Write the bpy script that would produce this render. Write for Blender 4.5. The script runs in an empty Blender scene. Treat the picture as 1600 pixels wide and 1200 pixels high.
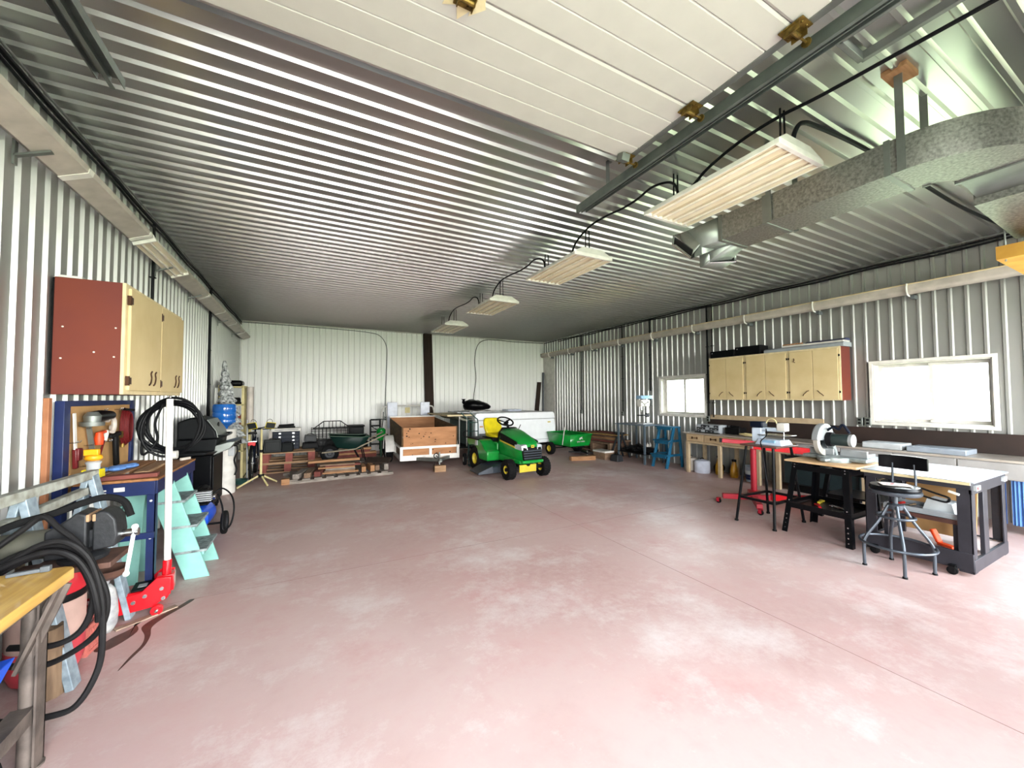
import bpy, bmesh, math, random
from mathutils import Vector, Matrix, Euler
random.seed(7)
PI = math.pi
sc = bpy.context.scene
C = sc.collection

# ---------------------------------------------------------------- camera
H = 3.58
XL, XR, YB, YF = -1.6, 7.6, 12.0, -0.9
def make_camera():
    y, p, r = (math.radians(v) for v in (27.6, 2.0, -0.25))
    F = Vector((math.sin(y)*math.cos(p), math.cos(y)*math.cos(p), math.sin(p)))
    R0 = Vector((math.cos(y), -math.sin(y), 0)); U0 = R0.cross(F)
    R = R0*math.cos(r)+U0*math.sin(r); U = U0*math.cos(r)-R0*math.sin(r)
    cd = bpy.data.cameras.new('camera'); co = bpy.data.objects.new('camera', cd); C.objects.link(co)
    m = Matrix((R, U, -F)).transposed().to_4x4(); m.translation = (0, 0, 1.55)
    co.matrix_world = m
    cd.sensor_fit = 'HORIZONTAL'; cd.sensor_width = 36; cd.lens = 605/1600*36; cd.clip_start = .02; cd.clip_end = 300
    sc.camera = co
make_camera()

# ---------------------------------------------------------------- daylight
sc.view_settings.view_transform = 'Standard'; sc.view_settings.look = 'None'
sc.view_settings.gamma = 1; sc.view_settings.use_curve_mapping = False
sc.view_settings.exposure = 2.65
w = bpy.data.worlds.new('sky'); sc.world = w; w.use_nodes = True
nt = w.node_tree; nt.nodes.clear()
out = nt.nodes.new('ShaderNodeOutputWorld'); bg = nt.nodes.new('ShaderNodeBackground')
tc = nt.nodes.new('ShaderNodeTexCoord'); sp = nt.nodes.new('ShaderNodeSeparateXYZ'); cr = nt.nodes.new('ShaderNodeValToRGB')
cr.color_ramp.elements[0].position = 0.0; cr.color_ramp.elements[0].color = (1, .985, .95, 1)
cr.color_ramp.elements[1].position = .55; cr.color_ramp.elements[1].color = (.34, .41, .48, 1)
nt.links.new(tc.outputs['Generated'], sp.inputs[0]); nt.links.new(sp.outputs['Z'], cr.inputs[0])
nt.links.new(cr.outputs[0], bg.inputs[0])
# brighter sky on the side the two windows look out to
mr = nt.nodes.new('ShaderNodeMapRange'); mr.inputs[1].default_value = -.2; mr.inputs[2].default_value = .9; mr.inputs[3].default_value = 6.0; mr.inputs[4].default_value = 7.0
nt.links.new(sp.outputs['X'], mr.inputs[0]); nt.links.new(mr.outputs[0], bg.inputs[1])
nt.links.new(bg.outputs[0], out.inputs[0])
def portal(name, loc, size, direction):
    l = bpy.data.lights.new(name, 'AREA'); l.shape = 'RECTANGLE'; l.size, l.size_y = size
    l.cycles.is_portal = True
    o = bpy.data.objects.new(name, l); C.objects.link(o); o.location = loc
    o.rotation_euler = Vector(direction).to_track_quat('-Z', 'Y').to_euler()
# the two open overhead doors in the front wall behind the camera and the two windows let the daylight in
portal('door_daylight', (.62, -1.07, 1.52), (3.1, 3.05), (0, 1, 0))
portal('door_daylight', (5.65, -1.07, 1.52), (2.7, 3.05), (0, 1, 0))
W1 = (5.50, 6.68, 1.14, 2.0)
W2 = (1.50, 2.66, 1.16, 2.03)
for wn in (W1, W2):
    portal('window_daylight', (7.85, (wn[0]+wn[1])/2, (wn[2]+wn[3])/2), (wn[1]-wn[0], wn[3]-wn[2]), (-1, 0, 0))
# sun high outside, over the gravel apron in front of the door
sl = bpy.data.lights.new('sun', 'SUN'); sl.energy = 9; sl.angle = .02; sl.color = (1, .95, .87)
so = bpy.data.objects.new('sun', sl); C.objects.link(so); so.rotation_euler = Euler((math.radians(-28), math.radians(22), 0))
sc.cycles.max_bounces = 16; sc.cycles.diffuse_bounces = 12; sc.cycles.glossy_bounces = 8
sc.cycles.caustics_reflective = False; sc.cycles.caustics_refractive = False
sc.cycles.sample_clamp_indirect = 10

# ---------------------------------------------------------------- materials
def _pb(name):
    m = bpy.data.materials.new(name); m.use_nodes = True
    return m, m.node_tree, m.node_tree.nodes['Principled BSDF']
def lin(c):
    if isinstance(c, str):
        c = tuple(int(c[i:i+2], 16)/255 for i in (0, 2, 4))
        c = tuple(v/12.92 if v <= .04045 else ((v+.055)/1.055)**2.4 for v in c)
    return c
def mat(name, col, rough=.5, metal=0, var=.12, scale=8, bump=0, bscale=60, col2=None, stretch=None, coat=0, spec=.35, detail=4):
    m, t, p = _pb(name); col = lin(col)
    if max(col) < .02 and not coat: spec = .15
    p.inputs['Roughness'].default_value = rough; p.inputs['Metallic'].default_value = metal
    p.inputs['Specular IOR Level'].default_value = spec
    if coat: p.inputs['Coat Weight'].default_value = coat
    tc = t.nodes.new('ShaderNodeTexCoord'); mp = t.nodes.new('ShaderNodeMapping')
    t.links.new(tc.outputs['Object'], mp.inputs[0])
    if stretch: mp.inputs['Scale'].default_value = stretch
    nz = t.nodes.new('ShaderNodeTexNoise'); nz.inputs['Scale'].default_value = scale; nz.inputs['Detail'].default_value = detail
    t.links.new(mp.outputs[0], nz.inputs[0])
    r = t.nodes.new('ShaderNodeValToRGB')
    c2 = lin(col2) if col2 else tuple(v*(1-var*2) for v in col)
    r.color_ramp.elements[0].position = .3; r.color_ramp.elements[1].position = .7
    r.color_ramp.elements[0].color = (*c2, 1); r.color_ramp.elements[1].color = (*col, 1)
    t.links.new(nz.outputs['Fac'], r.inputs[0]); t.links.new(r.outputs[0], p.inputs['Base Color'])
    if bump:
        n2 = t.nodes.new('ShaderNodeTexNoise'); n2.inputs['Scale'].default_value = bscale
        t.links.new(mp.outputs[0], n2.inputs[0])
        b = t.nodes.new('ShaderNodeBump'); b.inputs['Strength'].default_value = bump; b.inputs['Distance'].default_value = .01
        t.links.new(n2.outputs['Fac'], b.inputs['Height']); t.links.new(b.outputs[0], p.inputs['Normal'])
    return m
def steel_liner(name, LM, LR, LC):
    m, t, p = _pb(name)
    p.inputs['Metallic'].default_value = LM; p.inputs['Roughness'].default_value = LR
    tc = t.nodes.new('ShaderNodeTexCoord'); nz = t.nodes.new('ShaderNodeTexNoise')
    nz.inputs['Scale'].default_value = 1.3; nz.inputs['Detail'].default_value = 5
    t.links.new(tc.outputs['Object'], nz.inputs[0])
    r = t.nodes.new('ShaderNodeValToRGB')
    r.color_ramp.elements[0].color = (LC*.93, LC*.94, LC*.90, 1); r.color_ramp.elements[1].color = (LC, LC, LC*.97, 1)
    t.links.new(nz.outputs['Fac'], r.inputs[0]); t.links.new(r.outputs[0], p.inputs['Base Color'])
    return m
def concrete():
    m, t, p = _pb('red stained concrete')
    tc = t.nodes.new('ShaderNodeTexCoord')
    def noise(s, d=6, ro=.6):
        n = t.nodes.new('ShaderNodeTexNoise'); n.inputs['Scale'].default_value = s; n.inputs['Detail'].default_value = d
        n.inputs['Roughness'].default_value = ro; t.links.new(tc.outputs['Object'], n.inputs[0]); return n
    def ramp(n, a, b, ca, cb):
        r = t.nodes.new('ShaderNodeValToRGB'); r.color_ramp.elements[0].position = a; r.color_ramp.elements[1].position = b
        r.color_ramp.elements[0].color = (*ca, 1); r.color_ramp.elements[1].color = (*cb, 1)
        t.links.new(n.outputs['Fac'], r.inputs[0]); return r
    def mix(f, a, b):
        x = t.nodes.new('ShaderNodeMix'); x.data_type = 'RGBA'
        if isinstance(f, float): x.inputs[0].default_value = f
        else: t.links.new(f, x.inputs[0])
        for s, v in ((6, a), (7, b)):
            if isinstance(v, tuple): x.inputs[s].default_value = (*v, 1)
            else: t.links.new(v, x.inputs[s])
        return x.outputs[2]
    base = ramp(noise(.55, 8, .62), .38, .66, (.41, .25, .225), (.58, .465, .425))
    fine = ramp(noise(14, 8, .7), .3, .75, (0, 0, 0), (1, 1, 1))
    c = mix(fine.outputs[0], base.outputs[0], (.50, .35, .32))
    red = ramp(noise(1.1, 8, .66), .48, .72, (0, 0, 0), (.8, .8, .8))
    c = mix(red.outputs[0], c, (.45, .24, .22))
    sc1 = ramp(noise(.9, 10, .76), .50, .68, (0, 0, 0), (.75, .75, .75))
    c = mix(sc1.outputs[0], c, (.64, .58, .55))
    # dusty scuff speckles
    sc2 = ramp(noise(3.1, 10, .8), .60, .8, (0, 0, 0), (.45, .45, .45))
    c = mix(sc2.outputs[0], c, (.76, .70, .68))
    t.links.new(c, p.inputs['Base Color'])
    rr = ramp(noise(2.2, 6), .3, .75, (.38, .38, .38), (.62, .62, .62)); t.links.new(rr.outputs[0], p.inputs['Roughness'])
    p.inputs['Specular IOR Level'].default_value = .4
    b = t.nodes.new('ShaderNodeBump'); b.inputs['Strength'].default_value = .12; b.inputs['Distance'].default_value = .004
    t.links.new(noise(35, 6).outputs['Fac'], b.inputs['Height']); t.links.new(b.outputs[0], p.inputs['Normal'])
    return m
def glass():
    m, t, p = _pb('window glass'); t.nodes.remove(p)
    o = t.nodes['Material Output']; tr = t.nodes.new('ShaderNodeBsdfTransparent'); g = t.nodes.new('ShaderNodeBsdfGlossy')
    g.inputs['Roughness'].default_value = .02; mx = t.nodes.new('ShaderNodeMixShader'); fr = t.nodes.new('ShaderNodeFresnel')
    t.links.new(fr.outputs[0], mx.inputs[0]); t.links.new(tr.outputs[0], mx.inputs[1]); t.links.new(g.outputs[0], mx.inputs[2])
    t.links.new(mx.outputs[0], o.inputs[0]); tr.inputs[0].default_value = (.95, .98, .97, 1)
    return m
MT = {}
MT['liner'] = steel_liner('ribbed steel wall liner', .78, .42, .42); MT['ceil'] = steel_liner('ribbed galvalume ceiling', .92, .3, .6); MT['backliner'] = steel_liner('painted white liner', .05, .5, .93); MT['concrete'] = concrete(); MT['glass'] = glass()
for k, a in dict(
    white=dict(col='d9d6cf', rough=.45), cream=dict(col='c3bab0', rough=.45), bright=dict(col='f2efe8', rough=.35),
    groove=dict(col='8a6a62', rough=.9), gravel=dict(col=(.62, .58, .52), col2=(.38, .35, .3), rough=.95, scale=30),
    lawn=dict(col=(.34, .40, .24), col2=(.24, .3, .16), rough=.95, scale=3), exterior=dict(col='9aa39c', rough=.6), timber=dict(col='33241a', col2='1c130d', rough=.8, scale=3, stretch=(8, 8, .5)),
    galv=dict(col=(.36, .36, .33), col2=(.18, .18, .17), metal=.85, rough=.45, scale=60, detail=3, bump=.08),
    galv_plain=dict(col='8d928e', metal=.8, rough=.45), chrome=dict(col='c9cbcc', metal=1, rough=.22),
    black=dict(col='0c0c0e', rough=.55, var=.2), blackgloss=dict(col='08090c', rough=.3), rubber=dict(col='101011', rough=.85, bump=.2),
    hose=dict(col='1b1a1b', rough=.5, var=.2, scale=20), cable=dict(col='0e0f12', rough=.5),
    grey=dict(col='5f6468', rough=.5), darkgrey=dict(col='23262a', rough=.5), lightgrey=dict(col='b9bdbf', rough=.5),
    doorwhite=dict(col='bab8b0', rough=.6, var=.03), brass=dict(col='8a7138', col2='4a3a1a', metal=.7, rough=.5, scale=30),
    navy=dict(col='13224e', rough=.4), blue=dict(col='1550c8', rough=.3), teal=dict(col='125a7c', col2='0e4661', rough=.5),
    mint=dict(col='7fb3a9', col2='6fa198', rough=.6), worn=dict(col='8d9897', col2='50585a', rough=.85, scale=25),
    green=dict(col='128a35', col2='0d7a2c', rough=.3, coat=.3), darkgreen=dict(col='12391f', rough=.4),
    yellow=dict(col='e8d41a', rough=.35), deckyellow=dict(col='d3bd3a', rough=.5), straw=dict(col='cdc08c', rough=.6),
    red=dict(col='d2101c', col2='b80d18', rough=.3, coat=.3), pinkred=dict(col='a81f30', rough=.4), oldred=dict(col='a9473a', col2='8d3a30', rough=.6),
    cabred=dict(col='6b3020', col2='602a24', rough=.65, scale=2), tan=dict(col='cdb98e', col2='bfa97d', rough=.6, scale=3),
    tanlight=dict(col='dccaa0', rough=.6), benchtan=dict(col='b3a083', col2='a08c70', rough=.7), particle=dict(col='a98752', col2='8b6c3e', rough=.9, scale=60),
    maple=dict(col='cfa95a', col2='a9803e', rough=.45, scale=3, stretch=(10, 1, 10), coat=.2),
    ply=dict(col='b5825a', col2='9a6b48', rough=.75, scale=3, stretch=(1, 1, 4)), plydark=dict(col='6f5537', col2='4e3d28', rough=.8, scale=4, stretch=(1, 1, 6)),
    plank=dict(col='8a6f58', col2='5c4a3e', rough=.85, scale=5, stretch=(1, 8, 8)), plankgrey=dict(col='9a9188', col2='5f5850', rough=.9, scale=5, stretch=(1, 8, 8)),
    plankorange=dict(col='a97f5b', col2='86603f', rough=.8, scale=5, stretch=(1, 8, 8)), plankred=dict(col='7a4239', col2='5c302b', rough=.85, scale=6),
    ruststeel=dict(col='6d625b', col2='463f3b', metal=.35, rough=.6, scale=9, bump=.15), steelblue=dict(col='a7b6c0', col2='77868f', metal=.4, rough=.55, scale=18),
    cast=dict(col='2f3033', col2='232426', metal=.4, rough=.5, scale=30, bump=.1, bscale=60), backboard=dict(col='30231f', col2='1f1815', rough=.55, scale=3),
    stain=dict(col='5a3e33', col2='3a2620', rough=.5, scale=12), dust=dict(col='a38f7d', col2='7c6657', rough=.8, scale=14),
    plasticgrey=dict(col='9da3a8', rough=.5), bluecloth=dict(col='5b84c0', rough=.9), kraft=dict(col='b28a5a', rough=.85),
    bin=dict(col='08080a', rough=.3, bump=.5, bscale=9), flock=dict(col='e9ecec', col2='2b332f', rough=.95, scale=22, bump=.6, bscale=40),
    orange=dict(col='e0481c', rough=.45), jug=dict(col='1b63b5', rough=.15, coat=.5), leaf=dict(col='b9dcb8', col2='9ccf9e', rough=.9, scale=2, bump=.5),
    bark=dict(col='5a4a3c', rough=.95), canvas=dict(col='8a8a7a', rough=.9), whiteboard=dict(col='8f97a1', rough=.35), screen=dict(col='15181c', rough=.1), lens=dict(col='aeb5ba', rough=.15, coat=.5),
    ).items():
    MT[k] = mat(k, **a)

MT['rust'] = mat('rust bloom', 'cbbd92', col2='d9cda6', rough=.7, scale=18)
MT['galv_dark'] = mat('dull galvanized track', '6f7672', metal=.7, rough=.5, scale=12)
MT['reflector'] = mat('white reflector enamel', 'e9e0cc', rough=.3, scale=3, col2='e0d2b4')
MT['tube'] = mat('fluorescent tube', 'f7efe0', rough=.2); _t = MT['tube'].node_tree.nodes['Principled BSDF']; _t.inputs['Emission Color'].default_value = (1, .86, .66, 1); _t.inputs['Emission Strength'].default_value = 0
MT['platyellow'] = mat('yellowed plywood', 'd9a94a', col2='b98534', rough=.7, scale=4); MT['heaterbrown'] = mat('brown enamel', '3b2a2c', rough=.5)
MT['hinge_brown'] = mat('dark bronze', '4a3020', metal=.6, rough=.45)
MT['benchtop'] = mat('bench top', 'a49c92', col2='8b8279', rough=.35, scale=5); MT['drawerface'] = mat('drawer face', 'b59d7c', col2='a08868', rough=.6, scale=4)
MT['apronwhite'] = mat('aged white paint', '9a9896', col2='858381', rough=.6, scale=4)
MT['bluewhite'] = mat('white enamel', 'cdd3e2', rough=.25)
MT['bluewhite2'] = MT['bluewhite']
MT['gold'] = mat('yellow cloth', 'd8a51c', col2='a87a10', rough=.7, scale=14); MT['gold2'] = mat('amber plastic', 'b88420', col2='7a5416', rough=.3, scale=10)
MT['cabdark'] = mat('dark green enamel', '1c2b2e', rough=.5)
MT['steelleg'] = mat('grey painted angle steel', '6d7d8a', metal=.5, rough=.45); MT['skyblue'] = mat('pale blue enamel', '8fb6d6', rough=.35)
MT['walnut'] = mat('dark laminated board', '5c3b33', col2='472c26', rough=.4, scale=6); MT['skywhite'] = mat('pale blue-white enamel', 'c9d6e6', rough=.35); MT['navydark'] = mat('dark navy plastic', '0d1626', rough=.4)
MT['benchwood'] = mat('sanded particle board', 'd9b78c', col2='b8946a', rough=.6, scale=9)
MT['alu'] = mat('cast aluminium', '9ba3a3', col2='7c8484', metal=.5, rough=.45, scale=20); MT['alulight'] = mat('pale aluminium', 'a9adb0', metal=.35, rough=.4); MT['guardclear'] = mat('smoked guard', 'a8a49c', rough=.3); MT['motorgreen'] = mat('dark motor housing', '24302f', rough=.45)
MT['frameblack'] = mat('worn black steel', '35343b', col2='2a2a30', rough=.45, metal=.3, scale=8); MT['pinkboard'] = mat('pale shelf board', 'c9b3ac', rough=.5)
MT['stoolgrey'] = mat('grey hammered steel', '4c525a', metal=.5, rough=.4)
MT['pinkred2'] = MT['pinkred']
MT['palletwood'] = mat('pallet deck wood', 'a98868', col2='7f6349', rough=.85, scale=5, stretch=(1, 8, 8)); MT['palletblock'] = mat('reddish pallet block', '93534a', col2='74403a', rough=.85, scale=8)
MT['blackgreen'] = mat('black-green plastic', '0f1415', rough=.45)
MT['barrowgreen'] = mat('dark green tray', '0f2622', rough=.4); MT['handlewood'] = mat('weathered handle wood', '8f8572', col2='6f6656', rough=.8)
MT['camperwhite'] = mat('camper white', 'f0f4f6', rough=.35, var=.03); MT['canvas2'] = mat('grey-green end panel', '5d6d68', rough=.7)
MT['darkteal'] = mat('dark teal tube', '24443f', rough=.4)
MT['deckgrey'] = mat('slate grey plastic', '3c434c', rough=.4)
MT['bbqblack'] = mat('barbecue enamel', '131517', rough=.4)
MT['copperwood'] = mat('orange-brown wood strip', 'a8714f', col2='8c5b3d', rough=.6)
MT['darkred'] = mat('dark red plastic', '5e1417', rough=.4)
MT['walnutlight'] = mat('brown bench board', '9a6a3e', col2='6d4628', rough=.6, scale=5, stretch=(6, 1, 6))
MT['amber'] = mat('amber yellow plastic', 'f0a81a', rough=.4)
MT['steelworn'] = mat('worn painted beam', 'a9aca4', col2='77756a', rough=.75, scale=14)
MT['castolive'] = mat('worn olive cast iron', '5d5c50', col2='3d3d39', metal=.3, rough=.5, scale=7); MT['rustplate'] = mat('rust brown plate', '5c4035', col2='3f2c26', rough=.7, scale=10)
MT['oldred2'] = mat('faded red enamel', 'c0434c', rough=.4); MT['red2'] = mat('red enamel cap', 'c42632', rough=.3); MT['dustpink'] = mat('beige-pink enamel', 'b99a90', rough=.5); MT['cratepink'] = mat('faded pink crate', 'b8665c', rough=.6)
MT['bagwhite'] = mat('grey-white cloth', 'b4b4b2', col2='85878a', rough=.9, scale=20); MT['logwood'] = mat('split log', '7d6650', col2='3c2d22', rough=.9, scale=6, stretch=(4, 4, .6)); MT['bark2'] = mat('dark bark', '4a3d33', col2='2a221d', rough=.95, scale=10)

# ---------------------------------------------------------------- mesh helpers
def rotm(rot): return Euler(rot).to_matrix().to_4x4()
class MB:
    def __init__(s, M=None): s.bm = bmesh.new(); s.M = M or Matrix.Identity(4)
    def _add(s, vs, fs, M=None):
        T = s.M @ M if M is not None else s.M
        v = [s.bm.verts.new(T @ Vector(p)) for p in vs]
        for f in fs:
            try: s.bm.faces.new([v[i] for i in f])
            except ValueError: pass
        return s
    def box(s, c, d, rot=None, taper=1.0):
        x, y, z = (k/2 for k in d); t = taper
        vs = [(-x, -y, -z), (x, -y, -z), (x, y, -z), (-x, y, -z), (-x*t, -y*t, z), (x*t, -y*t, z), (x*t, y*t, z), (-x*t, y*t, z)]
        M = Matrix.Translation(c) @ (rotm(rot) if rot else Matrix.Identity(4))
        return s._add(vs, [(0, 3, 2, 1), (4, 5, 6, 7), (0, 1, 5, 4), (1, 2, 6, 5), (2, 3, 7, 6), (3, 0, 4, 7)], M)
    def b2(s, p, q): return s.box([(a+b)/2 for a, b in zip(p, q)], [abs(b-a) for a, b in zip(p, q)])
    def bar(s, p, q, w, h=None, up=(0, 0, 1)):
        p, q = Vector(p), Vector(q); h = h or w; d = (q-p); L = d.length; d.normalize(); up = Vector(up)
        if abs(d.dot(up)) > .98: up = Vector((1, 0, 0)) if abs(d.x) < .9 else Vector((0, 1, 0))
        a = d.cross(up).normalized(); b = a.cross(d)
        M = Matrix((a, d, b)).transposed().to_4x4(); M.translation = (p+q)/2
        x, y, z = w/2, L/2, h/2
        vs = [(-x, -y, -z), (x, -y, -z), (x, y, -z), (-x, y, -z), (-x, -y, z), (x, -y, z), (x, y, z), (-x, y, z)]
        return s._add(vs, [(0, 3, 2, 1), (4, 5, 6, 7), (0, 1, 5, 4), (1, 2, 6, 5), (2, 3, 7, 6), (3, 0, 4, 7)], M)
    def tube(s, pts, r, n=8, closed=False, r2=None):
        pts = [Vector(p) for p in pts]; N = len(pts); rings = []; prev = None
        for i, p in enumerate(pts):
            a = pts[(i-1) % N] if (closed or i) else pts[i]; b = pts[(i+1) % N] if (closed or i < N-1) else pts[i]
            d = (b-a).normalized()
            if prev is None:
                u = Vector((0, 0, 1)) if abs(d.z) < .9 else Vector((1, 0, 0)); u = (u-d*u.dot(d)).normalized()
            else:
                u = prev-d*prev.dot(d); u = u.normalized() if u.length > 1e-6 else d.orthogonal().normalized()
            prev = u; v = d.cross(u); rr = r if r2 is None else r+(r2-r)*i/max(1, N-1)
            rings.append([s.bm.verts.new(s.M @ (p+(u*math.cos(2*PI*k/n)+v*math.sin(2*PI*k/n))*rr)) for k in range(n)])
        for i in range(N if closed else N-1):
            A, B = rings[i], rings[(i+1) % N]
            for k in range(n): s.bm.faces.new((A[k], A[(k+1) % n], B[(k+1) % n], B[k]))
        if not closed: s.bm.faces.new(rings[0][::-1]); s.bm.faces.new(rings[-1])
        return s
    def cyl(s, p, q, r, n=16, r2=None): return s.tube([p, q], r, n, r2=r2)
    def lathe(s, prof, c=(0, 0, 0), axis='Z', n=24, M=None, sx=1, sy=1):
        T = Matrix.Translation(c)
        if axis == 'X': T = T @ Matrix.Rotation(PI/2, 4, 'Y')
        if axis == 'Y': T = T @ Matrix.Rotation(-PI/2, 4, 'X')
        if M is not None: T = T @ M
        T = s.M @ T; rings = []
        for r, z in prof:
            if r < 1e-6: rings.append([s.bm.verts.new(T @ Vector((0, 0, z)))])
            else: rings.append([s.bm.verts.new(T @ Vector((sx*r*math.cos(2*PI*k/n), sy*r*math.sin(2*PI*k/n), z))) for k in range(n)])
        for A, B in zip(rings, rings[1:]):
            for k in range(n):
                k2 = (k+1) % n
                if len(A) == 1 and len(B) == 1: break
                if len(A) == 1: s.bm.faces.new((A[0], B[k2], B[k]))
                elif len(B) == 1: s.bm.faces.new((A[k], A[k2], B[0]))
                else: s.bm.faces.new((A[k], A[k2], B[k2], B[k]))
        for A in (rings[0], rings[-1]) if prof[0] != prof[-1] else ():
            if len(A) > 2:
                try: s.bm.faces.new(A)
                except ValueError: pass
        return s
    def prism(s, poly, axis, a, b):
        def P(u, v, t): return {'X': (t, u, v), 'Y': (u, t, v), 'Z': (u, v, t)}[axis]
        n = len(poly); vs = [P(u, v, a) for u, v in poly]+[P(u, v, b) for u, v in poly]
        return s._add(vs, [tuple(range(n))[::-1], tuple(range(n, 2*n))]+[(i, (i+1) % n, n+(i+1) % n, n+i) for i in range(n)])
    def loft(s, secs, cap=True):
        rings = [[s.bm.verts.new(s.M @ Vector(p)) for p in sec] for sec in secs]; n = len(rings[0])
        for A, B in zip(rings, rings[1:]):
            for k in range(n): s.bm.faces.new((A[k], A[(k+1) % n], B[(k+1) % n], B[k]))
        if cap: s.bm.faces.new(rings[0][::-1]); s.bm.faces.new(rings[-1])
        return s
    def ball(s, c, r, n=14, sc_=(1, 1, 1)):
        m = n//2+1; prof = [(math.sin(PI*i/m)*r, -math.cos(PI*i/m)*r) for i in range(m+1)]; prof[0] = (0, -r); prof[-1] = (0, r)
        return s.lathe(prof, c, n=n, M=Matrix.Diagonal((*sc_, 1)))
    def build(s, name, m, parent=None, bev=0, ang=35, loc=None, solid=0, sub=0):
        bmesh.ops.recalc_face_normals(s.bm, faces=s.bm.faces)
        me = bpy.data.meshes.new(name); s.bm.to_mesh(me); s.bm.free()
        me.materials.append(MT[m] if isinstance(m, str) else m)
        me.shade_smooth(); me.set_sharp_from_angle(angle=math.radians(ang))
        o = bpy.data.objects.new(name, me); C.objects.link(o)
        if parent: o.parent = parent
        if loc: o.location = loc
        if solid: d = o.modifiers.new('thick', 'SOLIDIFY'); d.thickness = solid; d.offset = 0
        if bev: d = o.modifiers.new('edge', 'BEVEL'); d.width = bev; d.segments = 2; d.limit_method = 'ANGLE'; d.harden_normals = False
        if sub: d = o.modifiers.new('soft', 'SUBSURF'); d.levels = sub; d.render_levels = sub
        return o
def tag(o, label=None, cat=None, group=None, kind=None):
    if label: o['label'] = label
    if cat: o['category'] = cat
    if group: o['group'] = group
    if kind: o['kind'] = kind
    return o
def thing(name, label, cat, loc=(0, 0, 0), rz=0, group=None):
    o = bpy.data.objects.new(name, None); C.objects.link(o); o.location = loc; o.rotation_euler = (0, 0, rz)
    o.empty_display_size = .05
    return tag(o, label, cat, group)
def struct(o): o['kind'] = 'structure'; return o
def dup(root, loc, rz=None, label=None, group=None):
    r = root.copy(); C.objects.link(r); r.location = loc
    if rz is not None: r.rotation_euler = (0, 0, rz)
    if label: r['label'] = label
    if group: r['group'] = group
    def rec(a, b):
        for ch in list(a.children):
            c = ch.copy(); C.objects.link(c); c.parent = b; rec(ch, c)
    rec(root, r)
    return r
def arc(c, r, a0, a1, n, plane='XZ', ry=None):
    ry = ry or r; P = []
    for i in range(n+1):
        t = math.radians(a0+(a1-a0)*i/n); u, v = r*math.cos(t), ry*math.sin(t)
        P.append({'XZ': (c[0]+u, c[1], c[2]+v), 'YZ': (c[0], c[1]+u, c[2]+v), 'XY': (c[0]+u, c[1]+v, c[2])}[plane])
    return P
def spline(pts, k=6):
    P = [Vector(p) for p in pts]; P = [P[0]*2-P[1]]+P+[P[-1]*2-P[-2]]; o = []
    for i in range(1, len(P)-2):
        for j in range(k):
            t = j/k; a, b, c, d = P[i-1:i+3]
            o.append(.5*((2*b)+(c-a)*t+(2*a-5*b+4*c-d)*t*t+(-a+3*b-3*c+d)*t**3))
    o.append(P[-2]); return o
def lettering(body, size, m, parent, M, name='lettering', ext=.001):
    cu = bpy.data.curves.new('t', 'FONT'); cu.body = body; cu.size = size; cu.extrude = ext; cu.align_x = 'CENTER'; cu.align_y = 'CENTER'
    to = bpy.data.objects.new('t', cu); C.objects.link(to); dg = bpy.context.evaluated_depsgraph_get()
    me = bpy.data.meshes.new_from_object(to.evaluated_get(dg)); bpy.data.objects.remove(to)
    me.transform(M); me.materials.clear(); me.materials.append(MT[m])
    o = bpy.data.objects.new(name, me); C.objects.link(o); o.parent = parent; return o

# ---------------------------------------------------------------- the building
def ribs(a0, a1, phase, pitch=.15, h=.022, foot=.05, top=.024):
    P = [(a0, 0)]; k = math.ceil((a0-phase)/pitch)
    while phase+k*pitch+foot < a1:
        s0 = phase+k*pitch
        P += [(s0, 0), (s0+(foot-top)/2, h), (s0+(foot+top)/2, h), (s0+foot, 0)]; k += 1
    return P+[(a1, 0)]
def wall_sheet(b, P, face, zr, holes=()):
    # P: profile along the wall; face(t, h, z) gives the point
    for (t0, h0), (t1, h1) in zip(P, P[1:]):
        if t1-t0 < 1e-5: continue
        cuts = [zr]
        for (y0, y1, z0, z1) in holes:
            if y0 < (t0+t1)/2 < y1: cuts = [(zr[0], z0), (z1, zr[1])]
        for za, zb in cuts:
            vs = [face(t0, h0, za), face(t1, h1, za), face(t1, h1, zb), face(t0, h0, zb)]
            b._add(vs, [(0, 1, 2, 3)])
def refine(P, holes):
    for hb in holes:
        for e in hb[:2]:
            for i in range(len(P)-1):
                if P[i][0] < e-1e-6 and P[i+1][0] > e+1e-6:
                    f = (e-P[i][0])/(P[i+1][0]-P[i][0]); P.insert(i+1, (e, P[i][1]+f*(P[i+1][1]-P[i][1]))); break
    return P
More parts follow.
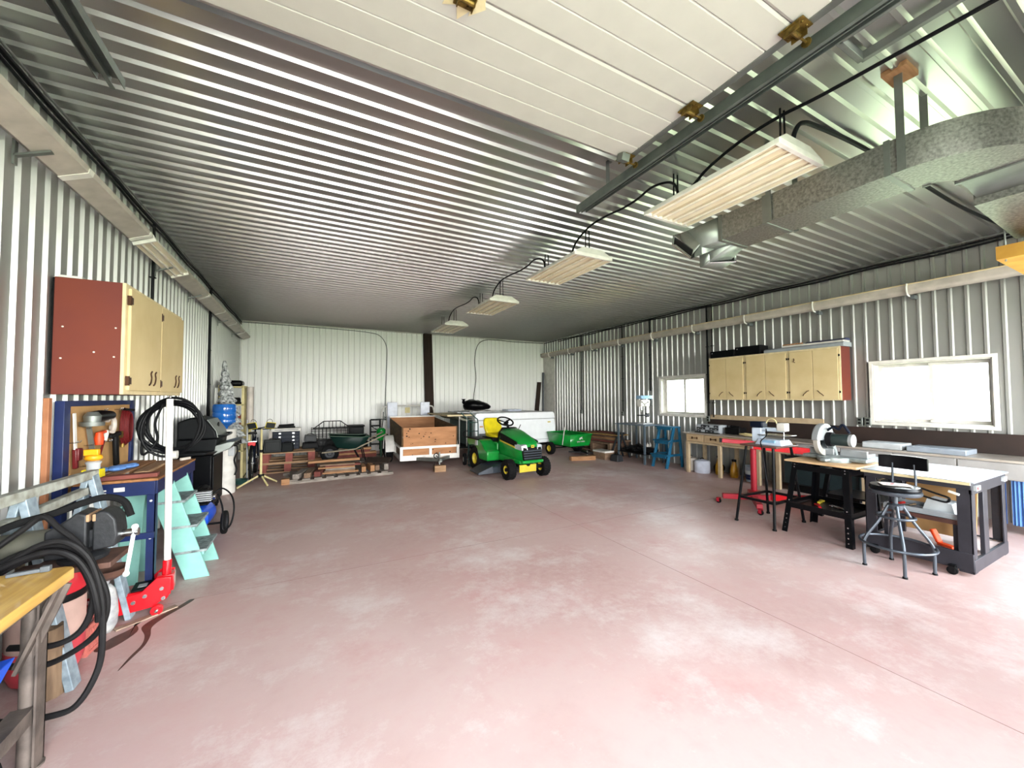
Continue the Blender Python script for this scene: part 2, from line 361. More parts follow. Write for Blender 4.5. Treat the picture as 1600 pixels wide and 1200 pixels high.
def shell():
    b = MB(); b.b2((XL-.05, YF, -.12), (XR+.05, YB+.05, 0)); struct(b.build('floor', 'concrete'))
    # saw-cut joints in the slab
    b = MB(); b.b2((XL, 3.853, 0), (XR, 3.856, .0006)); b.b2((2.916, YF, 0), (2.919, YB, .0008)); struct(b.build('trim_1', 'groove'))
    b = MB(); wall_sheet(b, ribs(YF, YB, 3.43), lambda t, h, z: (XL+h, t, z), (0, H))
    b.b2((XL-.17, YF-.15, -.1), (XL-.02, YB+.17, H)); struct(b.build('wall_left', 'liner'))
    holes = [W1, W2]
    b = MB(); wall_sheet(b, refine(ribs(YF, YB, 1.37), holes), lambda t, h, z: (XR-h, t, z), (0, H), holes)
    ys = [YF-.15, W2[0], W2[1], W1[0], W1[1], YB+.17]
    for i in range(5):
        if i in (1, 3):
            wn = W2 if i == 1 else W1
            b.b2((XR+.02, ys[i], -.1), (XR+.17, ys[i+1], wn[2])); b.b2((XR+.02, ys[i], wn[3]), (XR+.17, ys[i+1], H))
        else: b.b2((XR+.02, ys[i], -.1), (XR+.17, ys[i+1], H))
    struct(b.build('wall_right', 'liner'))
    b = MB(); wall_sheet(b, ribs(XL, XR, -1.58), lambda t, h, z: (t, YB-h, z), (0, H))
    b.b2((XL, YB+.02, -.1), (XR, YB+.17, H)); struct(b.build('wall_back', 'backliner'))
    b = MB()
    D0, D1, DZ = -.93, 2.17, 3.05
    P = ribs(XL, XR, -1.58)
    E0, E1 = 4.3, 7.0
    P = refine(P, [(D0, D1), (E0, E1)])
    wall_sheet(b, P, lambda t, h, z: (t, YF+h, z), (0, H), [(D0, D1, 0, DZ), (E0, E1, 0, DZ)])
    b.b2((XL, YF-.15, -.1), (D0, YF-.02, H)); b.b2((D1, YF-.15, -.1), (E0, YF-.02, H)); b.b2((E1, YF-.15, -.1), (XR, YF-.02, H)); b.b2((D0, YF-.15, DZ), (D1, YF-.02, H)); b.b2((E0, YF-.15, DZ), (E1, YF-.02, H))
    struct(b.build('wall_front', 'liner'))
    b = MB(); wall_sheet(b, ribs(YF, YB, 2.58), lambda t, h, z: (XL if z < 1 else XR, t, H-h), (0, 2))
    b.b2((XL-.17, YF-.15, H+.02), (XR+.17, YB+.17, H+.2)); struct(b.build('ceiling', 'ceil'))
    # trims: white angle where the back wall meets the ceiling, corner flashings, door frame
    b = MB(); b.b2((XL, YB-.05, H-.045), (XR, YB-.02, H-.001)); struct(b.build('trim_2', 'white'))
    b = MB(); b.b2((XR-.045, YB-.75, .0), (XR-.015, YB-.02, H-.55)); struct(b.build('trim_3', 'white', bev=.003))
    b = MB()
    b.b2((D0-.04, YF-.16, 0), (D0, YF+.03, DZ+.04)); b.b2((D1, YF-.16, 0), (D1+.04, YF+.03, DZ+.04)); b.b2((D0, YF-.16, DZ), (D1, YF+.03, DZ+.04))
    struct(b.build('trim_4', 'white'))
    b = MB(); b.b2((E0-.04, YF-.16, 0), (E0, YF+.03, DZ+.04)); b.b2((E1, YF-.16, 0), (E1+.04, YF+.03, DZ+.04)); b.b2((E0, YF-.16, DZ), (E1, YF+.03, DZ+.04)); struct(b.build('trim_5', 'white'))
    b = MB(); b.b2((-60, -60, -.2), (90, 90, -.14)); struct(b.build('ground', 'lawn'))
    b = MB(); b.b2((D0-2, -7, -.14), (E1+1, YF-.15, -.02)); struct(b.build('ground_apron', 'gravel'))
    for n, wn in ((1, W1), (2, W2)):
        y0, y1, z0, z1 = wn
        r = struct(bpy.data.objects.new('window_%d' % n, None)); C.objects.link(r)
        b = MB(); f = .045
        for (a, c) in (((XR-.05, y0-f, z0-f), (XR-.02, y1+f, z0)), ((XR-.05, y0-f, z1), (XR-.02, y1+f, z1+f)), ((XR-.05, y0-f, z0), (XR-.02, y0, z1)), ((XR-.05, y1, z0), (XR-.02, y1+f, z1))): b.b2(a, c)
        for (a, c) in (((XR-.03, y0, z0), (XR+.19, y1, z0+.015)), ((XR-.03, y0, z1-.015), (XR+.19, y1, z1)), ((XR-.03, y0, z0), (XR+.19, y0+.015, z1)), ((XR-.03, y1-.015, z0), (XR+.19, y1, z1))): b.b2(a, c)
        b.build('window_frame', 'white', r, bev=.003)
        ym = (y0+y1)/2
        for (s0, s1, xx) in ((y0+.015, ym+.02, XR+.09), (ym-.02, y1-.015, XR+.125)):
            b = MB(); k = .045; za, zb = z0+.015, z1-.015
            b.b2((xx, s0, za), (xx+.03, s1, za+k)); b.b2((xx, s0, zb-k), (xx+.03, s1, zb)); b.b2((xx, s0, za+k), (xx+.03, s0+k, zb-k)); b.b2((xx, s1-k, za+k), (xx+.03, s1, zb-k))
            sh = b.build('window_sash', 'white', r, bev=.003)
            b = MB(); b.b2((xx+.013, s0+k, za+k), (xx+.017, s1-k, zb-k)); b.build('window_pane', 'glass', sh)
shell()

# ---------------------------------------------------------------- overhead: door, tracks, lights, cables, duct
def bolt_row(b, pts, r=.008): 
    for p in pts: b.ball(p, r, 6)
def overhead_door():
    t = thing('overhead_door', 'white ribbed overhead garage door raised flat below the ceiling', 'garage door', (.615, 2.14, 3.34))
    x0, x1, z = -1.47, 1.47, 0
    n = 5; L = .585
    for i in range(n):
        ya, yb = -i*L, -(i+1)*L+.004
        b = MB(); prof = [(ya, .045), (ya, .006), (ya-.012, 0)]
        for k in (1, 2, 3):
            yy = ya-L*k/4; prof += [(yy+.006, 0), (yy, .007), (yy-.006, 0)]
        prof += [(yb+.012, 0), (yb, .006), (yb, .045)]
        b.prism(prof, 'X', x0, x1); b.build('door_section', 'doorwhite', t, ang=15)
    for x in (x0-.012, x1+.012):
        b = MB(); b.b2((x-.02, -n*L+.01, -.006), (x+.02, -.005, .05)); b.build('side_stile', 'galv_plain', t)
    for i in range(n+1):
        y = -i*L if i else -.03
        for x in (x0+.02, x1-.02, -.02) if 0 < i < n else (x0+.02, x1-.02):
            b = MB(); s = 1 if x > 0 else -1; mid = abs(x) < .5
            b.box((x, y, -.012), (.09, .11, .006)); b.box((x-.035, y, -.03), (.005, .07, .035)); b.box((x+.035, y, -.03), (.005, .07, .035))
            b.cyl((x-.04, y, -.035), (x+.04, y, -.035), .012, 10)
            if not mid:
                b.cyl((x, y, -.035), (x+s*.13, y, -.035), .006, 8); b.cyl((x+s*.095, y, -.035), (x+s*.115, y, -.035), .022, 12)
            bolt_row(b, [(x-.02, y+.04, -.016), (x+.02, y+.04, -.016), (x-.02, y-.04, -.016), (x+.02, y-.04, -.016)], .006)
            b.build('hinge', 'brass', t)
    b = MB(); b.box((x1-.06, -.05, -.03), (.07, .06, .05), rot=(.3, 0, 0)); b.build('corner_bracket', 'galv_plain', t)
    # rust blooms round the middle hinges: flat stains on the skin
    for i in (1, 2):
        b = MB(); pts = [(-.02+(.09+.03*math.sin(k*2.3))*math.cos(k*PI/8), -i*L+(.10+.03*math.cos(k*3.1))*math.sin(k*PI/8)) for k in range(16)]
        b.prism(pts, 'Z', -.0028, -.0015); b.build('rust_stain', 'rust', t)
overhead_door()
def door_track(x, s, label):
    t = thing('door_track', label, 'door track', (x, 2.85, 3.27))
    b = MB(); y0, y1 = 0, -3.6
    for (p, q) in (((-.028, y0, .05), (.028, y1, .053)), ((-.03, y0, -.012), (-.026, y1, .053)), ((.026, y0, -.0), (.03, y1, .053)), ((-.03, y0, -.015), (-.008, y1, -.011))): b.b2(p, q)
    b.b2((s*.03, y0, .053), (s*.085, y1, .057)); b.b2((s*.08, y0, .015), (s*.085, y1, .057)); b.b2((s*.03, y0, .0), (s*.034, y1, .057))
    b.build('rail', 'galv_dark', t)
    for y in (-.35, -2.2):
        b = MB(); b.b2((s*.04, y-.02, .055), (s*.043, y+.02, H-3.27)); b.b2((s*.04, y-.02, H-3.27-.004), (s*.09, y+.02, H-3.27)); b.build('hanger', 'galv_plain', t)
door_track(2.20, 1, 'galvanized overhead door track beside the long hanging lights')
door_track(-.96, -1, 'galvanized overhead door track nearer the wall with the red cabinet')
def opener_frame():
    b = MB(); z = H-.05
    for p, q in (((2.58, 1.0, z), (2.84, 1.0, z)), ((2.58, 1.0, z), (2.58, -.6, z)), ((2.84, 1.0, z), (2.84, -.6, z))): b.bar(p, q, .03, .05)
    tag(b.build('ceiling_rail_frame', 'galv_plain', bev=.002), 'narrow galvanized angle frame screwed to the ceiling beside the door track', 'frame')
opener_frame()

def hanging_light(y, label, proto=None):
    t = thing('hanging_light', label, 'light fixture', (2.94, y, 3.2), group=None)
    w, w2, L = .28, .15, .57
    b = MB()   # folded steel housing, closed by sloped ends
    b.loft([[(-w, -L, 0), (w, -L, 0), (w, L, 0), (-w, L, 0)], [(-w, -L, .022), (w, -L, .022), (w, L, .022), (-w, L, .022)], [(-w2, -L+.02, .1), (w2, -L+.02, .1), (w2, L-.02, .1), (-w2, L-.02, .1)]][1:])
    b.build('housing', 'bright', t, bev=.003)
    b = MB(); d = .03
    for (p, q) in (((-w, -L, -.012), (w, -L+d, .022)), ((-w, L-d, -.012), (w, L, .022)), ((-w, -L+d, -.012), (-w+.012, L-d, .022)), ((w-.012, -L+d, -.012), (w, L-d, .022))): b.b2(p, q)
    b.build('end_cap', 'bright', t, bev=.002)
    b = MB()   # reflector channels
    xs = [-w+.012+i*(2*w-.024)/4 for i in range(5)]; prof = []
    for i in range(4):
        a, c = xs[i], xs[i+1]; prof += [(a, -.008), (a+.02, .012), (c-.02, .012)]
    prof += [(xs[4], -.008), (xs[4], .02), (xs[0], .02)]
    b.prism(prof, 'Y', -L+d, L-d); b.build('reflector', 'reflector', t)
    for i in range(4):
        b = MB(); xm = (xs[i]+xs[i+1])/2; b.cyl((xm, -L+d, -.001), (xm, L-d, -.001), .012, 10); b.build('lamp_tube', 'tube', t)
    for yy in (-L+.12, L-.12):
        b = MB()
        for x in (-.03, .03): b.cyl((x, yy, .095), (x*.8, yy, H-3.2), .007, 8)
        b.cyl((-.03, yy, .1), (.03, yy, .1), .006, 6); b.build('hanger', 'cable', t)
    return t
YL = (1.93, 4.1, 6.45, 8.88)
HL = ['hanging white four-tube light closest to the galvanized duct', 'hanging white four-tube light, second along the row from the duct',
      'hanging white four-tube light, third along the row from the duct', 'smallest-looking hanging white light, end of the row by the dark wooden post']
hl = hanging_light(YL[0], HL[0]); tag(hl, group='hanging lights down the middle of the ceiling')
for y, lb in list(zip(YL, HL))[1:]: dup(hl, (2.94, y, 3.2), label=lb)

def cable(name, pts, r, label, m='cable', cat='cable', k=6, group=None, n=8):
    b = MB(); b.tube(spline(pts, k), r, n); o = b.build(name, m); return tag(o, label, cat, group)
# power cable swagging from light to light
zc = H-.046
pts = [(3.02, -.7, 3.51), (3.0, .3, 3.51), (2.96, .9, 3.51), (2.94, 1.25, 3.515), (2.93, 1.5, zc), (2.9, 1.75, zc-.03), (2.86, 2.0, zc-.12), (2.84, 2.15, 3.31)]
cable('power_cable', pts, .012, 'black cable along the ceiling running to the light nearest the duct')
for i, (ya, yb) in enumerate(zip(YL, YL[1:])):
    x = 2.85; a, e = ya+.35, yb-.5
    pts = [(x, a, 3.31), (x, a+.03, 3.42), (x, a+.12, zc-.04), (x, a+.3, zc)]+[(x+.05*math.sin(k), a+.3+(e-a-.45)*k/4, zc) for k in (1, 2, 3)]+[(x, e-.1, zc-.01), (x, e+.15, zc-.1), (x, e+.25, 3.31)]
    cable('power_cable', pts, .011, ['black cable arching between the nearest two hanging lights', 'black cable arching between the second and third hanging lights', 'black cable arching between the two hanging lights nearest the back wall'][i])
cable('power_cable', [(3.0, 1.45, 3.32), (3.02, 1.44, 3.42), (3.1, 1.43, zc-.03), (3.3, 1.42, zc), (3.9, 1.38, zc), (5, 1.37, zc), (6, 1.36, zc), (7, 1.3, zc), (7.5, 1.25, zc)], .016, 'thick black cable crossing the ceiling behind the duct to the window wall')
# cables fixed along the tops of the long walls
def wall_cable(x, ya, yb, zs, r, label, wob=.008, m='cable'):
    n = 26; pts = [(x, ya+(yb-ya)*i/n, zs+wob*math.sin(i*1.9+zs*9)) for i in range(n+1)]
    cable('fixed_cable', pts, r, label, m=m, k=3)
wall_cable(XL+.045, -.8, 11.9, H-.07, .016, 'thick black cable along the top of the wall with the red cabinet')
wall_cable(XL+.04, -.8, 11.9, H-.115, .011, 'thinner black cable just under the thick one above the red cabinet wall', .012)
wall_cable(XL+.05, -.8, 11.9, H-.03, .008, 'thin grey conduit tight in the ceiling corner above the red cabinet', .001, 'galv_plain')
wall_cable(XR-.045, -.8, 11.9, H-.065, .013, 'upper black cable along the top of the window wall')
wall_cable(XR-.045, -.8, 11.0, H-.105, .013, 'lower black cable along the top of the window wall', .01)
wall_cable(XR-.05, -.8, 9.0, H-.025, .011, 'thin grey conduit along the very top of the window wall', .001, 'galv_plain')
cable('fixed_cable', [(XL+.06, YB-.04, H-.06), (-.5, YB-.045, H-.065), (.8, YB-.045, H-.075), (1.55, YB-.045, H-.11), (1.85, YB-.045, H-.2), (2.02, YB-.045, H-.5), (2.03, YB-.045, H-1), (2.0, YB-.045, 1.5), (2.0, YB-.045, .95)], .009, 'thin cable along the top of the back wall dropping behind the wheelbarrow', m='grey')
cable('fixed_cable', [(XR-.06, YB-.045, H-.06), (6.4, YB-.045, H-.08), (5.6, YB-.045, H-.06), (5.2, YB-.045, H-.1), (4.95, YB-.045, H-.3), (4.85, YB-.045, H-.8), (4.9, YB-.045, 2.2), (4.82, YB-.045, 1.6), (4.8, YB-.045, 1.1)], .010, 'black cable curving down the back wall behind the black garbage bag')
# vertical drops
def drop(x, y, z0, z1, label, r=.014, s=1):
    b = MB(); b.cyl((x, y, z0), (x, y, z1), r, 8)
    k = int((z1-z0)/.6)
    for i in range(k): b.box((x+s*.0, y, z0+.3+i*.6), (.05, .05, .012))
    tag(b.build('conduit_pipe', 'cable'), label, 'conduit')
drop(XL+.035, 2.98, 1.0, H-.05, 'black conduit down the wall nearest the camera, before the red cabinet')
drop(XL+.04, 5.62, 2.0, H-.08, 'black conduit on the wall passing behind the tan cabinet doors')
drop(XL+.04, 8.43, .9, H-.08, 'tall black conduit on the wall beside the frosted tree', .02)
drop(XR-.04, 9.75, 1.15, H-.08, 'black conduit near the back corner of the window wall, first from the corner', .016, -1)
drop(XR-.04, 7.95, 1.15, H-.08, 'black conduit on the window wall above the lumber stack', .016, -1)
drop(XR-.04, 6.98, 1.7, H-.08, 'black conduit down the window wall above the drill press', .018, -1)
drop(XR-.04, 5.4, 1.12, H-.08, 'black conduit between the small window and the tan cupboards', .02, -1)
drop(XR-.085, 5.25, 1.12, H-.08, 'second black conduit close beside the tan cupboards', .012, -1)
def outlet(x, y, z, label, r=None, m='galv_plain', face='X'):
    t = thing('outlet_box', label, 'outlet', (x, y, z)); b = MB()
    d = (.05, .075, .12) if face == 'X' else (.075, .05, .12)
    b.box((0, 0, 0), d); b.build('box', m, t, bev=.004)
    for dz in (-.025, .025):
        b = MB(); b.box((-.028 if (face == 'X' and x > 0) else (.028 if face == 'X' else 0), 0 if face == 'X' else -.028, dz), (.006, .035, .03) if face == 'X' else (.035, .006, .03)); b.build('socket', 'black', t)
outlet(XR-.045, 5.4, 1.08, 'metal outlet box on the wall above the end of the long workbench')
outlet(XR-.045, 2.83, 1.16, 'metal outlet box on the wall between the tan cupboards and the larger window')
outlet(XR-.045, 2.73, 1.16, 'second metal outlet box nearest the larger window frame')
outlet(XR-.045, 9.75, 1.1, 'outlet box near the back corner under its black conduit')
outlet(XR-.045, 7.95, 1.1, 'outlet box on the window wall above the lumber stack')
outlet(2.0, YB-.045, .95, 'small outlet box on the back wall above the wheelbarrow', face='Y')

def wall_trough():
    t = thing('metal_trough', 'long cream metal trough mounted high above the red cabinet', 'trough', (XL, 0, 3.04))
    for (ya, yb) in ((-.8, 4.85), (6.07, 11.78)):
        b = MB(); b.prism([(.10, 0), (.24, .06), (.245, .10), (.235, .105), (.23, .07), (.10, .012), (.05, .05), (.045, .04)], 'Y', ya, yb); b.build('trough_body', 'cream', t)
    for y in (3.67, 4.81, 7.27, 8.46, 9.67, 10.87, 2.47, 1.27):
        b = MB(); b.prism([(.095, -.006), (.243, .056), (.25, .09), (.246, .09), (.238, .062), (.095, .0)], 'Y', y-.03, y+.03); b.build('joint_strip', 'bright', t)
    for y in (3.35, 5.7, 7.05, 9.1, 10.6, 1.0):
        b = MB(); b.bar((.035, y, -.045), (.19, y, .02), .03, .012); b.bar((.035, y, -.1), (.035, y, .05), .03, .012); b.build('bracket', 'galv_plain', t)
wall_trough()
def strip_light():
    t = thing('strip_light', 'white two-tube strip light set in line with the cream trough above the tan doors', 'light fixture', (XL+.17, 5.46, 3.075))
    M = Matrix.Rotation(-math.atan2(.06, .14), 4, 'Y')
    b = MB(M); b.b2((-.085, -.58, .0), (.085, .58, .035)); b.build('housing', 'bright', t, bev=.004)
    b = MB(M); b.prism([(-.085, 0), (-.085, -.012), (-.05, 0), (0, -.012), (.05, 0), (.085, -.012), (.085, 0)], 'Y', -.55, .55); b.build('reflector', 'reflector', t)
    for x in (-.035, .035):
        b = MB(M); b.cyl((x, -.55, -.016), (x, .55, -.016), .012, 10); b.build('lamp_tube', 'tube', t)
    for y in (-.58, .56):
        b = MB(M); b.b2((-.09, y, -.03), (.09, y+.02, .035)); b.build('end_cap', 'bright', t)
strip_light()
def long_trough():
    t = thing('metal_trough', 'long cream metal trough clipped high on the window wall', 'trough', (XR-.17, 0, 2.98))
    b = MB(); n = 7
    prof = [(-.06+.0, .12)]+[(.02-.08*math.cos(math.radians(a)), .04-.05*math.sin(math.radians(a))) for a in (0, 30, 60, 90, 120, 150, 180)]+[(.1, .12), (.09, .12)]+[(.02-.07*math.cos(math.radians(a)), .045-.04*math.sin(math.radians(a))) for a in (180, 120, 60, 0)]+[(-.05, .12)]
    b.prism(prof, 'Y', -.8, 11.85); b.build('trough_body', 'cream', t)
    b = MB(); b.cyl((-.062, -.8, .125), (-.062, 11.85, .125), .009, 8); b.build('lip', 'tanlight', t)
    for i in range(10):
        y = 1.05+1.14*i
        b = MB(); b.tube(spline([(-.07, y+.0, .13), (-.085, y, .07), (-.06, y, -.01), (.0, y, -.03), (.05, y, -.03)], 4), .011, 8); b.build('clip', 'bright', t)
        b = MB(); b.box((.07, y-.03, -.05), (.12, .04, .05)); b.build('bracket', 'grey', t)
long_trough()

def duct():
    t = thing('air_duct', 'rectangular galvanized air duct hanging under the ceiling by the first light', 'duct', (0, 0, 0))
    x0, x1, z0, z1 = 3.24, 3.61, 2.95, 3.165
    def sec(p, d, w=x1-x0, za=z0, zb=z1):
        d = Vector(d).normalized(); s = Vector((-d.y, d.x, 0)); p = Vector(p)
        a, b_ = p+s*w/2, p-s*w/2
        return [(a.x, a.y, za), (b_.x, b_.y, za), (b_.x, b_.y, zb), (a.x, a.y, zb)]
    xm = (x0+x1)/2
    b = MB(); b.loft([sec((xm, 2.2, 0), (0, -1, 0)), sec((xm, 1.7, 0), (0, -1, 0)), sec((xm, 1.0, 0), (0, -1, 0))]); b.build('straight_run', 'galv', t)
    b = MB(); S = []; cx, cy, R = x1+.15, 1.0, .15+.185
    for i in range(9):
        a = math.radians(90*i/8); S.append(sec((cx-R*math.cos(a), cy-R*math.sin(a), 0), (math.sin(a), -math.cos(a), 0)))
    b.loft(S); b.build('elbow', 'galv', t, ang=20)
    b = MB(); yc = cy-R
    b.loft([sec((cx, yc, 0), (1, 0, 0)), sec((3.92, yc, 0), (1, 0, 0)), sec((4.12, yc+.02, 0), (1, 0, 0), .33, 2.93, 3.2)]); b.build('transition', 'galv_plain', t, ang=10)
    b = MB(); b.loft([sec((4.12, yc+.02, 0), (1, 0, 0), .36, 2.88, 3.3), sec((5.15, yc+.02, 0), (1, 0, 0), .36, 2.84, 3.3)]); b.build('plenum', 'galv', t, ang=10)
    b = MB(); b.loft([sec((cx-.012, yc, 0), (1, 0, 0), .40, z0-.012, z1+.012), sec((cx+.012, yc, 0), (1, 0, 0), .40, z0-.012, z1+.012)]); b.build('joint_cleat', 'galv_plain', t)
    for y in (2.16, 1.78, 1.03):   # standing seams and drive cleats
        b = MB(); e = .008
        for p, q in (((x0-e, y-.015, z0-e), (x0, y+.015, z1+e)), ((x1, y-.015, z0-e), (x1+e, y+.015, z1+e)), ((x0-e, y-.015, z0-e), (x1+e, y+.015, z0)), ((x0-e, y-.015, z1), (x1+e, y+.015, z1+e))): b.b2(p, q)
        b.build('joint_cleat', 'galv_plain', t)
    for x, y, zt in ((x0-.015, .96, H-.03), (x1+.012, .96, H), (x0-.015, 1.74, H), (x1+.012, 1.74, H)):
        b = MB(); b.b2((x-.003, y-.02, z0-.01), (x+.003, y+.02, zt)); b.build('hanger_strap', 'galv_plain', t)
    # two splayed outlet boots at the end of the run
    O1 = [(3.04, 2.5, 3.08), (3.16, 2.38, 2.92), (3.10, 2.36, 2.82), (3.0, 2.48, 2.98)]
    S1 = [[(3.24, 2.18, z1), (3.43, 2.18, z1), (3.43, 2.18, z0), (3.24, 2.18, z0)], [(3.24, 2.5, z1), (3.40, 2.34, z1), (3.40, 2.32, z0), (3.22, 2.46, z0)], O1]
    O2 = [(3.41, 2.40, 2.95), (3.69, 2.30, 2.95), (3.68, 2.30, 2.87), (3.43, 2.40, 2.85)]
    S2 = [[(3.43, 2.18, z1), (3.61, 2.18, z1), (3.61, 2.18, z0), (3.43, 2.18, z0)], [(3.43, 2.52, z1), (3.68, 2.5, z1), (3.68, 2.46, 2.84), (3.42, 2.5, 2.83)], O2]
    for S, O in ((S1, O1), (S2, O2)):
        b = MB(); b.loft(S, cap=False); oo = b.build('outlet_boot', 'galv_plain', t, ang=20, solid=.004)
        c = sum((Vector(p) for p in O), Vector())/4; pc = sum((Vector(p) for p in S[1]), Vector())/4
        d = (pc-c).normalized()*.012
        b = MB(); q = [c+(Vector(p)-c)*.93+d for p in O]; b.loft([[tuple(v) for v in q], [tuple(v+d*.3) for v in q]]); b.build('outlet_shade', 'black', oo)  # black sheet just inside the opening paints the shade within the boot
        b = MB(); b.tube(O, .006, 4, closed=True); b.build('outlet_lip', 'chrome', oo)
    b = MB(); b.b2((3.16, .9, H-.03), (3.34, 1.02, H-.001)); b.build('mounting_block', 'plankorange', t)
duct()
def heater():
    t = thing('heater_platform', 'yellow wooden platform hung on rods near the duct', 'platform', (5.5, .2, 2.68))
    b = MB(); b.b2((-.63, -.9, -.045), (.7, .72, -.02)); b.build('platform_board', 'platyellow', t)
    b = MB(); b.b2((-.63, .66, -.02), (.7, .72, .06)); b.b2((-.63, -.9, -.02), (-.58, .66, .06)); b.build('frame_lumber', 'platyellow', t)
    for x, y in ((-.58, .68), (.65, .68), (-.58, -.8), (.65, -.8)):
        b = MB(); b.cyl((x, y, -.06), (x, y, H-2.68), .006, 8); b.build('hanger_rod', 'galv_plain', t)
    t2 = thing('shop_heater', 'dark brown metal heater resting on the hanging wooden platform', 'heater', (5.46, .4, 2.664))
    b = MB(); b.lathe([(.0, .0), (.2, .0), (.235, .03), (.24, .26), (.22, .33), (.12, .38), (0, .39)], (.02, 0, 0)); b.build('casing', 'heaterbrown', t2)
    b = MB(); b.cyl((.02, 0, .38), (.02, 0, .92), .06, 12); b.build('flue_pipe', 'galv_plain', t2)
heater()
def post():
    b = MB(); b.loft([[(3.22, YB-.13, 0), (3.5, YB-.13, 0), (3.5, YB-.03, 0), (3.22, YB-.03, 0)], [(3.12, YB-.13, H-.03), (3.38, YB-.13, H-.03), (3.38, YB-.03, H-.03), (3.12, YB-.03, H-.03)]])
    tag(b.build('wooden_post', 'timber', bev=.006), 'dark brown wooden post standing against the back wall', 'post')
    b = MB(); b.loft([[(7.05, YB-.13, 0), (7.19, YB-.13, 0), (7.19, YB-.03, 0), (7.05, YB-.03, 0)], [(7.28, YB-.1, 2.1), (7.42, YB-.1, 2.1), (7.42, YB-.03, 2.1), (7.28, YB-.03, 2.1)]])
    tag(b.build('leaning_board', 'timber', bev=.003), 'dark board leaning in the back corner behind the camper', 'board')
    b = MB(); b.bar((7.47, YB-.1, 0), (7.5, YB-.1, 2.45), .06, .05)
    tag(b.build('leaning_board', 'grey', bev=.003), 'thin grey strip standing upright in the back corner', 'board')
post()


# ---------------------------------------------------------------- window wall: cupboards, long bench
def strap_hinge(t, x, y, z, s=-1):
    b = MB(); b.box((x+s*.003, y, z), (.006, .02, .045)); b.box((x+s*.003, y-.018, z), (.006, .02, .03)); b.box((x+s*.003, y+.018, z), (.006, .02, .03)); b.build('hinge', 'black', t)
def cupboard(y0, y1, label, end=False, badge=False):
    t = thing('hanging_cupboard', label, 'cupboard', (7.25, (y0+y1)/2, 1.485), group='tan cupboards on the window wall')
    w = (y1-y0)/2-.0015; D = .31; h = .84
    b = MB(); b.b2((.02, -w, 0), (D, w, h)); b.build('cabinet_body', 'cabred' if end else 'tan', t)
    b = MB(); f = .035
    for p, q in (((0, -w, 0), (.02, w, f*.7)), ((0, -w, h-f), (.02, w, h)), ((0, -w, f*.7), (.02, -w+f*.7, h-f)), ((0, w-f*.7, f*.7), (.02, w, h-f))): b.b2(p, q)
    b.build('face_frame', 'tanlight', t)
    for s in (-1, 1):
        ya, yb = (s*.004, s*(w-.028))
        b = MB(); b.b2((-.02, min(ya, yb), .02), (-.001, max(ya, yb), h-.03)); d = b.build('door_panel', 'tan', t, bev=.003)
        b = MB(); c = s*.10; b.tube([(-.022, c+s*.045+.0, .07), (-.04, c+s*.03, .095), (-.045, c+s*.0, .12), (-.04, c-s*.02, .145), (-.022, c-s*.04, .155)][:: 1], .006, 6)
        b.bm.transform(Matrix.Translation((0, 0, 0))); hb = b.build('handle', 'hinge_brown', d)
        for z in (.13, h-.14): strap_hinge(t, -.003, s*(w-.032), z)
    if badge:
        b = MB(); b.tube([(-.024, .27, .70), (-.03, .26, .67), (-.03, .275, .645), (-.024, .25, .63)], .006, 6); b.build('handle', 'hinge_brown', t)
cupboard(4.41, 5.15, 'tan two-door cupboard under the pair of black boxes')
cupboard(3.67, 4.41, 'middle tan two-door cupboard of the three on the window wall')
cupboard(2.93, 3.67, 'tan two-door cupboard with a red-brown end panel', True, True)
for ya, yb, h, lb in ((4.63, 5.13, .14, 'black box on the tan cupboards, the one further from the larger window'), (4.14, 4.61, .17, 'taller black box on the tan cupboards beside the long grey tray')):
    t = thing('black_box', lb, 'box', (7.4, (ya+yb)/2, 2.325)); w = (yb-ya)/2
    b = MB(); b.b2((-.13, -w, 0), (.13, w, h)); b.build('cabinet', 'black', t, bev=.004)
    b = MB(); b.b2((-.134, -w+.015, .012), (-.13, w-.015, h-.012)); b.build('front_panel', 'blackgloss', t)
    b = MB(); b.lathe([(0, 0), (.014, 0), (.012, .006), (0, .008)], (-.134, w-.05, h-.04), 'X', 10, M=Matrix.Rotation(PI, 4, 'X')); b.build('badge', 'chrome', t)
t = thing('long_tray', 'long grey and white tray lying on top of the tan cupboards', 'tray', (7.42, 3.48, 2.325))
b = MB(); b.prism([(-.14, 0), (.13, 0), (.13, .07), (-.10, .075), (-.14, .05)], 'Y', -.58, .6); b.build('tray', 'plasticgrey', t, bev=.003)
b = MB(); b.b2((-.1, -.56, .076), (.12, .3, .10)); b.build('white_sleeve', 'white', t)
b = MB(); b.prism([(-.12, .10), (.10, .10), (.06, .135), (-.06, .13)], 'Y', -.58, -.05); b.build('blue_wrap', 'navy', t)
b = MB()
for i in range(9): b.lathe([(0, 0), (.018, .004), (.02, .02), (0, .03)], (-.11, .0+i*.035, .1), n=8)
b.build('dangling_beads', 'plankorange', t)

def tagged_box(name, p, q, m, label, cat, bev=.004, group=None):
    c = Vector(((p[0]+q[0])/2, (p[1]+q[1])/2, p[2])); b = MB(); b.b2(Vector(p)-c, Vector(q)-c)
    return tag(b.build(name, m, bev=bev, loc=c), label, cat, group)

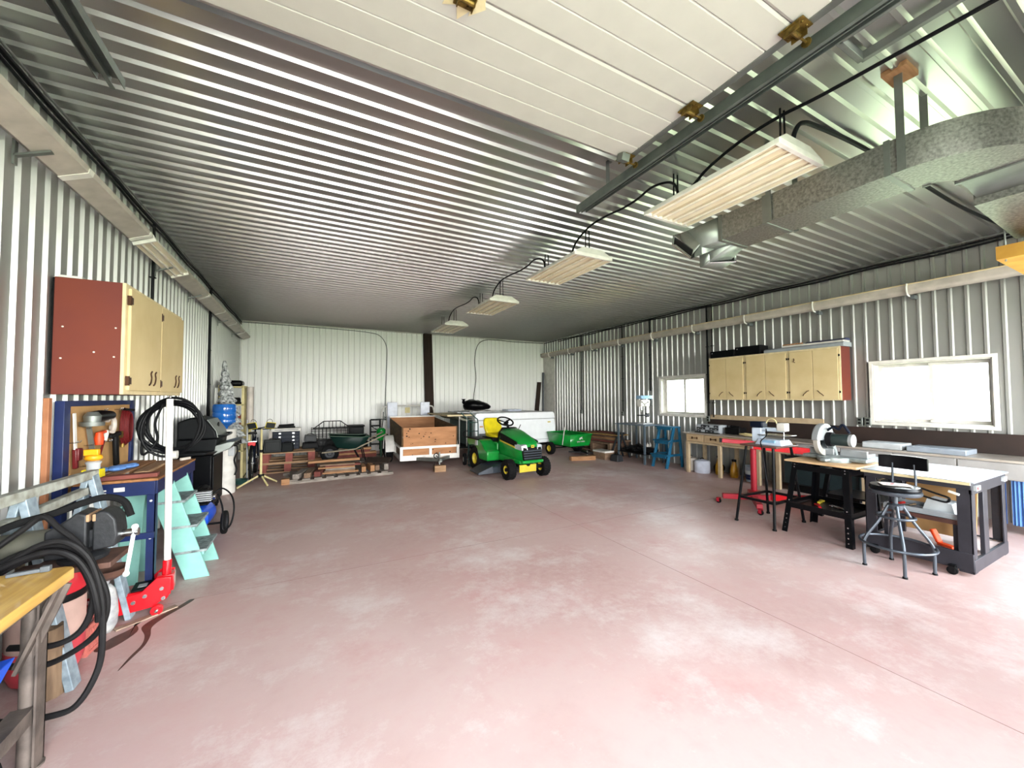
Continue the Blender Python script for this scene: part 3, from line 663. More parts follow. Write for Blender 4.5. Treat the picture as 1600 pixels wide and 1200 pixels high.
def bench():
    t = thing('workbench', 'long tan built-in workbench with drawers under the tan cupboards', 'workbench', (6.95, 2.5, 0))
    Y = lambda y: y-2.5
    b = MB(); b.b2((-.02, Y(-.7), .795), (.62, Y(5.56), .82)); b.build('worktop', 'benchtop', t, bev=.002)
    # drawer run at the far end
    b = MB(); b.b2((.02, Y(3.45), .63), (.6, Y(5.5), .795)); b.b2((0, Y(3.45), .6), (.03, Y(5.5), .632)); b.build('drawer_case', 'benchtan', t)
    for i in range(5):
        ya = 5.48-i*.41; b = MB(); b.b2((-.004, Y(ya-.39), .645), (.018, Y(ya), .785)); d = b.build('drawer', 'drawerface', t, bev=.003)
        b = MB(); yc = Y(ya-.195); b.box((-.01, yc-.055, .715), (.012, .02, .045)); b.box((-.01, yc+.055, .715), (.012, .02, .045)); b.cyl((-.024, yc-.055, .715), (-.024, yc+.055, .715), .006, 8); b.cyl((-.024, yc-.05, .715), (-.004, yc-.05, .715), .005, 6); b.cyl((-.024, yc+.05, .715), (-.004, yc+.05, .715), .005, 6)
        b.build('handle', 'hinge_brown', d)
    b = MB(); b.b2((.0, Y(-.7), .60), (.6, Y(3.44), .795)); b.build('apron', 'apronwhite', t)
    for i in range(7):
        ya = 3.42-i*.58; b = MB(); b.b2((-.012, Y(ya-.565), .612), (0, Y(ya), .785)); b.build('drawer', 'apronwhite', t, bev=.003)
    for y in (5.46, 4.76, 4.04, 3.72, 2.58, .6):
        for x in (.02, .54):
            b = MB(); b.b2((x-.03, Y(y)-.03, 0), (x+.03, Y(y)+.03, .61)); b.build('leg', 'benchtan', t, bev=.003)
    tagged_box('splash_board', (7.545, -.7, .822), (7.575, 5.42, 1.075), 'backboard', 'long dark brown board standing against the wall behind the workbench', 'board')
    tagged_box('backing_board', (7.55, 3.31, 1.077), (7.58, 5.36, 1.17), 'benchtan', 'tan plank fixed above the dark splash board', 'board')
bench()
def organizer():
    t = thing('parts_organizer', 'small grey many-drawer parts cabinet at the end of the long bench', 'organizer', (7.22, 5.12, .82))
    b = MB(); b.b2((-.1, -.25, 0), (.14, .25, .165)); b.build('cabinet', 'plasticgrey', t, bev=.003)
    b = MB(); b.b2((-.13, -.27, 0), (-.1, .27, .012)); b.build('tray', 'black', t)
    for r in range(3):
        for c in range(5):
            b = MB(); y = -.235+c*.096; z = .014+r*.05; b.b2((-.112, y, z), (-.1, y+.088, z+.043)); d = b.build('drawer', 'darkgrey' if (r+c) % 3 else 'plasticgrey', t, bev=.002)
            b = MB(); b.b2((-.122, y+.03, z+.012), (-.112, y+.058, z+.02)); b.build('pull', 'lightgrey', d)
organizer()
b = MB(); b.b2((-.12, -.14, 0), (.12, .14, .13)); b.b2((-.08, -.34, 0), (.1, -.15, .05)); b.cyl((-.02, -.1, .13), (-.02, .08, .15), .03, 10)
tag(b.build('machine_case', 'black', bev=.01, loc=(7.32, 4.66, .82)), 'black tool case on the long bench beside the parts cabinet', 'case')
tagged_box('cardboard_box', (7.38, 4.84, .82), (7.53, 5.0, .97), 'darkgrey', 'small dark box at the wall beside the parts cabinet', 'box')
def rope():
    b = MB(); P = []
    for i in range(90):
        a = i*.55; r = .07+.03*math.sin(i*.37); P.append((r*math.cos(a)*.8, r*math.sin(a)*1.9, .012+.03*abs(math.sin(i*.21))+.0002*i))
    b.tube(P, .007, 6); tag(b.build('rope_coil', 'straw', loc=(7.0, 4.2, .822)), 'loose coil of pale rope lying on the long workbench', 'rope')
rope()
# clutter on the bench towards the big window
t = thing('bench_grinder', 'small grey bench tool with paper cone beside the mitre saw', 'tool', (6.95, 3.05, .82))
b = MB(); b.b2((-.05, -.1, 0), (.1, .1, .02)); b.build('base', 'darkgrey', t); b = MB(); b.lathe([(.02, -.1), (.05, .0), (.055, .1), (0, .1)], (.02, 0, .075), 'Y', 14); b.build('motor_body', 'cream', t)
b = MB(); b.cyl((.02, 0, .02), (.02, 0, .06), .02, 8); b.build('pedestal', 'steelblue', t)
tagged_box('plastic_bin', (7.02, 2.2, .82), (7.36, 2.62, .9), 'lightgrey', 'shallow pale grey bin on the long bench behind the mitre saw', 'bin', .01)
tagged_box('equipment_case', (7.0, 1.62, .82), (7.4, 2.15, .885), 'whiteboard', 'flat white case on the long bench behind the rolling table', 'case', .008)

# under the long bench
def pot(x, y, r, h, m, label, dark=False):
    t = thing('lidded_pot', label, 'pot', (x, y, 0)); b = MB(); b.lathe([(0, 0), (r*.92, 0), (r, .02), (r, h), (0, h)]); b.build('pot_body', m, t)
    b = MB(); b.lathe([(r*1.03, h), (r*1.04, h+.012), (r*.9, h+.045), (r*.3, h+.07), (0, h+.075)]); b.build('lid', m, t)
    b = MB(); b.tube(spline([(-.05, 0, h+.07), (-.03, 0, h+.09), (.03, 0, h+.09), (.05, 0, h+.07)], 4), .007, 6); b.build('handle', 'black', t)
pot(7.15, 5.28, .15, .2, 'bluewhite', 'round white enamel pot with lid under the drawers of the long bench')
pot(7.22, 5.6, .13, .21, 'cream', 'cream lidded pot at the corner leg of the long bench')
for (x, y, h, m, lb) in ((7.25, 4.97, .34, 'gold', 'golden yellow tool bag hanging open under the bench by the white pot'), (7.24, 4.66, .31, 'gold2', 'amber plastic jug with black cap beside the middle bench leg')):
    t = thing('fuel_jug' if m == 'gold2' else 'tool_bag', lb, 'jug' if m == 'gold2' else 'bag', (x, y, 0))
    b = MB(); b.lathe([(0, 0), (.07, 0), (.085, .03), (.08, h*.5), (.05, h*.8), (.035, h), (0, h)], n=14, sy=.8); b.build('body', m, t)
    b = MB(); b.lathe([(.04, h-.01), (.042, h+.03), (0, h+.035)], n=12); b.build('cap', 'black', t)
b = MB(); b.ball((0, 0, .1), .11, 12, (1, 1, .9)); tag(b.build('black_bag', 'bin', loc=(7.43, 5.1, 0)), 'small black bag on the floor behind the white pot', 'bag')
def bucket():
    t = thing('bucket', 'white plastic bucket with a dark blue label under the long bench', 'bucket', (7.2, 4.28, 0))
    b = MB(); b.lathe([(0, 0), (.115, 0), (.135, .25), (.145, .25), (.145, .28), (.132, .28), (.11, .02), (0, .02)]); b.build('bucket_body', 'whiteboard', t)
    b = MB(); b.lathe([(.1185, .04), (.1275, .13)], n=32); b.build('label', 'navy', t)
    b = MB(); b.lathe([(.1285, .14), (.1335, .2)], n=32); b.build('label_band', 'lightgrey', t)
    b = MB(); b.tube(spline([(0, -.146, .24), (-.1, -.12, .13), (-.145, 0, .09), (-.1, .12, .13), (0, .146, .24)], 5), .003, 6); b.build('handle', 'chrome', t)
bucket()
def floor_cabinet():
    t = thing('tool_cabinet', 'dark green-black cabinet under the long bench behind the scroll saw stand', 'cabinet', (7.25, 3.1, 0))
    b = MB(); b.b2((-.24, -.45, .12), (.24, .55, .56)); b.build('cabinet_body', 'cabdark', t, bev=.01)
    b = MB(); b.b2((-.255, -.44, .14), (-.24, .05, .54)); b.b2((-.255, .06, .14), (-.24, .54, .54)); b.build('door_panel', 'cabdark', t, bev=.004)
    b = MB(); b.b2((-.2, -.42, 0), (.2, .52, .12)); b.build('plinth', 'black', t)
floor_cabinet()
t = thing('upright_bin', 'pale grey upright bin under the long bench near the mitre saw stand', 'bin', (7.15, 2.32, 0))
b = MB(); b.b2((-.12, -.1, 0), (.12, .1, .36)); b.build('bin_body', 'plasticgrey', t, bev=.01)
b = MB(); b.b2((-.13, -.11, .36), (.13, .11, .39)); b.build('lid', 'darkgrey', t, bev=.005)
t = thing('storage_bin', 'white printed box under the long bench beyond the black tool stand', 'box', (7.15, 1.95, 0))
b = MB(); b.b2((-.12, -.12, 0), (.12, .12, .3)); b.build('box_body', 'lightgrey', t); b = MB(); b.b2((-.124, -.08, .06), (-.12, .08, .2)); b.build('label', 'darkgrey', t)
def cloth():
    for i, (ya, yb, m, lb) in enumerate(((1.33, 1.43, 'bluecloth', 'pale blue curtain strip hanging under the bench, first past the rolling table'), (1.16, 1.29, 'bluecloth', 'pale blue curtain strip hanging under the bench beside the brown panel'))):
        b = MB(); n = 16; S = []
        P = [(6.99+.012*math.sin(k*1.7+i), ya+(yb-ya)*k/n) for k in range(n+1)]
        b.prism(P+[(x+.004, y) for x, y in P[::-1]], 'Z', .1, .598); tag(b.build('curtain', m), lb, 'curtain')
    tagged_box('red_brown_panel', (6.98, .85, .0), (7.03, 1.13, .59), 'backboard', 'dark red-brown slatted panel under the bench past the blue curtain', 'panel')
cloth()

def step_stool():
    t = thing('step_stool', 'dark blue wooden three-step stool against the window wall', 'step stool', (7.08, 6.08, 0))
    w = .19
    def rail(x0, z0, x1, z1, y): b.bar((x0, y, z0), (x1, y, z1), .03, .075, up=(1, 0, 0))
    for s in (-1, 1):
        y = s*w
        b = MB(); b.bm; b.bar((-.26, y, 0), (-.02, y, .87), .035, .07, up=(1, 0, 0)); b.build('side_rail', 'teal', t, bev=.006)
        b = MB(); b.bar((.24, y, 0), (.14, y, .87), .035, .06, up=(1, 0, 0)); b.build('rear_leg', 'teal', t, bev=.006)
        for z, x in ((.25, -.17), (.56, -.09)): b = MB(); b.b2((x-.06, y-.02, z), (.2, y+.02, z+.05)); b.build('side_brace', 'teal', t, bev=.004)
    for z, x, d in ((.27, -.3, .2), (.57, -.21, .2), (.87, -.13, .3)):
        b = MB(); b.b2((x, -w-.04, z), (x+d, w+.04, z+.028)); b.build('tread', 'teal', t, bev=.008)
        b = MB(); b.b2((x+.01, -w, z-.05), (x+.03, w, z)); b.build('tread_apron', 'teal', t, bev=.003)
step_stool()

def drill_press():
    t = thing('machine_stand', 'grey metal stand carrying the drill press', 'stand', (7.1, 6.9, 0))
    for x in (-.3, .3):
        for y in (-.42, .42):
            b = MB(); s = .018; b.b2((x-s, y-s, 0), (x+s, y-s+.006, .88)); b.b2((x-s, y-s, 0), (x-s+.006, y+s, .88)); b.build('leg', 'steelleg', t)
    b = MB(); b.b2((-.34, -.48, .88), (.34, .5, .905)); b.build('tabletop', 'steelleg', t, bev=.003)
    b = MB(); b.b2((-.32, -.44, .22), (.32, .44, .235)); b.build('lower_shelf', 'black', t)
    t = thing('drill_press', 'small pale blue and white bench drill press standing on the grey metal stand', 'drill press', (7.08, 6.72, .905))
    b = MB(); b.b2((-.16, -.1, 0), (.14, .1, .03)); b.build('base', 'lightgrey', t, bev=.006)
    b = MB(); b.cyl((.07, 0, .03), (.07, 0, .6), .028, 14); b.build('column', 'chrome', t)
    b = MB(); b.b2((-.16, -.1, .2), (.06, .1, .222)); b.cyl((.07, 0, .17), (.07, 0, .26), .045, 14); b.build('work_table', 'darkgrey', t, bev=.003)
    b = MB(); b.loft([[(-.18, -.06, .42), (.1, -.06, .42), (.1, .06, .42), (-.18, .06, .42)], [(-.2, -.075, .52), (.1, -.075, .52), (.1, .075, .52), (-.2, .075, .52)], [(-.18, -.07, .58), (.1, -.07, .58), (.1, .07, .58), (-.18, .07, .58)]]); b.build('head', 'white', t, bev=.012)
    b = MB(); b.prism([(-.2, -.085), (-.16, -.1), (.16, -.1), (.2, -.06), (.2, .06), (.16, .1), (-.16, .1), (-.2, .085)], 'Z', .6, .68); b.build('belt_cover', 'skyblue', t, bev=.012)
    b = MB(); b.lathe([(0, -.07), (.065, -.07), (.07, 0), (.065, .1), (0, .1)], (.15, 0, .5), n=16); b.build('motor', 'black', t)
    b = MB(); b.cyl((-.12, 0, .42), (-.12, 0, .34), .028, 12); b.cyl((-.12, 0, .34), (-.12, 0, .29), .018, 10, r2=.012); b.build('chuck', 'chrome', t)
    b = MB()
    for k in range(3):
        a = k*2*PI/3+.5; b.cyl((-.1, -.09, .47), (-.1+.11*math.cos(a), -.1, .47+.11*math.sin(a)), .005, 6); b.ball((-.1+.11*math.cos(a), -.1, .47+.11*math.sin(a)), .014, 8)
    b.build('feed_handle', 'black', t)
drill_press()
b = MB()
for i in range(7): b.box((.03*math.sin(i*2), -.36+i*.12, .03+.02*(i % 3)), (.4, .1, .05+.02*(i % 2)), rot=(0, .1*math.sin(i), .2*math.cos(i*3)))
b.cyl((-.2, -.3, .1), (.2, .25, .12), .03, 10)
tag(b.build('tool_pile', 'black', bev=.006, loc=(7.1, 6.9, .255)), 'pile of black tool parts on the lower shelf of the drill press stand', 'tools', kind='stuff')
for x, y, lb in ((7.0, 6.58, 'small white bottle nearest the front leg of the drill press stand'), (7.1, 6.6, 'small white bottle set back against the wall side of the drill press stand'), (7.05, 6.7, 'small white bottle furthest along the drill press stand shelf')):
    b = MB(); b.lathe([(0, 0), (.03, 0), (.03, .05), (.012, .07), (.012, .09), (0, .09)], n=12); tag(b.build('white_bottle', 'white', loc=(x, y, .39)), lb, 'bottle')

def plank(name, m, c, L, w, h, rz, label, ry=0, rx=0, group=None):
    b = MB(); b.box((0, 0, h/2), (L, w, h)); o = b.build(name, m, bev=.003, loc=c); o.rotation_euler = (rx, ry, rz); return tag(o, label, 'lumber', group)
def wall_lumber():
    t = thing('wooden_crate', 'low dark wooden crate under the stacked lumber by the window wall', 'crate', (7.22, 8.5, 0))
    b = MB(); b.b2((-.33, -.75, .08), (.34, .8, .11)); b.b2((-.33, -.75, .32), (.34, .8, .35)); b.build('deck', 'plank', t)
    for y in (-.7, 0, .7):
        b = MB(); b.b2((-.31, y-.05, 0), (.33, y+.05, .08)); b.b2((-.31, y-.05, .11), (.33, y+.05, .32)); b.build('bearer', 'plank', t)
    R = random.Random(3); z = .352
    L = [('plankred', 'reddish-brown board at the bottom of the stack by the window wall'), ('plank', 'brown board second from the bottom of the stack by the window wall'), ('plankorange', 'pale board third up in the stack by the window wall'), ('plank', 'brown board in the middle of the stack by the window wall'),
         ('plankred', 'dark red board near the top of the stack by the window wall')]
    for i, (m, lb) in enumerate(L): plank('lumber_board', m, (7.2+R.uniform(-.04, .04), 8.45+R.uniform(-.1, .12), z), 1.75-R.uniform(0, .25), .26, .04, PI/2+R.uniform(-.08, .08), lb); z += .041
    plank('plywood_sheet', 'particle', (7.08, 8.2, z+.0), 1.35, .42, .018, PI/2+.14, 'yellowish chipboard sheet lying on top of the lumber stack')
    plank('plywood_sheet', 'plankred', (7.3, 8.3, z+.02), 1.0, .3, .018, PI/2-.05, 'dark brown sheet topping the lumber stack against the wall')
    t = thing('drawer_box', 'brown box with a white rim on the floor by the lumber stack', 'box', (6.6, 7.66, 0))
    b = MB(); b.b2((-.14, -.22, 0), (.14, .22, .17)); b.build('box_body', 'plank', t, bev=.003)
    b = MB(); b.b2((-.15, -.23, .17), (.15, .23, .21)); b.build('rim', 'white', t, bev=.003)
    t = thing('saw_horse', 'black folding stand leaning by the drill press table', 'stand', (7.05, 7.57, 0))
    for s in (-1, 1):
        b = MB(); b.bar((-.2, s*.12, 0), (.05, s*.08, .62), .03, .04); b.bar((.25, s*.12, 0), (.0, s*.08, .62), .03, .04); b.build('leg_frame', 'darkgrey', t)
    b = MB(); b.box((.02, 0, .63), (.12, .26, .04)); b.build('crossbar', 'darkgrey', t)
    t = thing('plastic_case', 'grey plastic case on the floor in front of the drill press stand', 'case', (6.62, 7.2, 0))
    b = MB(); b.loft([[(-.1, -.13, 0), (.1, -.13, 0), (.1, .13, 0), (-.1, .13, 0)], [(-.07, -.11, .16), (.08, -.11, .16), (.08, .11, .16), (-.07, .11, .16)]]); b.build('case_body', 'darkgrey', t, bev=.012)
    b = MB(); b.tube(arc((0, 0, .16), .05, 0, 180, 8, 'YZ', .035), .008, 6); b.build('handle', 'black', t)
wall_lumber()
t = thing('wood_block', 'short orange timber offcut on the floor in front of the green cart', 'wood block', (6.0, 7.72, 0), rz=.0)
b = MB(); b.prism([(-.33, -.06), (.3, -.1), (.34, -.02), (.33, .06), (0, .05), (-.33, .07)], 'Z', 0, .1); b.build('timber', 'plankorange', t, bev=.004); t.rotation_euler = (0, 0, -.2)

# ---------------------------------------------------------------- machine stands and rolling table
def scroll_saw():
    t = thing('machine_stand', 'tall black tube-legged stand under the scroll saw', 'stand', (5.1, 2.82, 0))
    F = [(-.34, .23), (-.34, -.22), (.31, -.21), (.31, .21)]; T = [(-.16, .16), (-.27, -.12), (.2, -.15), (.3, .13)]
    T = [(-.2, .17), (-.2, -.15), (.18, -.15), (.18, .17)]
    def at(i, z): f, g = F[i], T[i]; k = z/.93; return (f[0]+(g[0]-f[0])*k, f[1]+(g[1]-f[1])*k, z)
    for i in range(4):
        b = MB(); b.tube([at(i, 0), at(i, .93)], .016, 10); b.build('leg', 'blackgloss', t)
        b = MB(); b.cyl(at(i, 0), at(i, .02), .022, 10); b.build('foot', 'rubber', t)
    b = MB()
    for i in range(4): b.bar(at(i, .3), at((i+1) % 4, .3), .022, .03)
    b.build('brace_ring', 'blackgloss', t)
    b = MB(); b.b2((-.24, -.21, .93), (.24, .23, .952)); b.build('top_board', 'walnut', t, bev=.006)
    t = thing('scroll_saw', 'blue and white bench scroll saw standing on the tall black stand', 'scroll saw', (5.12, 2.78, .952))
    b = MB(); b.loft([[(-.13, -.16, 0), (.13, -.16, 0), (.13, .16, 0), (-.13, .16, 0)], [(-.1, -.13, .07), (.1, -.13, .07), (.1, .13, .07), (-.1, .13, .07)]]); b.build('base', 'skywhite', t, bev=.01)
    b = MB(); b.b2((-.135, -.08, .03), (-.105, .06, .06)); b.build('nameplate', 'skyblue', t)
    b = MB(); b.b2((-.13, -.2, .115), (.13, .12, .125)); b.build('saw_table', 'chrome', t, bev=.003)
    b = MB(); b.b2((-.05, .12, .02), (.05, .24, .2)); b.b2((-.04, -.13, .16), (.04, .24, .21)); b.build('arm', 'skywhite', t, bev=.012)
    b = MB(); b.b2((-.06, .1, .2), (.06, .26, .28)); b.build('motor_cover', 'navydark', t, bev=.015)
    b = MB(); b.b2((-.05, -.16, .17), (.05, -.06, .27)); b.build('front_head', 'white', t, bev=.01)
    b = MB(); b.tube(arc((0, .02, .26), .06, 0, 180, 10, 'YZ'), .007, 8); b.build('air_hose', 'straw', t)
    b = MB(); b.cyl((0, -.12, .03), (0, -.12, .18), .004, 6); b.build('blade', 'chrome', t)
    b = MB(); b.tube(spline([(-.12, .02, .2), (-.15, -.0, .12), (-.22, .03, .05), (-.29, -.02, -.02), (-.31, -.06, -.25), (-.33, -.1, -.45)], 5), .006, 6); b.build('power_cord', 'black', t)
scroll_saw()

def bolts(t, pts, axis='X', r=.008, m='chrome'):
    b = MB()
    for p in pts: b.lathe([(0, -.004), (r, -.004), (r, .004), (0, .004)], p, axis, 8)
    b.build('bolts', m, t)
def miter_stand():
    t = thing('tool_stand', 'black slotted-leg steel stand with wooden top under the mitre saw', 'stand', (5.22, 2.22, 0))
    F = [(-.35, .36), (-.35, -.30), (.32, -.30), (.32, .36)]; T = [(-.24, .28), (-.26, -.25), (.26, -.25), (.26, .28)]
    def at(i, z): f, g = F[i], T[i]; k = z/.8; return Vector((f[0]+(g[0]-f[0])*k, f[1]+(g[1]-f[1])*k, z))
    for i in range(4):
        b = MB(); sx = 1 if F[i][0] > 0 else -1; sy = 1 if F[i][1] > 0 else -1
        a, c = at(i, 0), at(i, .8)
        b.bar(a-Vector((0, sy*.03, 0)), c-Vector((0, sy*.03, 0)), .006, .062, up=(0, 1, 0)) if False else None
        for off, ww, hh in (((0, -sy*.028, 0), .056, .005), ((-sx*.028, 0, 0), .005, .056)):
            o_ = Vector(off); p, q = a+o_, c+o_
            vs = []
            for P_ in (p, q):
                dx, dy = (.0025, .028) if off[0] == 0 else (.028, .0025)
                vs += [(P_.x-dx, P_.y-dy, P_.z), (P_.x+dx, P_.y-dy, P_.z), (P_.x+dx, P_.y+dy, P_.z), (P_.x-dx, P_.y+dy, P_.z)]
            b._add(vs, [(3, 2, 1, 0), (4, 5, 6, 7), (0, 1, 5, 4), (1, 2, 6, 5), (2, 3, 7, 6), (3, 0, 4, 7)])
        lg = b.build('leg', 'blackgloss', t)
        if sx < 0:
            bolts(lg, [tuple(at(i, z)+Vector((-.005, -sy*.028, 0))) for z in (.05, .1, .15, .2, .36, .74, .77)], 'X', .007)
    for z, m, nm in ((.31, 'blackgloss', 'shelf_frame'), (.74, 'blackgloss', 'top_frame')):
        b = MB()
        for i in range(4): b.bar(at(i, z), at((i+1) % 4, z), .006, .06)
        b.build(nm, m, t)
    b = MB(); b.b2((-.30, -.3, .29), (.28, .3, .295)); b.build('shelf_pan', 'blackgloss', t)
    b = MB(); b.b2((-.31, -.34, .8), (.34, .34, .822)); b.build('top_board', 'benchwood', t, bev=.008)
    for k, (x, y, rz, m, lb) in enumerate(((-.1, .1, .6, 'red', 'red handled tool on the lower shelf of the mitre saw stand'), (0, -.05, 1.2, 'chrome', 'chrome wrench on the lower shelf of the mitre saw stand'), (.12, .18, .2, 'deckyellow', 'yellow gloves on the lower shelf of the mitre saw stand'))):
        b = MB(); b.box((0, 0, .012), (.14, .03, .024)); b.box((.08, 0, .012), (.04, .05, .02)); o = b.build('hand_tool', m, bev=.006, loc=(5.22+x, 2.22+y, .296)); o.rotation_euler = (0, 0, rz); tag(o, lb, 'hand tool')
miter_stand()
def miter_saw():
    t = thing('mitre_saw', 'grey mitre saw with curved blade guard on the wooden-topped stand', 'mitre saw', (5.24, 2.2, .822), rz=.0)
    b = MB(); b.lathe([(0, 0), (.15, 0), (.155, .02), (.15, .05), (0, .055)], (-.02, .0, 0), n=32); b.build('turntable', 'alu', t)
    b = MB(); b.b2((-.05, -.3, .015), (.16, .3, .055)); b.build('base', 'alu', t, bev=.012)
    b = MB(); b.b2((.05, -.27, .055), (.075, -.03, .13)); b.b2((.05, .03, .055), (.075, .27, .13)); b.build('fence', 'alulight', t, bev=.006)
    b = MB(); b.box((-.17, 0, .03), (.2, .06, .03)); b.build('miter_arm', 'alu', t, bev=.008)
    # blade + guard turned sideways, facing the camera's left
    M = Matrix.Translation((-.02, .1, .23))
    b = MB(M); b.lathe([(0, -.0015), (.14, -.0015), (.14, .0015), (0, .0015)], axis='Y', n=40); b.build('blade', 'chrome', t)
    b = MB(M); b.prism([(.185*math.cos(a), .185*math.sin(a)) for a in [math.radians(20+k*10) for k in range(0, 17)]]+[(.03*math.cos(a), .03*math.sin(a)) for a in [math.radians(180-k*20) for k in range(0, 9)]], 'Y', -.035, .035); b.build('upper_guard', 'alulight', t, bev=.012)
    b = MB(M); b.prism([(.175*math.cos(a), .175*math.sin(a)) for a in [math.radians(150+k*10) for k in range(0, 13)]]+[(.11*math.cos(a), .11*math.sin(a)) for a in [math.radians(270-k*10) for k in range(0, 13)]], 'Y', -.02, .02); b.build('lower_guard', 'guardclear', t)
    b = MB(); b.lathe([(0, -.11), (.055, -.11), (.065, -.09), (.065, .06), (.05, .07), (0, .07)], (0, -.05, .24), 'Y', 20); b.build('motor', 'motorgreen', t)
    b = MB(); b.lathe([(.03, -.02), (.08, -.02), (.08, .03), (.03, .03)], (0, .03, .24), 'Y', 20); b.build('gear_case', 'black', t)
    b = MB(); b.lathe([(.055, -.015), (.068, -.015), (.068, .015), (.055, .015)], (0, -.16, .24), 'Y', 20); b.build('motor_ring', 'alulight', t)
    b = MB(); b.tube(spline([(.02, .08, .33), (-.02, .0, .38), (-.02, -.05, .36), (-.02, -.09, .41), (-.02, -.15, .32)], 5), .014, 8); b.build('handle', 'navydark', t)
    b = MB(); b.bar((.12, .05, .05), (.02, .06, .25), .06, .05); b.build('pivot_arm', 'alu', t, bev=.01)
miter_saw()

def caster(t, p, r=.035, s=1, m='black'):
    b = MB(); b.lathe([(0, -.015), (r*.5, -.015), (r, -.012), (r, .012), (r*.5, .015), (0, .015)], (p[0], p[1], r), 'X', 18); w = b.build('caster_wheel', 'rubber', t)
    b = MB(); b.b2((p[0]-.024, p[1]-.02, r-.01), (p[0]-.018, p[1]+.02, r*2+.01)); b.b2((p[0]+.018, p[1]-.02, r-.01), (p[0]+.024, p[1]+.02, r*2+.01)); b.b2((p[0]-.024, p[1]-.02, r*2+.005), (p[0]+.024, p[1]+.02, r*2+.012)); b.build('caster_fork', m, t)
def rolling_table():
    t = thing('rolling_table', 'black steel rolling table with a white worktop behind the stool', 'work table', (5.47, 1.5, 0))
    x0, x1, y0, y1 = -.46, .5, -.36, .36; h = .80
    lw, lt = .09, .045
    def L(x0_, y0_, z0_, x1_, y1_, z1_, nm, m='frameblack', bev=.004): b = MB(); b.b2((x0_, y0_, z0_), (x1_, y1_, z1_)); return b.build(nm, m, t, bev=bev)
    for (sx, sy) in ((0, 0), (1, 0), (1, 1), (0, 1)):
        cx = x0 if sx == 0 else x1-lt; cy = y0 if sy == 0 else y1-lt
        b = MB(); X0 = x0 if sx == 0 else x1-lw; Y0 = y0 if sy == 0 else y1-lw
        b.b2((X0, y0 if sy == 0 else y1-.012, .03), (X0+lw, y0+.012 if sy == 0 else y1, h)); b.b2((x0 if sx == 0 else x1-.012, Y0, .03), (x0+.012 if sx == 0 else x1, Y0+lw, h)); b.build('leg', 'frameblack', t, bev=.003)
    # near end panel: mid upright, top and bottom rails
    L(x0+.3, y0, .12, x0+.42, y0+.03, .72, 'mid_upright'); L(x1-.42, y1-.03, .12, x1-.32, y1, .72, 'mid_upright')
    L(x0, y0-.004, .70, x1, y0+.02, h, 'top_rail'); L(x0, y1-.02, .70, x1, y1+.004, h, 'top_rail')
    L(x0-.004, y0, .74, x0+.02, y1, h, 'top_rail'); L(x1-.02, y0, .74, x1+.004, y1, h, 'top_rail')
    L(x0, y0-.004, .04, x1, y0+.02, .15, 'bottom_rail'); L(x0, y1-.02, .04, x1, y1+.004, .15, 'bottom_rail')
    L(x0-.006, y0, .05, x0+.02, y1, .2, 'bottom_rail'); L(x1-.02, y0, .05, x1+.004, y1, .15, 'bottom_rail')
    L(x0+.02, y0+.02, .12, x1-.02, y1-.02, .14, 'lower_shelf', 'pinkboard', 0)
    b = MB(); b.b2((x0-.02, y0-.02, h), (x1+.03, y1+.02, h+.012)); b.build('worktop', 'whiteboard', t, bev=.002)
    L(x0-.025, y0+.0, h-.018, x0-.006, y1+.02, h+.006, 'wood_edge', 'tanlight', .002)
    L(x0+.03, y0-.0245, .735, x0+.14, y0-.0045, .775, 'label_sticker', 'lightgrey', 0); L(x0+.045, y0-.0262, .742, x0+.075, y0-.0246, .768, 'red_mark', 'red', 0); L(x1-.14, y0-.0245, .735, x1-.05, y0-.0045, .775, 'label_sticker', 'lightgrey', 0)
    b = MB(); b.box((x0-.012, y0+.1, .70), (.02, .07, .02), rot=(.3, 0, 0)); b.build('latch', 'white', t, bev=.004)
    for x, y in ((x0-.04, y0+.12), (x0-.04, y1-.08), (x1-.1, y0+.05), (x1-.1, y1-.05)): caster(t, (x, y), .035)
    # things stored in the frame
    plank('chipboard_panel', 'kraft', (5.64, 1.5, .45), .56, .5, .012, 0, 'brown board leaning inside the rolling table frame', ry=-1.36)
    t2 = thing('storage_tray', 'grey plastic tray of small tools inside the rolling table', 'tray', (5.28, 1.5, .44))
    b = MB(); b.b2((-.16, -.25, 0), (.16, .25, .015)); b.b2((-.16, -.25, .015), (-.15, .25, .05)); b.b2((.15, -.25, .015), (.16, .25, .05)); b.build('tray', 'plasticgrey', t2, bev=.003)
    b = MB(); b.prism([(-.22, .016), (.0, .016), (-.04, .14), (-.2, .12)], 'X', -.1, .1); b.build('folded_sheet', 'lightgrey', t2)
    for y, m in ((.12, 'chrome'), (.2, 'red'), (-.26, 'pinkred')):
        b = MB(); b.cyl((-.1, y, .03), (.06, y-.03, .035), .012, 8); b.ball((-.1, y, .03), .02, 8); b.build('small_tool', m, t2)
    tagged_box('shelf_plank', (5.1, 1.25, .40), (5.56, 1.75, .438), 'walnut', 'dark plank across the middle of the rolling table frame', 'plank')
    pl = next(o for o in C.objects if o.name.startswith('shelf_plank'))
    for yy in (1.25, 1.72):
        for xx in (5.1, 5.5):
            b = MB(Matrix.Translation(-pl.location)); b.b2((xx, yy, .141), (xx+.03, yy+.03, .40)); b.build('support_post', 'frameblack', pl)
    t3 = thing('orange_clamp', 'bright orange clamp on the bottom shelf of the rolling table', 'clamp', (5.3, 1.42, .141))
    b = MB(); b.bar((0, 0, 0.016), (-.08, -.12, .02), .06, .024); b.bar((0, .0, .02), (.02, .05, .13), .05, .03); b.build('jaw', 'orange', t3, bev=.008)
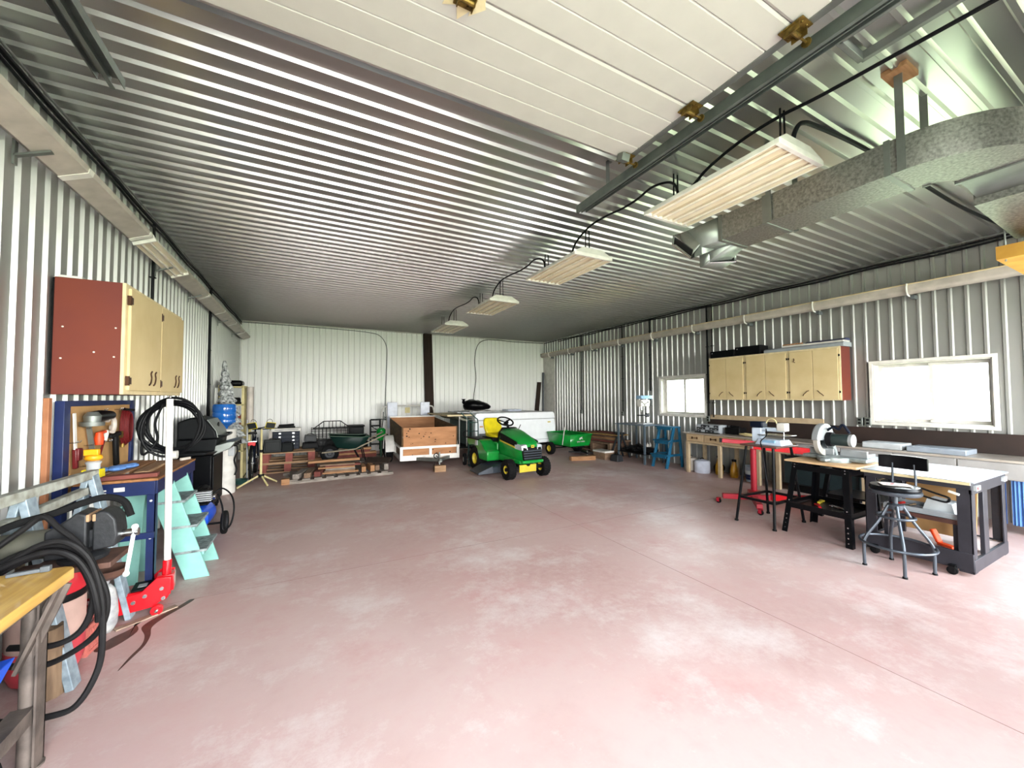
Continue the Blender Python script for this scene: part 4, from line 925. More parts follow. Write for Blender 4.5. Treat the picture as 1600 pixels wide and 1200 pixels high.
    cable('cable_loop', [(5.04, 1.34, .66), (5.03, 1.5, .70), (5.03, 1.66, .67), (5.04, 1.72, .63), (5.03, 1.62, .61), (5.03, 1.48, .63), (5.04, 1.38, .61), (5.05, 1.3, .60), (5.04, 1.28, .64), (5.04, 1.34, .66)], .009, 'black cable loop hanging inside the rolling table', cat='cable')
rolling_table()
def planer():
    # second low stand with a planer, seen through the mitre saw stand
    t = thing('tool_stand', 'low black splayed stand between the mitre saw and the long bench', 'stand', (6.2, 2.35, 0))
    F = [(-.3, .3), (-.3, -.3), (.3, -.3), (.3, .3)]
    for x, y in F:
        b = MB(); b.bar((x, y, 0), (x*.75, y*.75, .6), .045, .05); b.build('leg', 'blackgloss', t)
    b = MB(); b.b2((-.26, -.26, .56), (.26, .26, .62)); b.build('top_frame', 'blackgloss', t, bev=.004)
    b = MB(); b.b2((-.27, -.27, .28), (.27, .27, .3)); b.build('lower_shelf', 'blackgloss', t)
    t = thing('table_saw', 'dark bench machine with a pale table on the low black stand', 'table saw', (6.2, 2.3, .62))
    b = MB(); b.b2((-.24, -.24, 0), (.24, .24, .12)); b.build('cabinet', 'navydark', t, bev=.01)
    b = MB(); b.b2((-.3, -.34, .12), (.3, .34, .145)); b.build('saw_table', 'skywhite', t, bev=.004)
    b = MB(); b.b2((-.28, -.02, .145), (.28, .01, .18)); b.build('rip_fence', 'alulight', t, bev=.003)
    b = MB(); b.cyl((-.2, .18, .145), (-.2, .18, .22), .018, 10); b.build('knob', 'black', t)
planer()
def stool():
    t = thing('shop_stool', 'grey steel adjustable stool with black padded seat and backrest', 'stool', (4.70, 1.53, 0))
    feet = [(-.2, .2), (-.24, -.12), (.11, -.22), (.2, .12)]
    feet = [(-.17, .19), (-.22, -.12), (.12, -.21), (.21, .11)]
    for x, y in feet:
        L = math.hypot(x, y); ux, uy = x/L, y/L
        b = MB(); b.tube(spline([(ux*.235, uy*.235, 0), (ux*.235, uy*.235, .19), (ux*.215, uy*.215, .27), (ux*.12, uy*.12, .42), (ux*.07, uy*.07, .52), (ux*.05, uy*.05, .56)], 5), .0125, 10); b.build('leg', 'stoolgrey', t)
        b = MB(); b.lathe([(0, 0), (.019, 0), (.017, .014), (0, .014)], (ux*.235, uy*.235, 0), n=12); b.build('foot_cap', 'black', t)
    for z, r, nm in ((.22, .25, 'foot_ring'), (.465, .125, 'upper_ring')):
        b = MB(); b.tube([(r*math.cos(2*PI*k/36), r*math.sin(2*PI*k/36), z) for k in range(36)], .0115, 8, closed=True); b.build(nm, 'stoolgrey', t)
    b = MB(); b.lathe([(.05, .53), (.055, .57), (.018, .58), (.018, .67), (0, .67)], n=16); b.build('hub', 'stoolgrey', t)
    b = MB(); b.cyl((0, 0, .42), (0, 0, .68), .014, 12); b.build('screw_post', 'chrome', t)
    b = MB(); b.lathe([(0, .668), (.17, .668), (.178, .68), (.178, .70), (.165, .705), (0, .705)], n=40); b.build('seat_pan', 'stoolgrey', t)
    b = MB(); b.lathe([(0, .705), (.168, .705), (.175, .72), (.165, .742), (.1, .75), (0, .752)], n=40); b.build('seat_cushion', 'blackgloss', t)
    for s in (-1, 1):
        b = MB(); b.tube(spline([(.06+.03*s*.4, -.02+s*.07, .672), (.17, s*.08, .685), (.205, s*.08, .76), (.2, s*.075, .92)], 5), .009, 8); b.build('back_rod', 'stoolgrey', t)
    b = MB(); n = 12; S = []
    for k in range(n+1):
        a = math.radians(-24+48*k/n); R = .42; cx = .2-R+.02; x, y = cx+R*math.cos(a), R*math.sin(a)
        dx, dy = math.cos(a), math.sin(a); hh = .062*(1-.1*abs(2*k/n-1)**4); e = .018*(1-.5*abs(2*k/n-1)**6)
        S.append([(x-dx*e, y-dy*e, .93-hh*.9), (x-dx*e, y-dy*e, .93+hh*.9), (x-dx*e*.5, y-dy*e*.5, .93+hh), (x+dx*e*.5, y+dy*e*.5, .93+hh), (x+dx*e, y+dy*e, .93+hh*.9), (x+dx*e, y+dy*e, .93-hh*.9), (x+dx*e*.5, y+dy*e*.5, .93-hh), (x-dx*e*.5, y-dy*e*.5, .93-hh)])
    b.loft(S); b.build('backrest', 'blackgloss', t, bev=.004)
    t.rotation_euler = (0, 0, math.radians(STOOLROT))
STOOLROT = 0
stool()
t = thing('paper_pad', 'printed paper lying on the black stool seat', 'paper', (4.67, 1.52, .753)); b = MB(); b.box((0, 0, .002), (.13, .2, .004)); b.build('sheet', 'cream', t); b = MB(); b.box((0, .03, .0045), (.1, .08, .001)); b.build('print', 'pinkred2', t); t.rotation_euler = (0, 0, .6)

def hoist():
    t = thing('engine_hoist', 'red engine hoist on casters behind the scroll saw stand', 'engine hoist', (5.9, 3.25, 0))
    b = MB(); b.bar((-.55, .38, .11), (-.08, -.02, .11), .07, .07); b.build('base_leg', 'pinkred', t, bev=.004)
    b = MB(); b.bar((.42, -.42, .11), (-.02, .0, .11), .07, .09); b.build('base_leg', 'red', t, bev=.004)
    b = MB(); b.bar((-.64, -.2, .1), (.08, .36, .1), .07, .07); b.build('base_leg', 'pinkred', t, bev=.004)
    b = MB(); b.cyl((.12, .32, .1), (.12, .32, .78), .042, 16); b.build('mast', 'pinkred', t)
    b = MB(); b.lathe([(0, .76), (.045, .76), (.045, .8), (.02, .82), (.02, .88), (0, .88)], (.12, .32, 0), n=16); b.build('ram_head', 'chrome', t)
    b = MB(); b.bar((-.12, .66, .86), (.12, .3, .84), .06, .06); b.build('boom', 'pinkred', t, bev=.004)
    b = MB(); b.bar((.1, .3, .80), (.42, -.35, .76), .09, .09); b.build('boom_sleeve', 'red', t, bev=.004)
    b = MB(); b.bar((-.14, .69, .862), (-.11, .65, .86), .062, .062); b.build('end_cap', 'black', t)
    for p in ((-.58, .42), (-.66, -.22), (.44, -.46), (.12, .36)): caster(t, p, .035, m='pinkred')
    b = MB(); b.cyl((.12, .32, .08), (.12, .32, .12), .09, 16); b.build('base_plate', 'red', t)
hoist()


# ---------------------------------------------------------------- back of the room
def wheel(t, c, R, w, rim_m='white', tire_m='rubber', rimR=.6, tread=False, axis='X', name='wheel'):
    b = MB(); r1 = R*rimR; prof = [(r1, -w*.42), (R*.9, -w*.5), (R*.98, -w*.36), (R, 0), (R*.98, w*.36), (R*.9, w*.5), (r1, w*.42), (r1*.97, 0), (r1, -w*.42)]
    b.lathe(prof, c, axis, 28)
    if tread:
        for k in range(22):
            a = 2*PI*k/22
            for s in (-1, 1):
                off = s*w*.25; aa = a+(.14 if s > 0 else 0); p = [0, 0, 0]; u, v = R*.985*math.cos(aa), R*.985*math.sin(aa)
                if axis == 'X': pos, rot = (c[0]+off, c[1]+u, c[2]+v), (aa, 0, 0)
                else: pos, rot = (c[0]+u, c[1]+off, c[2]+v), (0, -aa, 0)
                b.box(pos, (w*.34, R*.05, R*.09) if axis == 'X' else (R*.05, w*.34, R*.09), rot)
    o = b.build(name, tire_m, t)
    b = MB(); b.lathe([(0, -w*.30), (r1*.35, -w*.30), (r1*.45, -w*.12), (r1*.85, -w*.15), (r1*1.01, -w*.42), (r1*1.01, w*.42), (r1*.85, w*.15), (r1*.45, w*.12), (r1*.35, w*.30), (0, w*.30)], c, axis, 24); b.build('rim', rim_m, o)
    return o

def pallet(x, y, z, L, W, h, label, rz=0, m='palletwood', mb='palletblock'):
    t = thing('wooden_pallet', label, 'pallet', (x, y, z), rz)
    b = MB()
    for i in range(6): yy = i*(W-.12)/5; b.b2((0, yy, h-.022), (L, yy+.11, h))
    b.build('top_deck', m, t)
    b = MB()
    for i in (0, 2.5, 5): yy = i*(W-.12)/5; b.b2((0, yy, 0), (L, yy+.11, .022))
    b.build('bottom_deck', m, t)
    for i in range(3):
        for j in range(3):
            b = MB(); xx = i*(L-.13)/2; yy = j*(W-.12)/2; b.b2((xx, yy, .022), (xx+.13, yy+.11, h-.022)); b.build('block', mb, t)
pallet(-.9, 9.45, 0, 1.02, .95, .2, 'lower of the two stacked pallets under the black tool chest', .03)
pallet(-.86, 9.45, .2, .98, .95, .22, 'upper of the two stacked pallets, with reddish blocks, under the black tool chest', .02)

def tool_chest():
    t = thing('tool_chest', 'black tool chest with a white top and chrome latches on the pallets', 'tool chest', (-.45, 10.12, .42))
    b = MB(); b.b2((-.26, -.17, 0), (.26, .17, .4)); b.build('chest_body', 'navydark', t, bev=.006)
    b = MB(); b.b2((-.29, -.19, .4), (.29, .19, .47)); b.build('lid', 'white', t, bev=.01)
    b = MB(); b.b2((-.22, -.193, .428), (.24, -.19, .442)); b.build('lid_groove', 'grey', t)
    b = MB(); b.b2((-.33, -.16, .03), (-.262, .15, .44)); b.build('side_panel', 'cream', t, bev=.006)
    for i in range(5):
        z = .012+i*.078; b = MB(); b.b2((-.25, -.182, z), (.25, -.17, z+.07)); d = b.build('drawer', 'navydark', t, bev=.004)
        for x in (-.12, .14):
            b = MB(); b.b2((x-.018, -.192, z+.02), (x+.022, -.182, z+.05)); b.build('latch', 'chrome', d)
tool_chest()
b = MB(); b.b2((-.17, -.06, 0), (.17, .06, .04)); b.cyl((-.15, 0, .05), (.12, .02, .06), .03, 10); b.box((.12, 0, .06), (.06, .1, .06)); tag(b.build('power_tool', 'black', bev=.008, loc=(-.45, 10.08, .89)), 'black power tool lying on the white lid of the tool chest', 'tool')
def case(name, c, d, m, label, rz=0, rx=0):
    t = thing(name, label, 'case', c, rz); x, y, z = d
    b = MB(rotm((rx, 0, 0))); b.loft([[(-x/2*.92, -y/2, 0), (x/2*.92, -y/2, 0), (x/2*.92, y/2, 0), (-x/2*.92, y/2, 0)], [(-x/2, -y/2, z*.3), (x/2, -y/2, z*.3), (x/2, y/2, z*.3), (-x/2, y/2, z*.3)], [(-x/2*.9, -y/2*.9, z), (x/2*.9, -y/2*.9, z), (x/2*.9, y/2*.9, z), (-x/2*.9, y/2*.9, z)]]); b.build('case_body', m, t, bev=.012)
    b = MB(rotm((rx, 0, 0))); b.tube(spline([(-.06, -y/2*.6, z*.9), (-.05, -y/2*.6, z+.02), (.05, -y/2*.6, z+.02), (.06, -y/2*.6, z*.9)], 4), .008, 6); b.build('handle', 'black', t)
    b = MB(rotm((rx, 0, 0))); b.b2((-x*.4, -y/2-.004, z*.12), (x*.4, -y/2+.01, z*.85)); b.build('front_panel', m, t, bev=.008)
case('tool_case', (-.68, 9.62, .42), (.34, .22, .27), 'blackgreen', 'larger black-green plastic case standing on the pallets in front of the tool chest', .1)
case('tool_case', (-.4, 9.6, .42), (.22, .2, .19), 'blackgreen', 'smaller black-green plastic case beside the larger one on the pallets', -.1)
case('tool_case', (.03, 10.0, .42), (.34, .3, .13), 'black', 'flat black case on the right-hand end of the pallets')
case('tool_case', (.03, 10.05, .56), (.26, .24, .16), 'darkgrey', 'small grey and black case lying on top of the flat black case')

def platform():
    z = .14
    t = thing('plank_platform', 'low platform of weathered grey planks under the wheelbarrow', 'platform', (.16, 9.3, 0))
    b = MB()
    for i in range(5): b.b2((0, i*.17, z-.035), (1.4-.03*(i % 2), i*.17+.16, z))
    b.build('plank_deck', 'plankgrey', t, bev=.003)
    for y in (0, .38, .72):
        b = MB(); b.b2((.02, y, 0), (1.34, y+.09, z-.035)); b.build('bearer', 'plank', t)
    R = random.Random(5)
    # the cut lumber stacked behind the wheelbarrow wheel
    for i, (x, y, zz, L, m, lb) in enumerate(((.85, 9.95, .142, 1.0, 'plankred', 'red-brown beam at the bottom of the pile behind the wheelbarrow'), (.9, 9.97, .222, .9, 'plankorange', 'orange board, second up in the pile behind the wheelbarrow'), (.8, 9.94, .272, .8, 'plankred', 'dark red board, third up in the pile behind the wheelbarrow'), (.88, 9.97, .322, .7, 'plankorange', 'short orange board topping the pile behind the wheelbarrow'), (.1, 10.0, .142, .2, 'plankorange', 'orange block of wood below the black wire crate'))):
        plank('lumber_board', m, (x+.1, y, zz), L, .2, .078 if i == 0 else .048, R.uniform(-.05, .05), lb)
platform()
def broken_pallet():
    t = thing('pallet_base', 'long grey boards on the floor under the pile of scrap lumber', 'pallet', (-.42, 8.1, 0), .03)
    b = MB(); b.b2((0, .0, .0), (1.95, .11, .05)); b.b2((0.05, .5, 0), (1.8, .6, .05)); b.b2((0, .95, 0), (1.7, 1.05, .05)); b.build('runner', 'plankgrey', t, bev=.003)
    b = MB()
    for i in range(9): b.b2((.12+i*.2, .02, .05), (.25+i*.2, 1.05, .072))
    b.build('deck_board', 'plankgrey', t, bev=.002)
    b = MB(); b.b2((-.01, -.01, 0), (.12, .12, .1)); b.build('end_block', 'plankorange', t, bev=.003)
    R = random.Random(11); k = 0
    spec = [(-.12, 8.5, .22, .7, PI/2-.25, 'plankgrey', 'grey square timber lying front to back at the left end of the scrap pile'),
            (.03, 8.52, .22, .7, PI/2-.15, 'plank', 'brown square timber beside the grey one in the scrap pile'),
            (.2, 8.5, .1, .55, PI/2-.2, 'plankred', 'reddish timber end in the left half of the scrap pile')]
    for (x, y, z, L, rz, m, lb) in spec: plank('scrap_timber', m, (x, y, .073), L, .11, .09, rz, lb)
    names = ['plankorange', 'plank', 'plankgrey', 'plankorange', 'plankred', 'plank', 'plankorange', 'plankgrey']
    words = ['lowest pale board', 'second board up, brown', 'third board up, grey', 'fourth board up, orange', 'fifth board up, dark red', 'sixth board up, brown']
    for i in range(6): plank('scrap_board', names[i], (.55+R.uniform(-.06, .06), 8.5+R.uniform(-.03, .05)-i*.012, .073+i*.034), .62+R.uniform(-.1, .1), .2, .03, R.uniform(-.1, .1), words[i]+', in the stack at the middle of the scrap lumber pile')
    plank('scrap_board', 'plankorange', (.46, 8.62, .28), .95, .12, .045, .06, 'long orange board topping the scrap lumber pile')
    for i, (x, y, rz, m) in enumerate(((1.0, 8.55, 1.5, 'plankorange'), (1.13, 8.5, 1.62, 'plankorange'), (1.26, 8.55, 1.5, 'plank'), (1.4, 8.5, 1.6, 'plankgrey'))):
        plank('scrap_board', m, (x, y, .075+.004*i), .5, .08, .1+.02*(i % 2), rz, ['short orange offcut near the right end of the scrap pile', 'splintered orange offcut leaning over its neighbour in the scrap pile', 'brown offcut standing on edge in the scrap pile', 'grey offcut at the right end of the scrap pile'][i])
    plank('bark_slab', 'timber', (1.3, 8.62, .205), .5, .24, .05, -.5, 'dark bark-covered slab leaning on the right end of the scrap pile', rx=.3)
broken_pallet()

def wheelbarrow():
    t = thing('wheelbarrow', 'dark green wheelbarrow with wooden handles on the plank platform', 'wheelbarrow', (.41, 9.5, .14))
    b = MB(); top = [(-.02, -.3, .60), (.62, -.34, .55), (.8, -.3, .56), (.8, .3, .56), (.62, .34, .55), (-.02, .3, .60)]
    bot = [(.14, -.16, .33), (.5, -.2, .26), (.62, -.18, .27), (.62, .18, .27), (.5, .2, .26), (.14, .16, .33)]
    b.loft([bot, top], cap=False); b.bm.faces.new([b.bm.verts[i] if False else v for i, v in enumerate(list(b.bm.verts)[:6])]); b.build('tray', 'barrowgreen', t, solid=.006)
    b = MB(); b.tube(top, .011, 6, closed=True); b.build('rim', 'darkgreen', t)
    for s in (-1, 1):
        b = MB(); b.bar((-.16, s*.05, .22), (.5, s*.2, .28), .035, .03); b.bar((.5, s*.2, .28), (1.18, s*.27, .60), .035, .03); b.build('handle', 'handlewood', t, bev=.004)
        b = MB(); b.tube([(.5, s*.2, .26), (.62, s*.2, .02), (.72, s*.2, .02), (.66, s*.2, .3)], .013, 8); b.build('leg', 'black', t)
    wheel(t, (0, 0, .19), .19, .085, 'cast', axis='Y')
wheelbarrow()
def wire_crate():
    t = thing('wire_crate', 'black wire crate with a slatted gable top behind the wheelbarrow', 'crate', (.5, 10.9, .24))
    b = MB()
    for z in (.02, .14, .26, .38, .5, .56): b.bar((-.45, -.25, z), (.48, -.25, z), .012); b.bar((-.45, .25, z), (.48, .25, z), .012)
    for i in range(12): x = -.45+i*.0845; b.bar((x, -.25, 0), (x, -.25, .57), .012); b.bar((x, .25, 0), (x, .25, .57), .012)
    b.build('cage', 'black', t)
    b = MB(); b.b2((-.43, -.22, 0), (.46, .22, .3)); b.build('load', 'bin', t, bev=.02)
    b = MB()
    for y in (-.2,):
        b.bar((-.4, y, .57), (-.18, y, .74), .022); b.bar((-.18, y, .74), (.2, y, .74), .022); b.bar((.2, y, .74), (.42, y, .57), .022); b.bar((-.42, y, .57), (.44, y, .57), .022)
        for x, h in ((-.28, .66), (-.18, .74), (-.06, .74), (.02, .74), (.1, .74), (.2, .74), (.3, .66)): b.bar((x, y, .57), (x, y, h), .016)
    b.build('gable_top', 'black', t)
    b = MB(); b.b2((-.4, -.22, -.24), (-.3, .22, 0)); b.b2((.3, -.22, -.24), (.4, .22, 0)); b.build('bearer', 'plank', t)
    t = thing('storage_tub', 'dark tub standing beside the black wire crate', 'tub', (1.12, 11.4, .0))
    b = MB(); b.b2((-.18, -.2, 0), (.2, .2, .78)); b.build('tub_body', 'blackgreen', t, bev=.02); b = MB(); b.b2((-.2, -.22, .78), (.22, .22, .82)); b.build('lid', 'black', t, bev=.01)
wire_crate()
def black_cart():
    t = thing('folding_dolly', 'black folding dolly with two big tyres against the back wall', 'hand truck', (1.55, 10.75, 0))
    b = MB(); b.bar((-.12, 0, .2), (-.12, .05, .98), .04); b.bar((.12, 0, .2), (.12, .05, .98), .04)
    for z in (.98, .82, .66, .5, .34): b.bar((-.12, .03, z), (.12, .03, z), .04)
    b.bar((-.12, .03, .82), (.12, .03, .66), .02); b.build('frame', 'black', t)
    b = MB(); b.b2((-.16, -.2, .06), (.16, .0, .08)); b.build('toe_plate', 'black', t)
    for s in (-1, 1): wheel(t, (s*.27, 0, .3), .3, .11, 'darkgrey')
black_cart()
def spreader():
    t = thing('weed_sprayer', 'bright green sprayer tank with a thin handle beside the trailer wheel', 'sprayer', (1.6, 10.15, 0))
    b = MB(); b.lathe([(0, .5), (.09, .5), (.11, .54), (.11, .76), (.07, .8), (0, .81)], n=18); b.build('tank', 'green', t)
    b = MB(); b.tube([(0, 0, .02), (0, 0, .5)], .03, 10); b.box((0, 0, .02), (.2, .24, .04)); b.build('stand', 'darkgreen', t)
    b = MB(); b.tube([(.02, 0, .8), (.05, .04, 1.0), (.06, .04, 1.2)], .01, 6); b.tube([(-.05, .0, 1.02), (.09, .0, 1.02)], .01, 6); b.build('handle', 'black', t)
spreader()

def trailer():
    t = thing('utility_trailer', 'white steel utility trailer with raised plywood sides', 'trailer', (2.39, 8.5, 0), math.radians(-4.1))
    w, L = .625, 2.35
    b = MB()
    for s in (-1, 1): b.b2((s*w-.025, 0, .19), (s*w+.025, L, .25)); b.b2((s*w-.02, 0, .44), (s*w+.02, L, .48))
    for z in (.19, .44): b.b2((-w-.03, -.03, z), (w+.03, .03, z+.05)); b.b2((-w-.03, L-.03, z), (w+.03, L+.03, z+.05))
    b.build('steel_frame', 'bright', t, bev=.003)
    b = MB()
    for x in (-w, 0, w): b.b2((x-.03, -.035, .19), (x+.03, .02, .49))
    for x in (-w, w):
        for y in (1.0, L): b.b2((x-.025, y-.025, .19), (x+.025, y+.025, .48))
    b.build('uprights', 'bright', t, bev=.003)
    b = MB(); b.b2((-w, -.034, .19), (w, -.025, .3)); b.build('front_valance', 'bright', t)
    b = MB(); b.b2((-w+.03, .0, .25), (w-.03, L, .27)); b.build('floor_board', 'plydark', t)
    b = MB(); b.b2((-w+.04, -.012, .27), (w-.04, .008, .9)); fb = b.build('front_board', 'ply', t)
    b = MB(); R = random.Random(12)
    for i in range(26):
        x_, z_ = R.uniform(-w+.08, w-.08), R.uniform(.3, .88); b.lathe([(0, -.001), (R.uniform(.007, .016), -.001), (.006, .001), (0, .001)], (x_, -.0125, z_), 'Y', 8, sx=1.3)
    b.build('knots', 'timber', fb)
    for s in (-1, 1):
        b = MB(); x = s*(w-.02); b.prism([(0, .27), (L, .27), (L, 1.0), (0, .9)], 'X', x-.009, x+.009); b.build('side_board', 'plydark', t)
    b = MB(); b.b2((-w+.03, L-.02, .27), (w-.03, L, 1.02)); b.build('rear_board', 'ply', t)
    b = MB(); b.b2((-w, L-.03, 1.02), (w, L+.01, 1.055)); b.build('top_rail', 'bright', t)
    for s in (-1, 1):
        wheel(t, (s*(w+.14), 1.2, .29), .29, .16, 'white', rimR=.58)
        b = MB(); P = arc((0, 1.2, .29), .36, 0, 180, 12, 'YZ'); P = [(p[1], p[2]) for p in P]
        inner = [(p[1], p[2]) for p in arc((0, 1.2, .29), .345, 180, 0, 12, 'YZ')]
        b.prism(P+inner, 'X', s*(w+.04), s*(w+.24)); b.build('fender', 'bright', t)
        b = MB(); b.b2((s*(w+.04)-.004, .84, .29), (s*(w+.04)+.004, 1.56, .46)); b.build('fender_skirt', 'bright', t)
    b = MB(); b.b2((-w-.1, 1.17, .26), (w+.1, 1.23, .32)); b.build('axle', 'black', t)
    b = MB(); b.bar((-.3, 0, .22), (.08, -.45, .24), .06, .07); b.bar((.42, .0, .22), (.12, -.45, .24), .06, .07); b.bar((.1, -.4, .24), (.1, -.56, .24), .07, .08); b.build('tongue', 'galv_plain', t, bev=.003)
    b = MB(); b.lathe([(0, 0), (.045, 0), (.05, .04), (.03, .07), (0, .075)], (.1, -.56, .22), n=14); b.cyl((.1, -.46, .14), (.1, -.46, .4), .018, 10); b.build('coupler', 'galv_plain', t)
    b = MB(); b.tube(arc((.04, -.42, .32), .05, 0, 360, 14, 'XZ')[:-1], .01, 6, closed=True); b.cyl((.04, -.42, .32), (.04, -.5, .32), .012, 8); b.build('winch_handle', 'black', t)
    b = MB(); b.tube(spline([(.0, -.5, .22), (-.03, -.52, .1), (-.02, -.53, .015), (.02, -.54, .012)], 4), .008, 6); b.build('safety_chain', 'rubber', t)
    t = thing('wood_block', 'short square timber block under the trailer tongue', 'wood block', (2.45, 8.0, 0), -.05)
    b = MB(); b.b2((-.12, -.07, 0), (.12, .08, .13)); b.build('timber', 'palletwood', t, bev=.004)
    t = thing('folding_ramp', 'white pipe rail with two white square panels behind the trailer', 'ramp', (2.55, 11.3, 0), 0)
    b = MB(); b.tube(spline([(-.75, 0, 0), (-.76, 0, .9), (-.74, 0, 1.22), (-.6, 0, 1.32), (.0, 0, 1.33), (.6, 0, 1.32), (.72, 0, 1.22), (.74, 0, .9), (.74, 0, 0)], 5), .02, 8); b.build('pipe_rail', 'white', t)
    for x in (-.47, .46):
        b = MB(); b.b2((x-.14, -.06, .7), (x+.13, -.03, 1.43)); b.build('square_panel', 'bluewhite', t, bev=.01)
    b = MB(); b.b2((-.12, -.03, 1.12), (.02, -.02, 1.28)); b.build('small_sign', 'straw', t)
trailer()

def camper():
    t = thing('camper_trailer', 'folded white tent camper trailer with rounded ends', 'camper', (4.95, 9.25, 0))
    x0, x1 = -1.16, 1.25; D = 2.0
    def side(xa, xb, ya, z): return z
    prof = [(x0+.06, .27), (x0-.0, .45), (x0-.03, .7), (x0-.02, .96), (x1-.0, .96), (x1+.04, .7), (x1+.02, .45), (x1-.06, .29)]
    b = MB(); b.prism(prof, 'Y', 0, D); b.build('lower_body', 'camperwhite', t, bev=.02)
    b = MB(); b.prism([(x0-.04, .965), (x0-.03, 1.1), (x0+.02, 1.145), (x1-.06, 1.145), (x1-.02, 1.1), (x1+.0, .965)], 'Y', -.02, D+.02); b.build('roof_lid', 'camperwhite', t, bev=.015)
    b = MB(); b.b2((x0-.02, -.006, .945), (x1, .0, .962)); b.build('seam_trim', 'lightgrey', t)
    b = MB(); b.b2((x0+.02, -.004, .38), (x1-.02, .0, .395)); b.build('seam_trim', 'lightgrey', t)
    for x, z, m in ((x0+.14, .8, 'amber'), (x1-.2, .86, 'deckyellow')):
        b = MB(); b.b2((x-.04, -.02, z-.015), (x+.05, 0, z+.015)); b.build('marker_light', m, t, bev=.005)
    b = MB(); b.b2((x0+.08, -.008, .48), (x0+.3, 0, .62)); b.build('vent', 'grey', t)
    b = MB(); b.b2((-.02, -.01, .985), (.04, .0, 1.0)); b.build('lid_latch', 'grey', t)
    b = MB(); b.b2((x0+.1, .2, .2), (x1-.1, .3, .27)); b.b2((x0+.1, 1.6, .2), (x1-.1, 1.7, .27)); b.build('chassis', 'black', t)
    for y in (.25, 1.7): wheel(t, (x0+.62, y, .26), .26, .16, 'white', axis='Y')
    b = MB(); b.cyl((x1-.12, .06, 0), (x1-.12, .06, .27), .025, 8); b.cyl((x0+.12, .06, 0), (x0+.12, .06, .27), .025, 8); b.build('jack_leg', 'galv_plain', t)
    # storage flap and bed shelf swung out at the end facing the trailer
    b = MB(); b.b2((x0-.72, .1, 1.09), (x0-.03, D-.1, 1.11)); b.b2((x0-.74, .08, 1.08), (x0-.72, D-.1, 1.12)); b.b2((x0-.72, .08, 1.08), (x0-.03, .1, 1.12)); b.build('bed_shelf', 'tanlight', t, bev=.003)
    b = MB(); b.b2((x0-.06, .12, .3), (x0-.035, D-.1, .96)); b.build('end_panel', 'canvas2', t)
    b = MB(); S = [(x0-.4+.03*i, 1.08-.06*math.sin(i*.24)-.004*i) for i in range(13)]
    b.prism(S+[(x, z-.012-.05*abs(math.sin(x*5))) for x, z in S[::-1]], 'Y', .15, D-.2); b.build('canvas_roll', 'canvas', t)
    for x, y in ((x0-.4, .14), (x0-.2, .14)):
        b = MB(); b.cyl((x, y, .3), (x, y, 1.09), .012, 8); b.build('support_pole', 'white', t)
    b = MB(); b.b2((x0-.42, .12, .26), (x0-.06, D-.2, .3)); b.build('step_shelf', 'black', t)
camper()
def garbage_bag():
    t = thing('garbage_bag', 'black garbage bag lying on the camper roof', 'bag', (4.15, 10.1, 1.205))
    b = MB(); n = 20; m = 11; R = random.Random(4)
    rings = []
    for i in range(m+1):
        u = -1+2*i/m; env = math.sqrt(max(0, 1-abs(u)**2.4)); ring = []
        for k in range(n):
            a = 2*PI*k/n; j = 1+R.uniform(-.1, .1); yy = .3*env*math.cos(a)*j; zz = (.15+.10*(-u)*.6)*env*math.sin(a)*j
            ring.append((u*.40+(.03 if u > .5 else 0), yy, max(0, .13+zz-(.05*u if u > 0 else 0))))
        rings.append(ring)
    b.loft(rings); b.build('bag_body', 'bin', t, ang=80)
    b = MB(); b.lathe([(.02, 0), (.05, .05), (.03, .1), (.07, .14)], (-.38, 0, .17), 'Z', 10); b.build('tied_neck', 'bin', t)
    t = thing('folded_tarp', 'folded grey and white tarp under the black garbage bag', 'tarp', (4.1, 10.1, 1.146))
    b = MB(); P = [(x*.05, .02+.012*math.sin(x*1.3)) for x in range(-13, 12)]
    b.prism(P+[(x, 0) for x, z in P[::-1]], 'Y', -.4, .4); b.build('fold', 'lightgrey', t)
    b = MB(); P = [(x*.05, .04+.012*math.sin(x*1.1)) for x in range(-6, 11)]
    b.prism(P+[(x, z-.012) for x, z in P[::-1]], 'Y', -.38, .3); b.build('fold', 'white', t)
    tagged_box('roof_hatch', (5.2, 10.2, 1.146), (5.65, 10.6, 1.2), 'bluewhite', 'low white vent hatch on the roof of the camper', 'hatch', .01)
garbage_bag()

def hand_truck():
    t = thing('hand_truck', 'dark green hand truck with two pneumatic wheels in front of the camper end', 'hand truck', (3.34, 8.3, 0), -.25)
    b = MB()
    for s in (-1, 1): b.tube(spline([(s*.11, -.02, .06), (s*.11, .03, .6), (s*.11, .07, 1.0), (s*.11-.05, .05, 1.08), (s*.1-.18, .0, 1.2)], 4), .013, 8)
    b.build('rail', 'darkteal', t)
    for z, bow in ((.3, .0), (.55, .0), (.78, .0), (.98, .0)):
        b = MB(); b.tube(spline([(-.11, .03+z*.05, z), (0, -.02+z*.05, z-.0), (.11, .03+z*.05, z)], 4), .011, 8); b.build('crossbar', 'darkteal', t)
    b = MB(); b.b2((-.14, -.26, .03), (.14, -.02, .04)); b.build('toe_plate', 'darkteal', t)
    b = MB(); b.bar((-.1, .03, .4), (-.16, .12, .12), .02); b.bar((.1, .03, .4), (.16, .12, .12), .02); b.cyl((-.2, .12, .13), (.2, .12, .13), .01, 8); b.build('axle_frame', 'galv_plain', t)
    for s in (-1, 1): wheel(t, (s*.19, .12, .135), .135, .075, 'white', rimR=.5)
    b = MB(); b.tube(arc((-.16, .03, .72), .07, 60, 300, 10, 'XZ'), .011, 8); b.build('side_grip', 'black', t)
hand_truck()

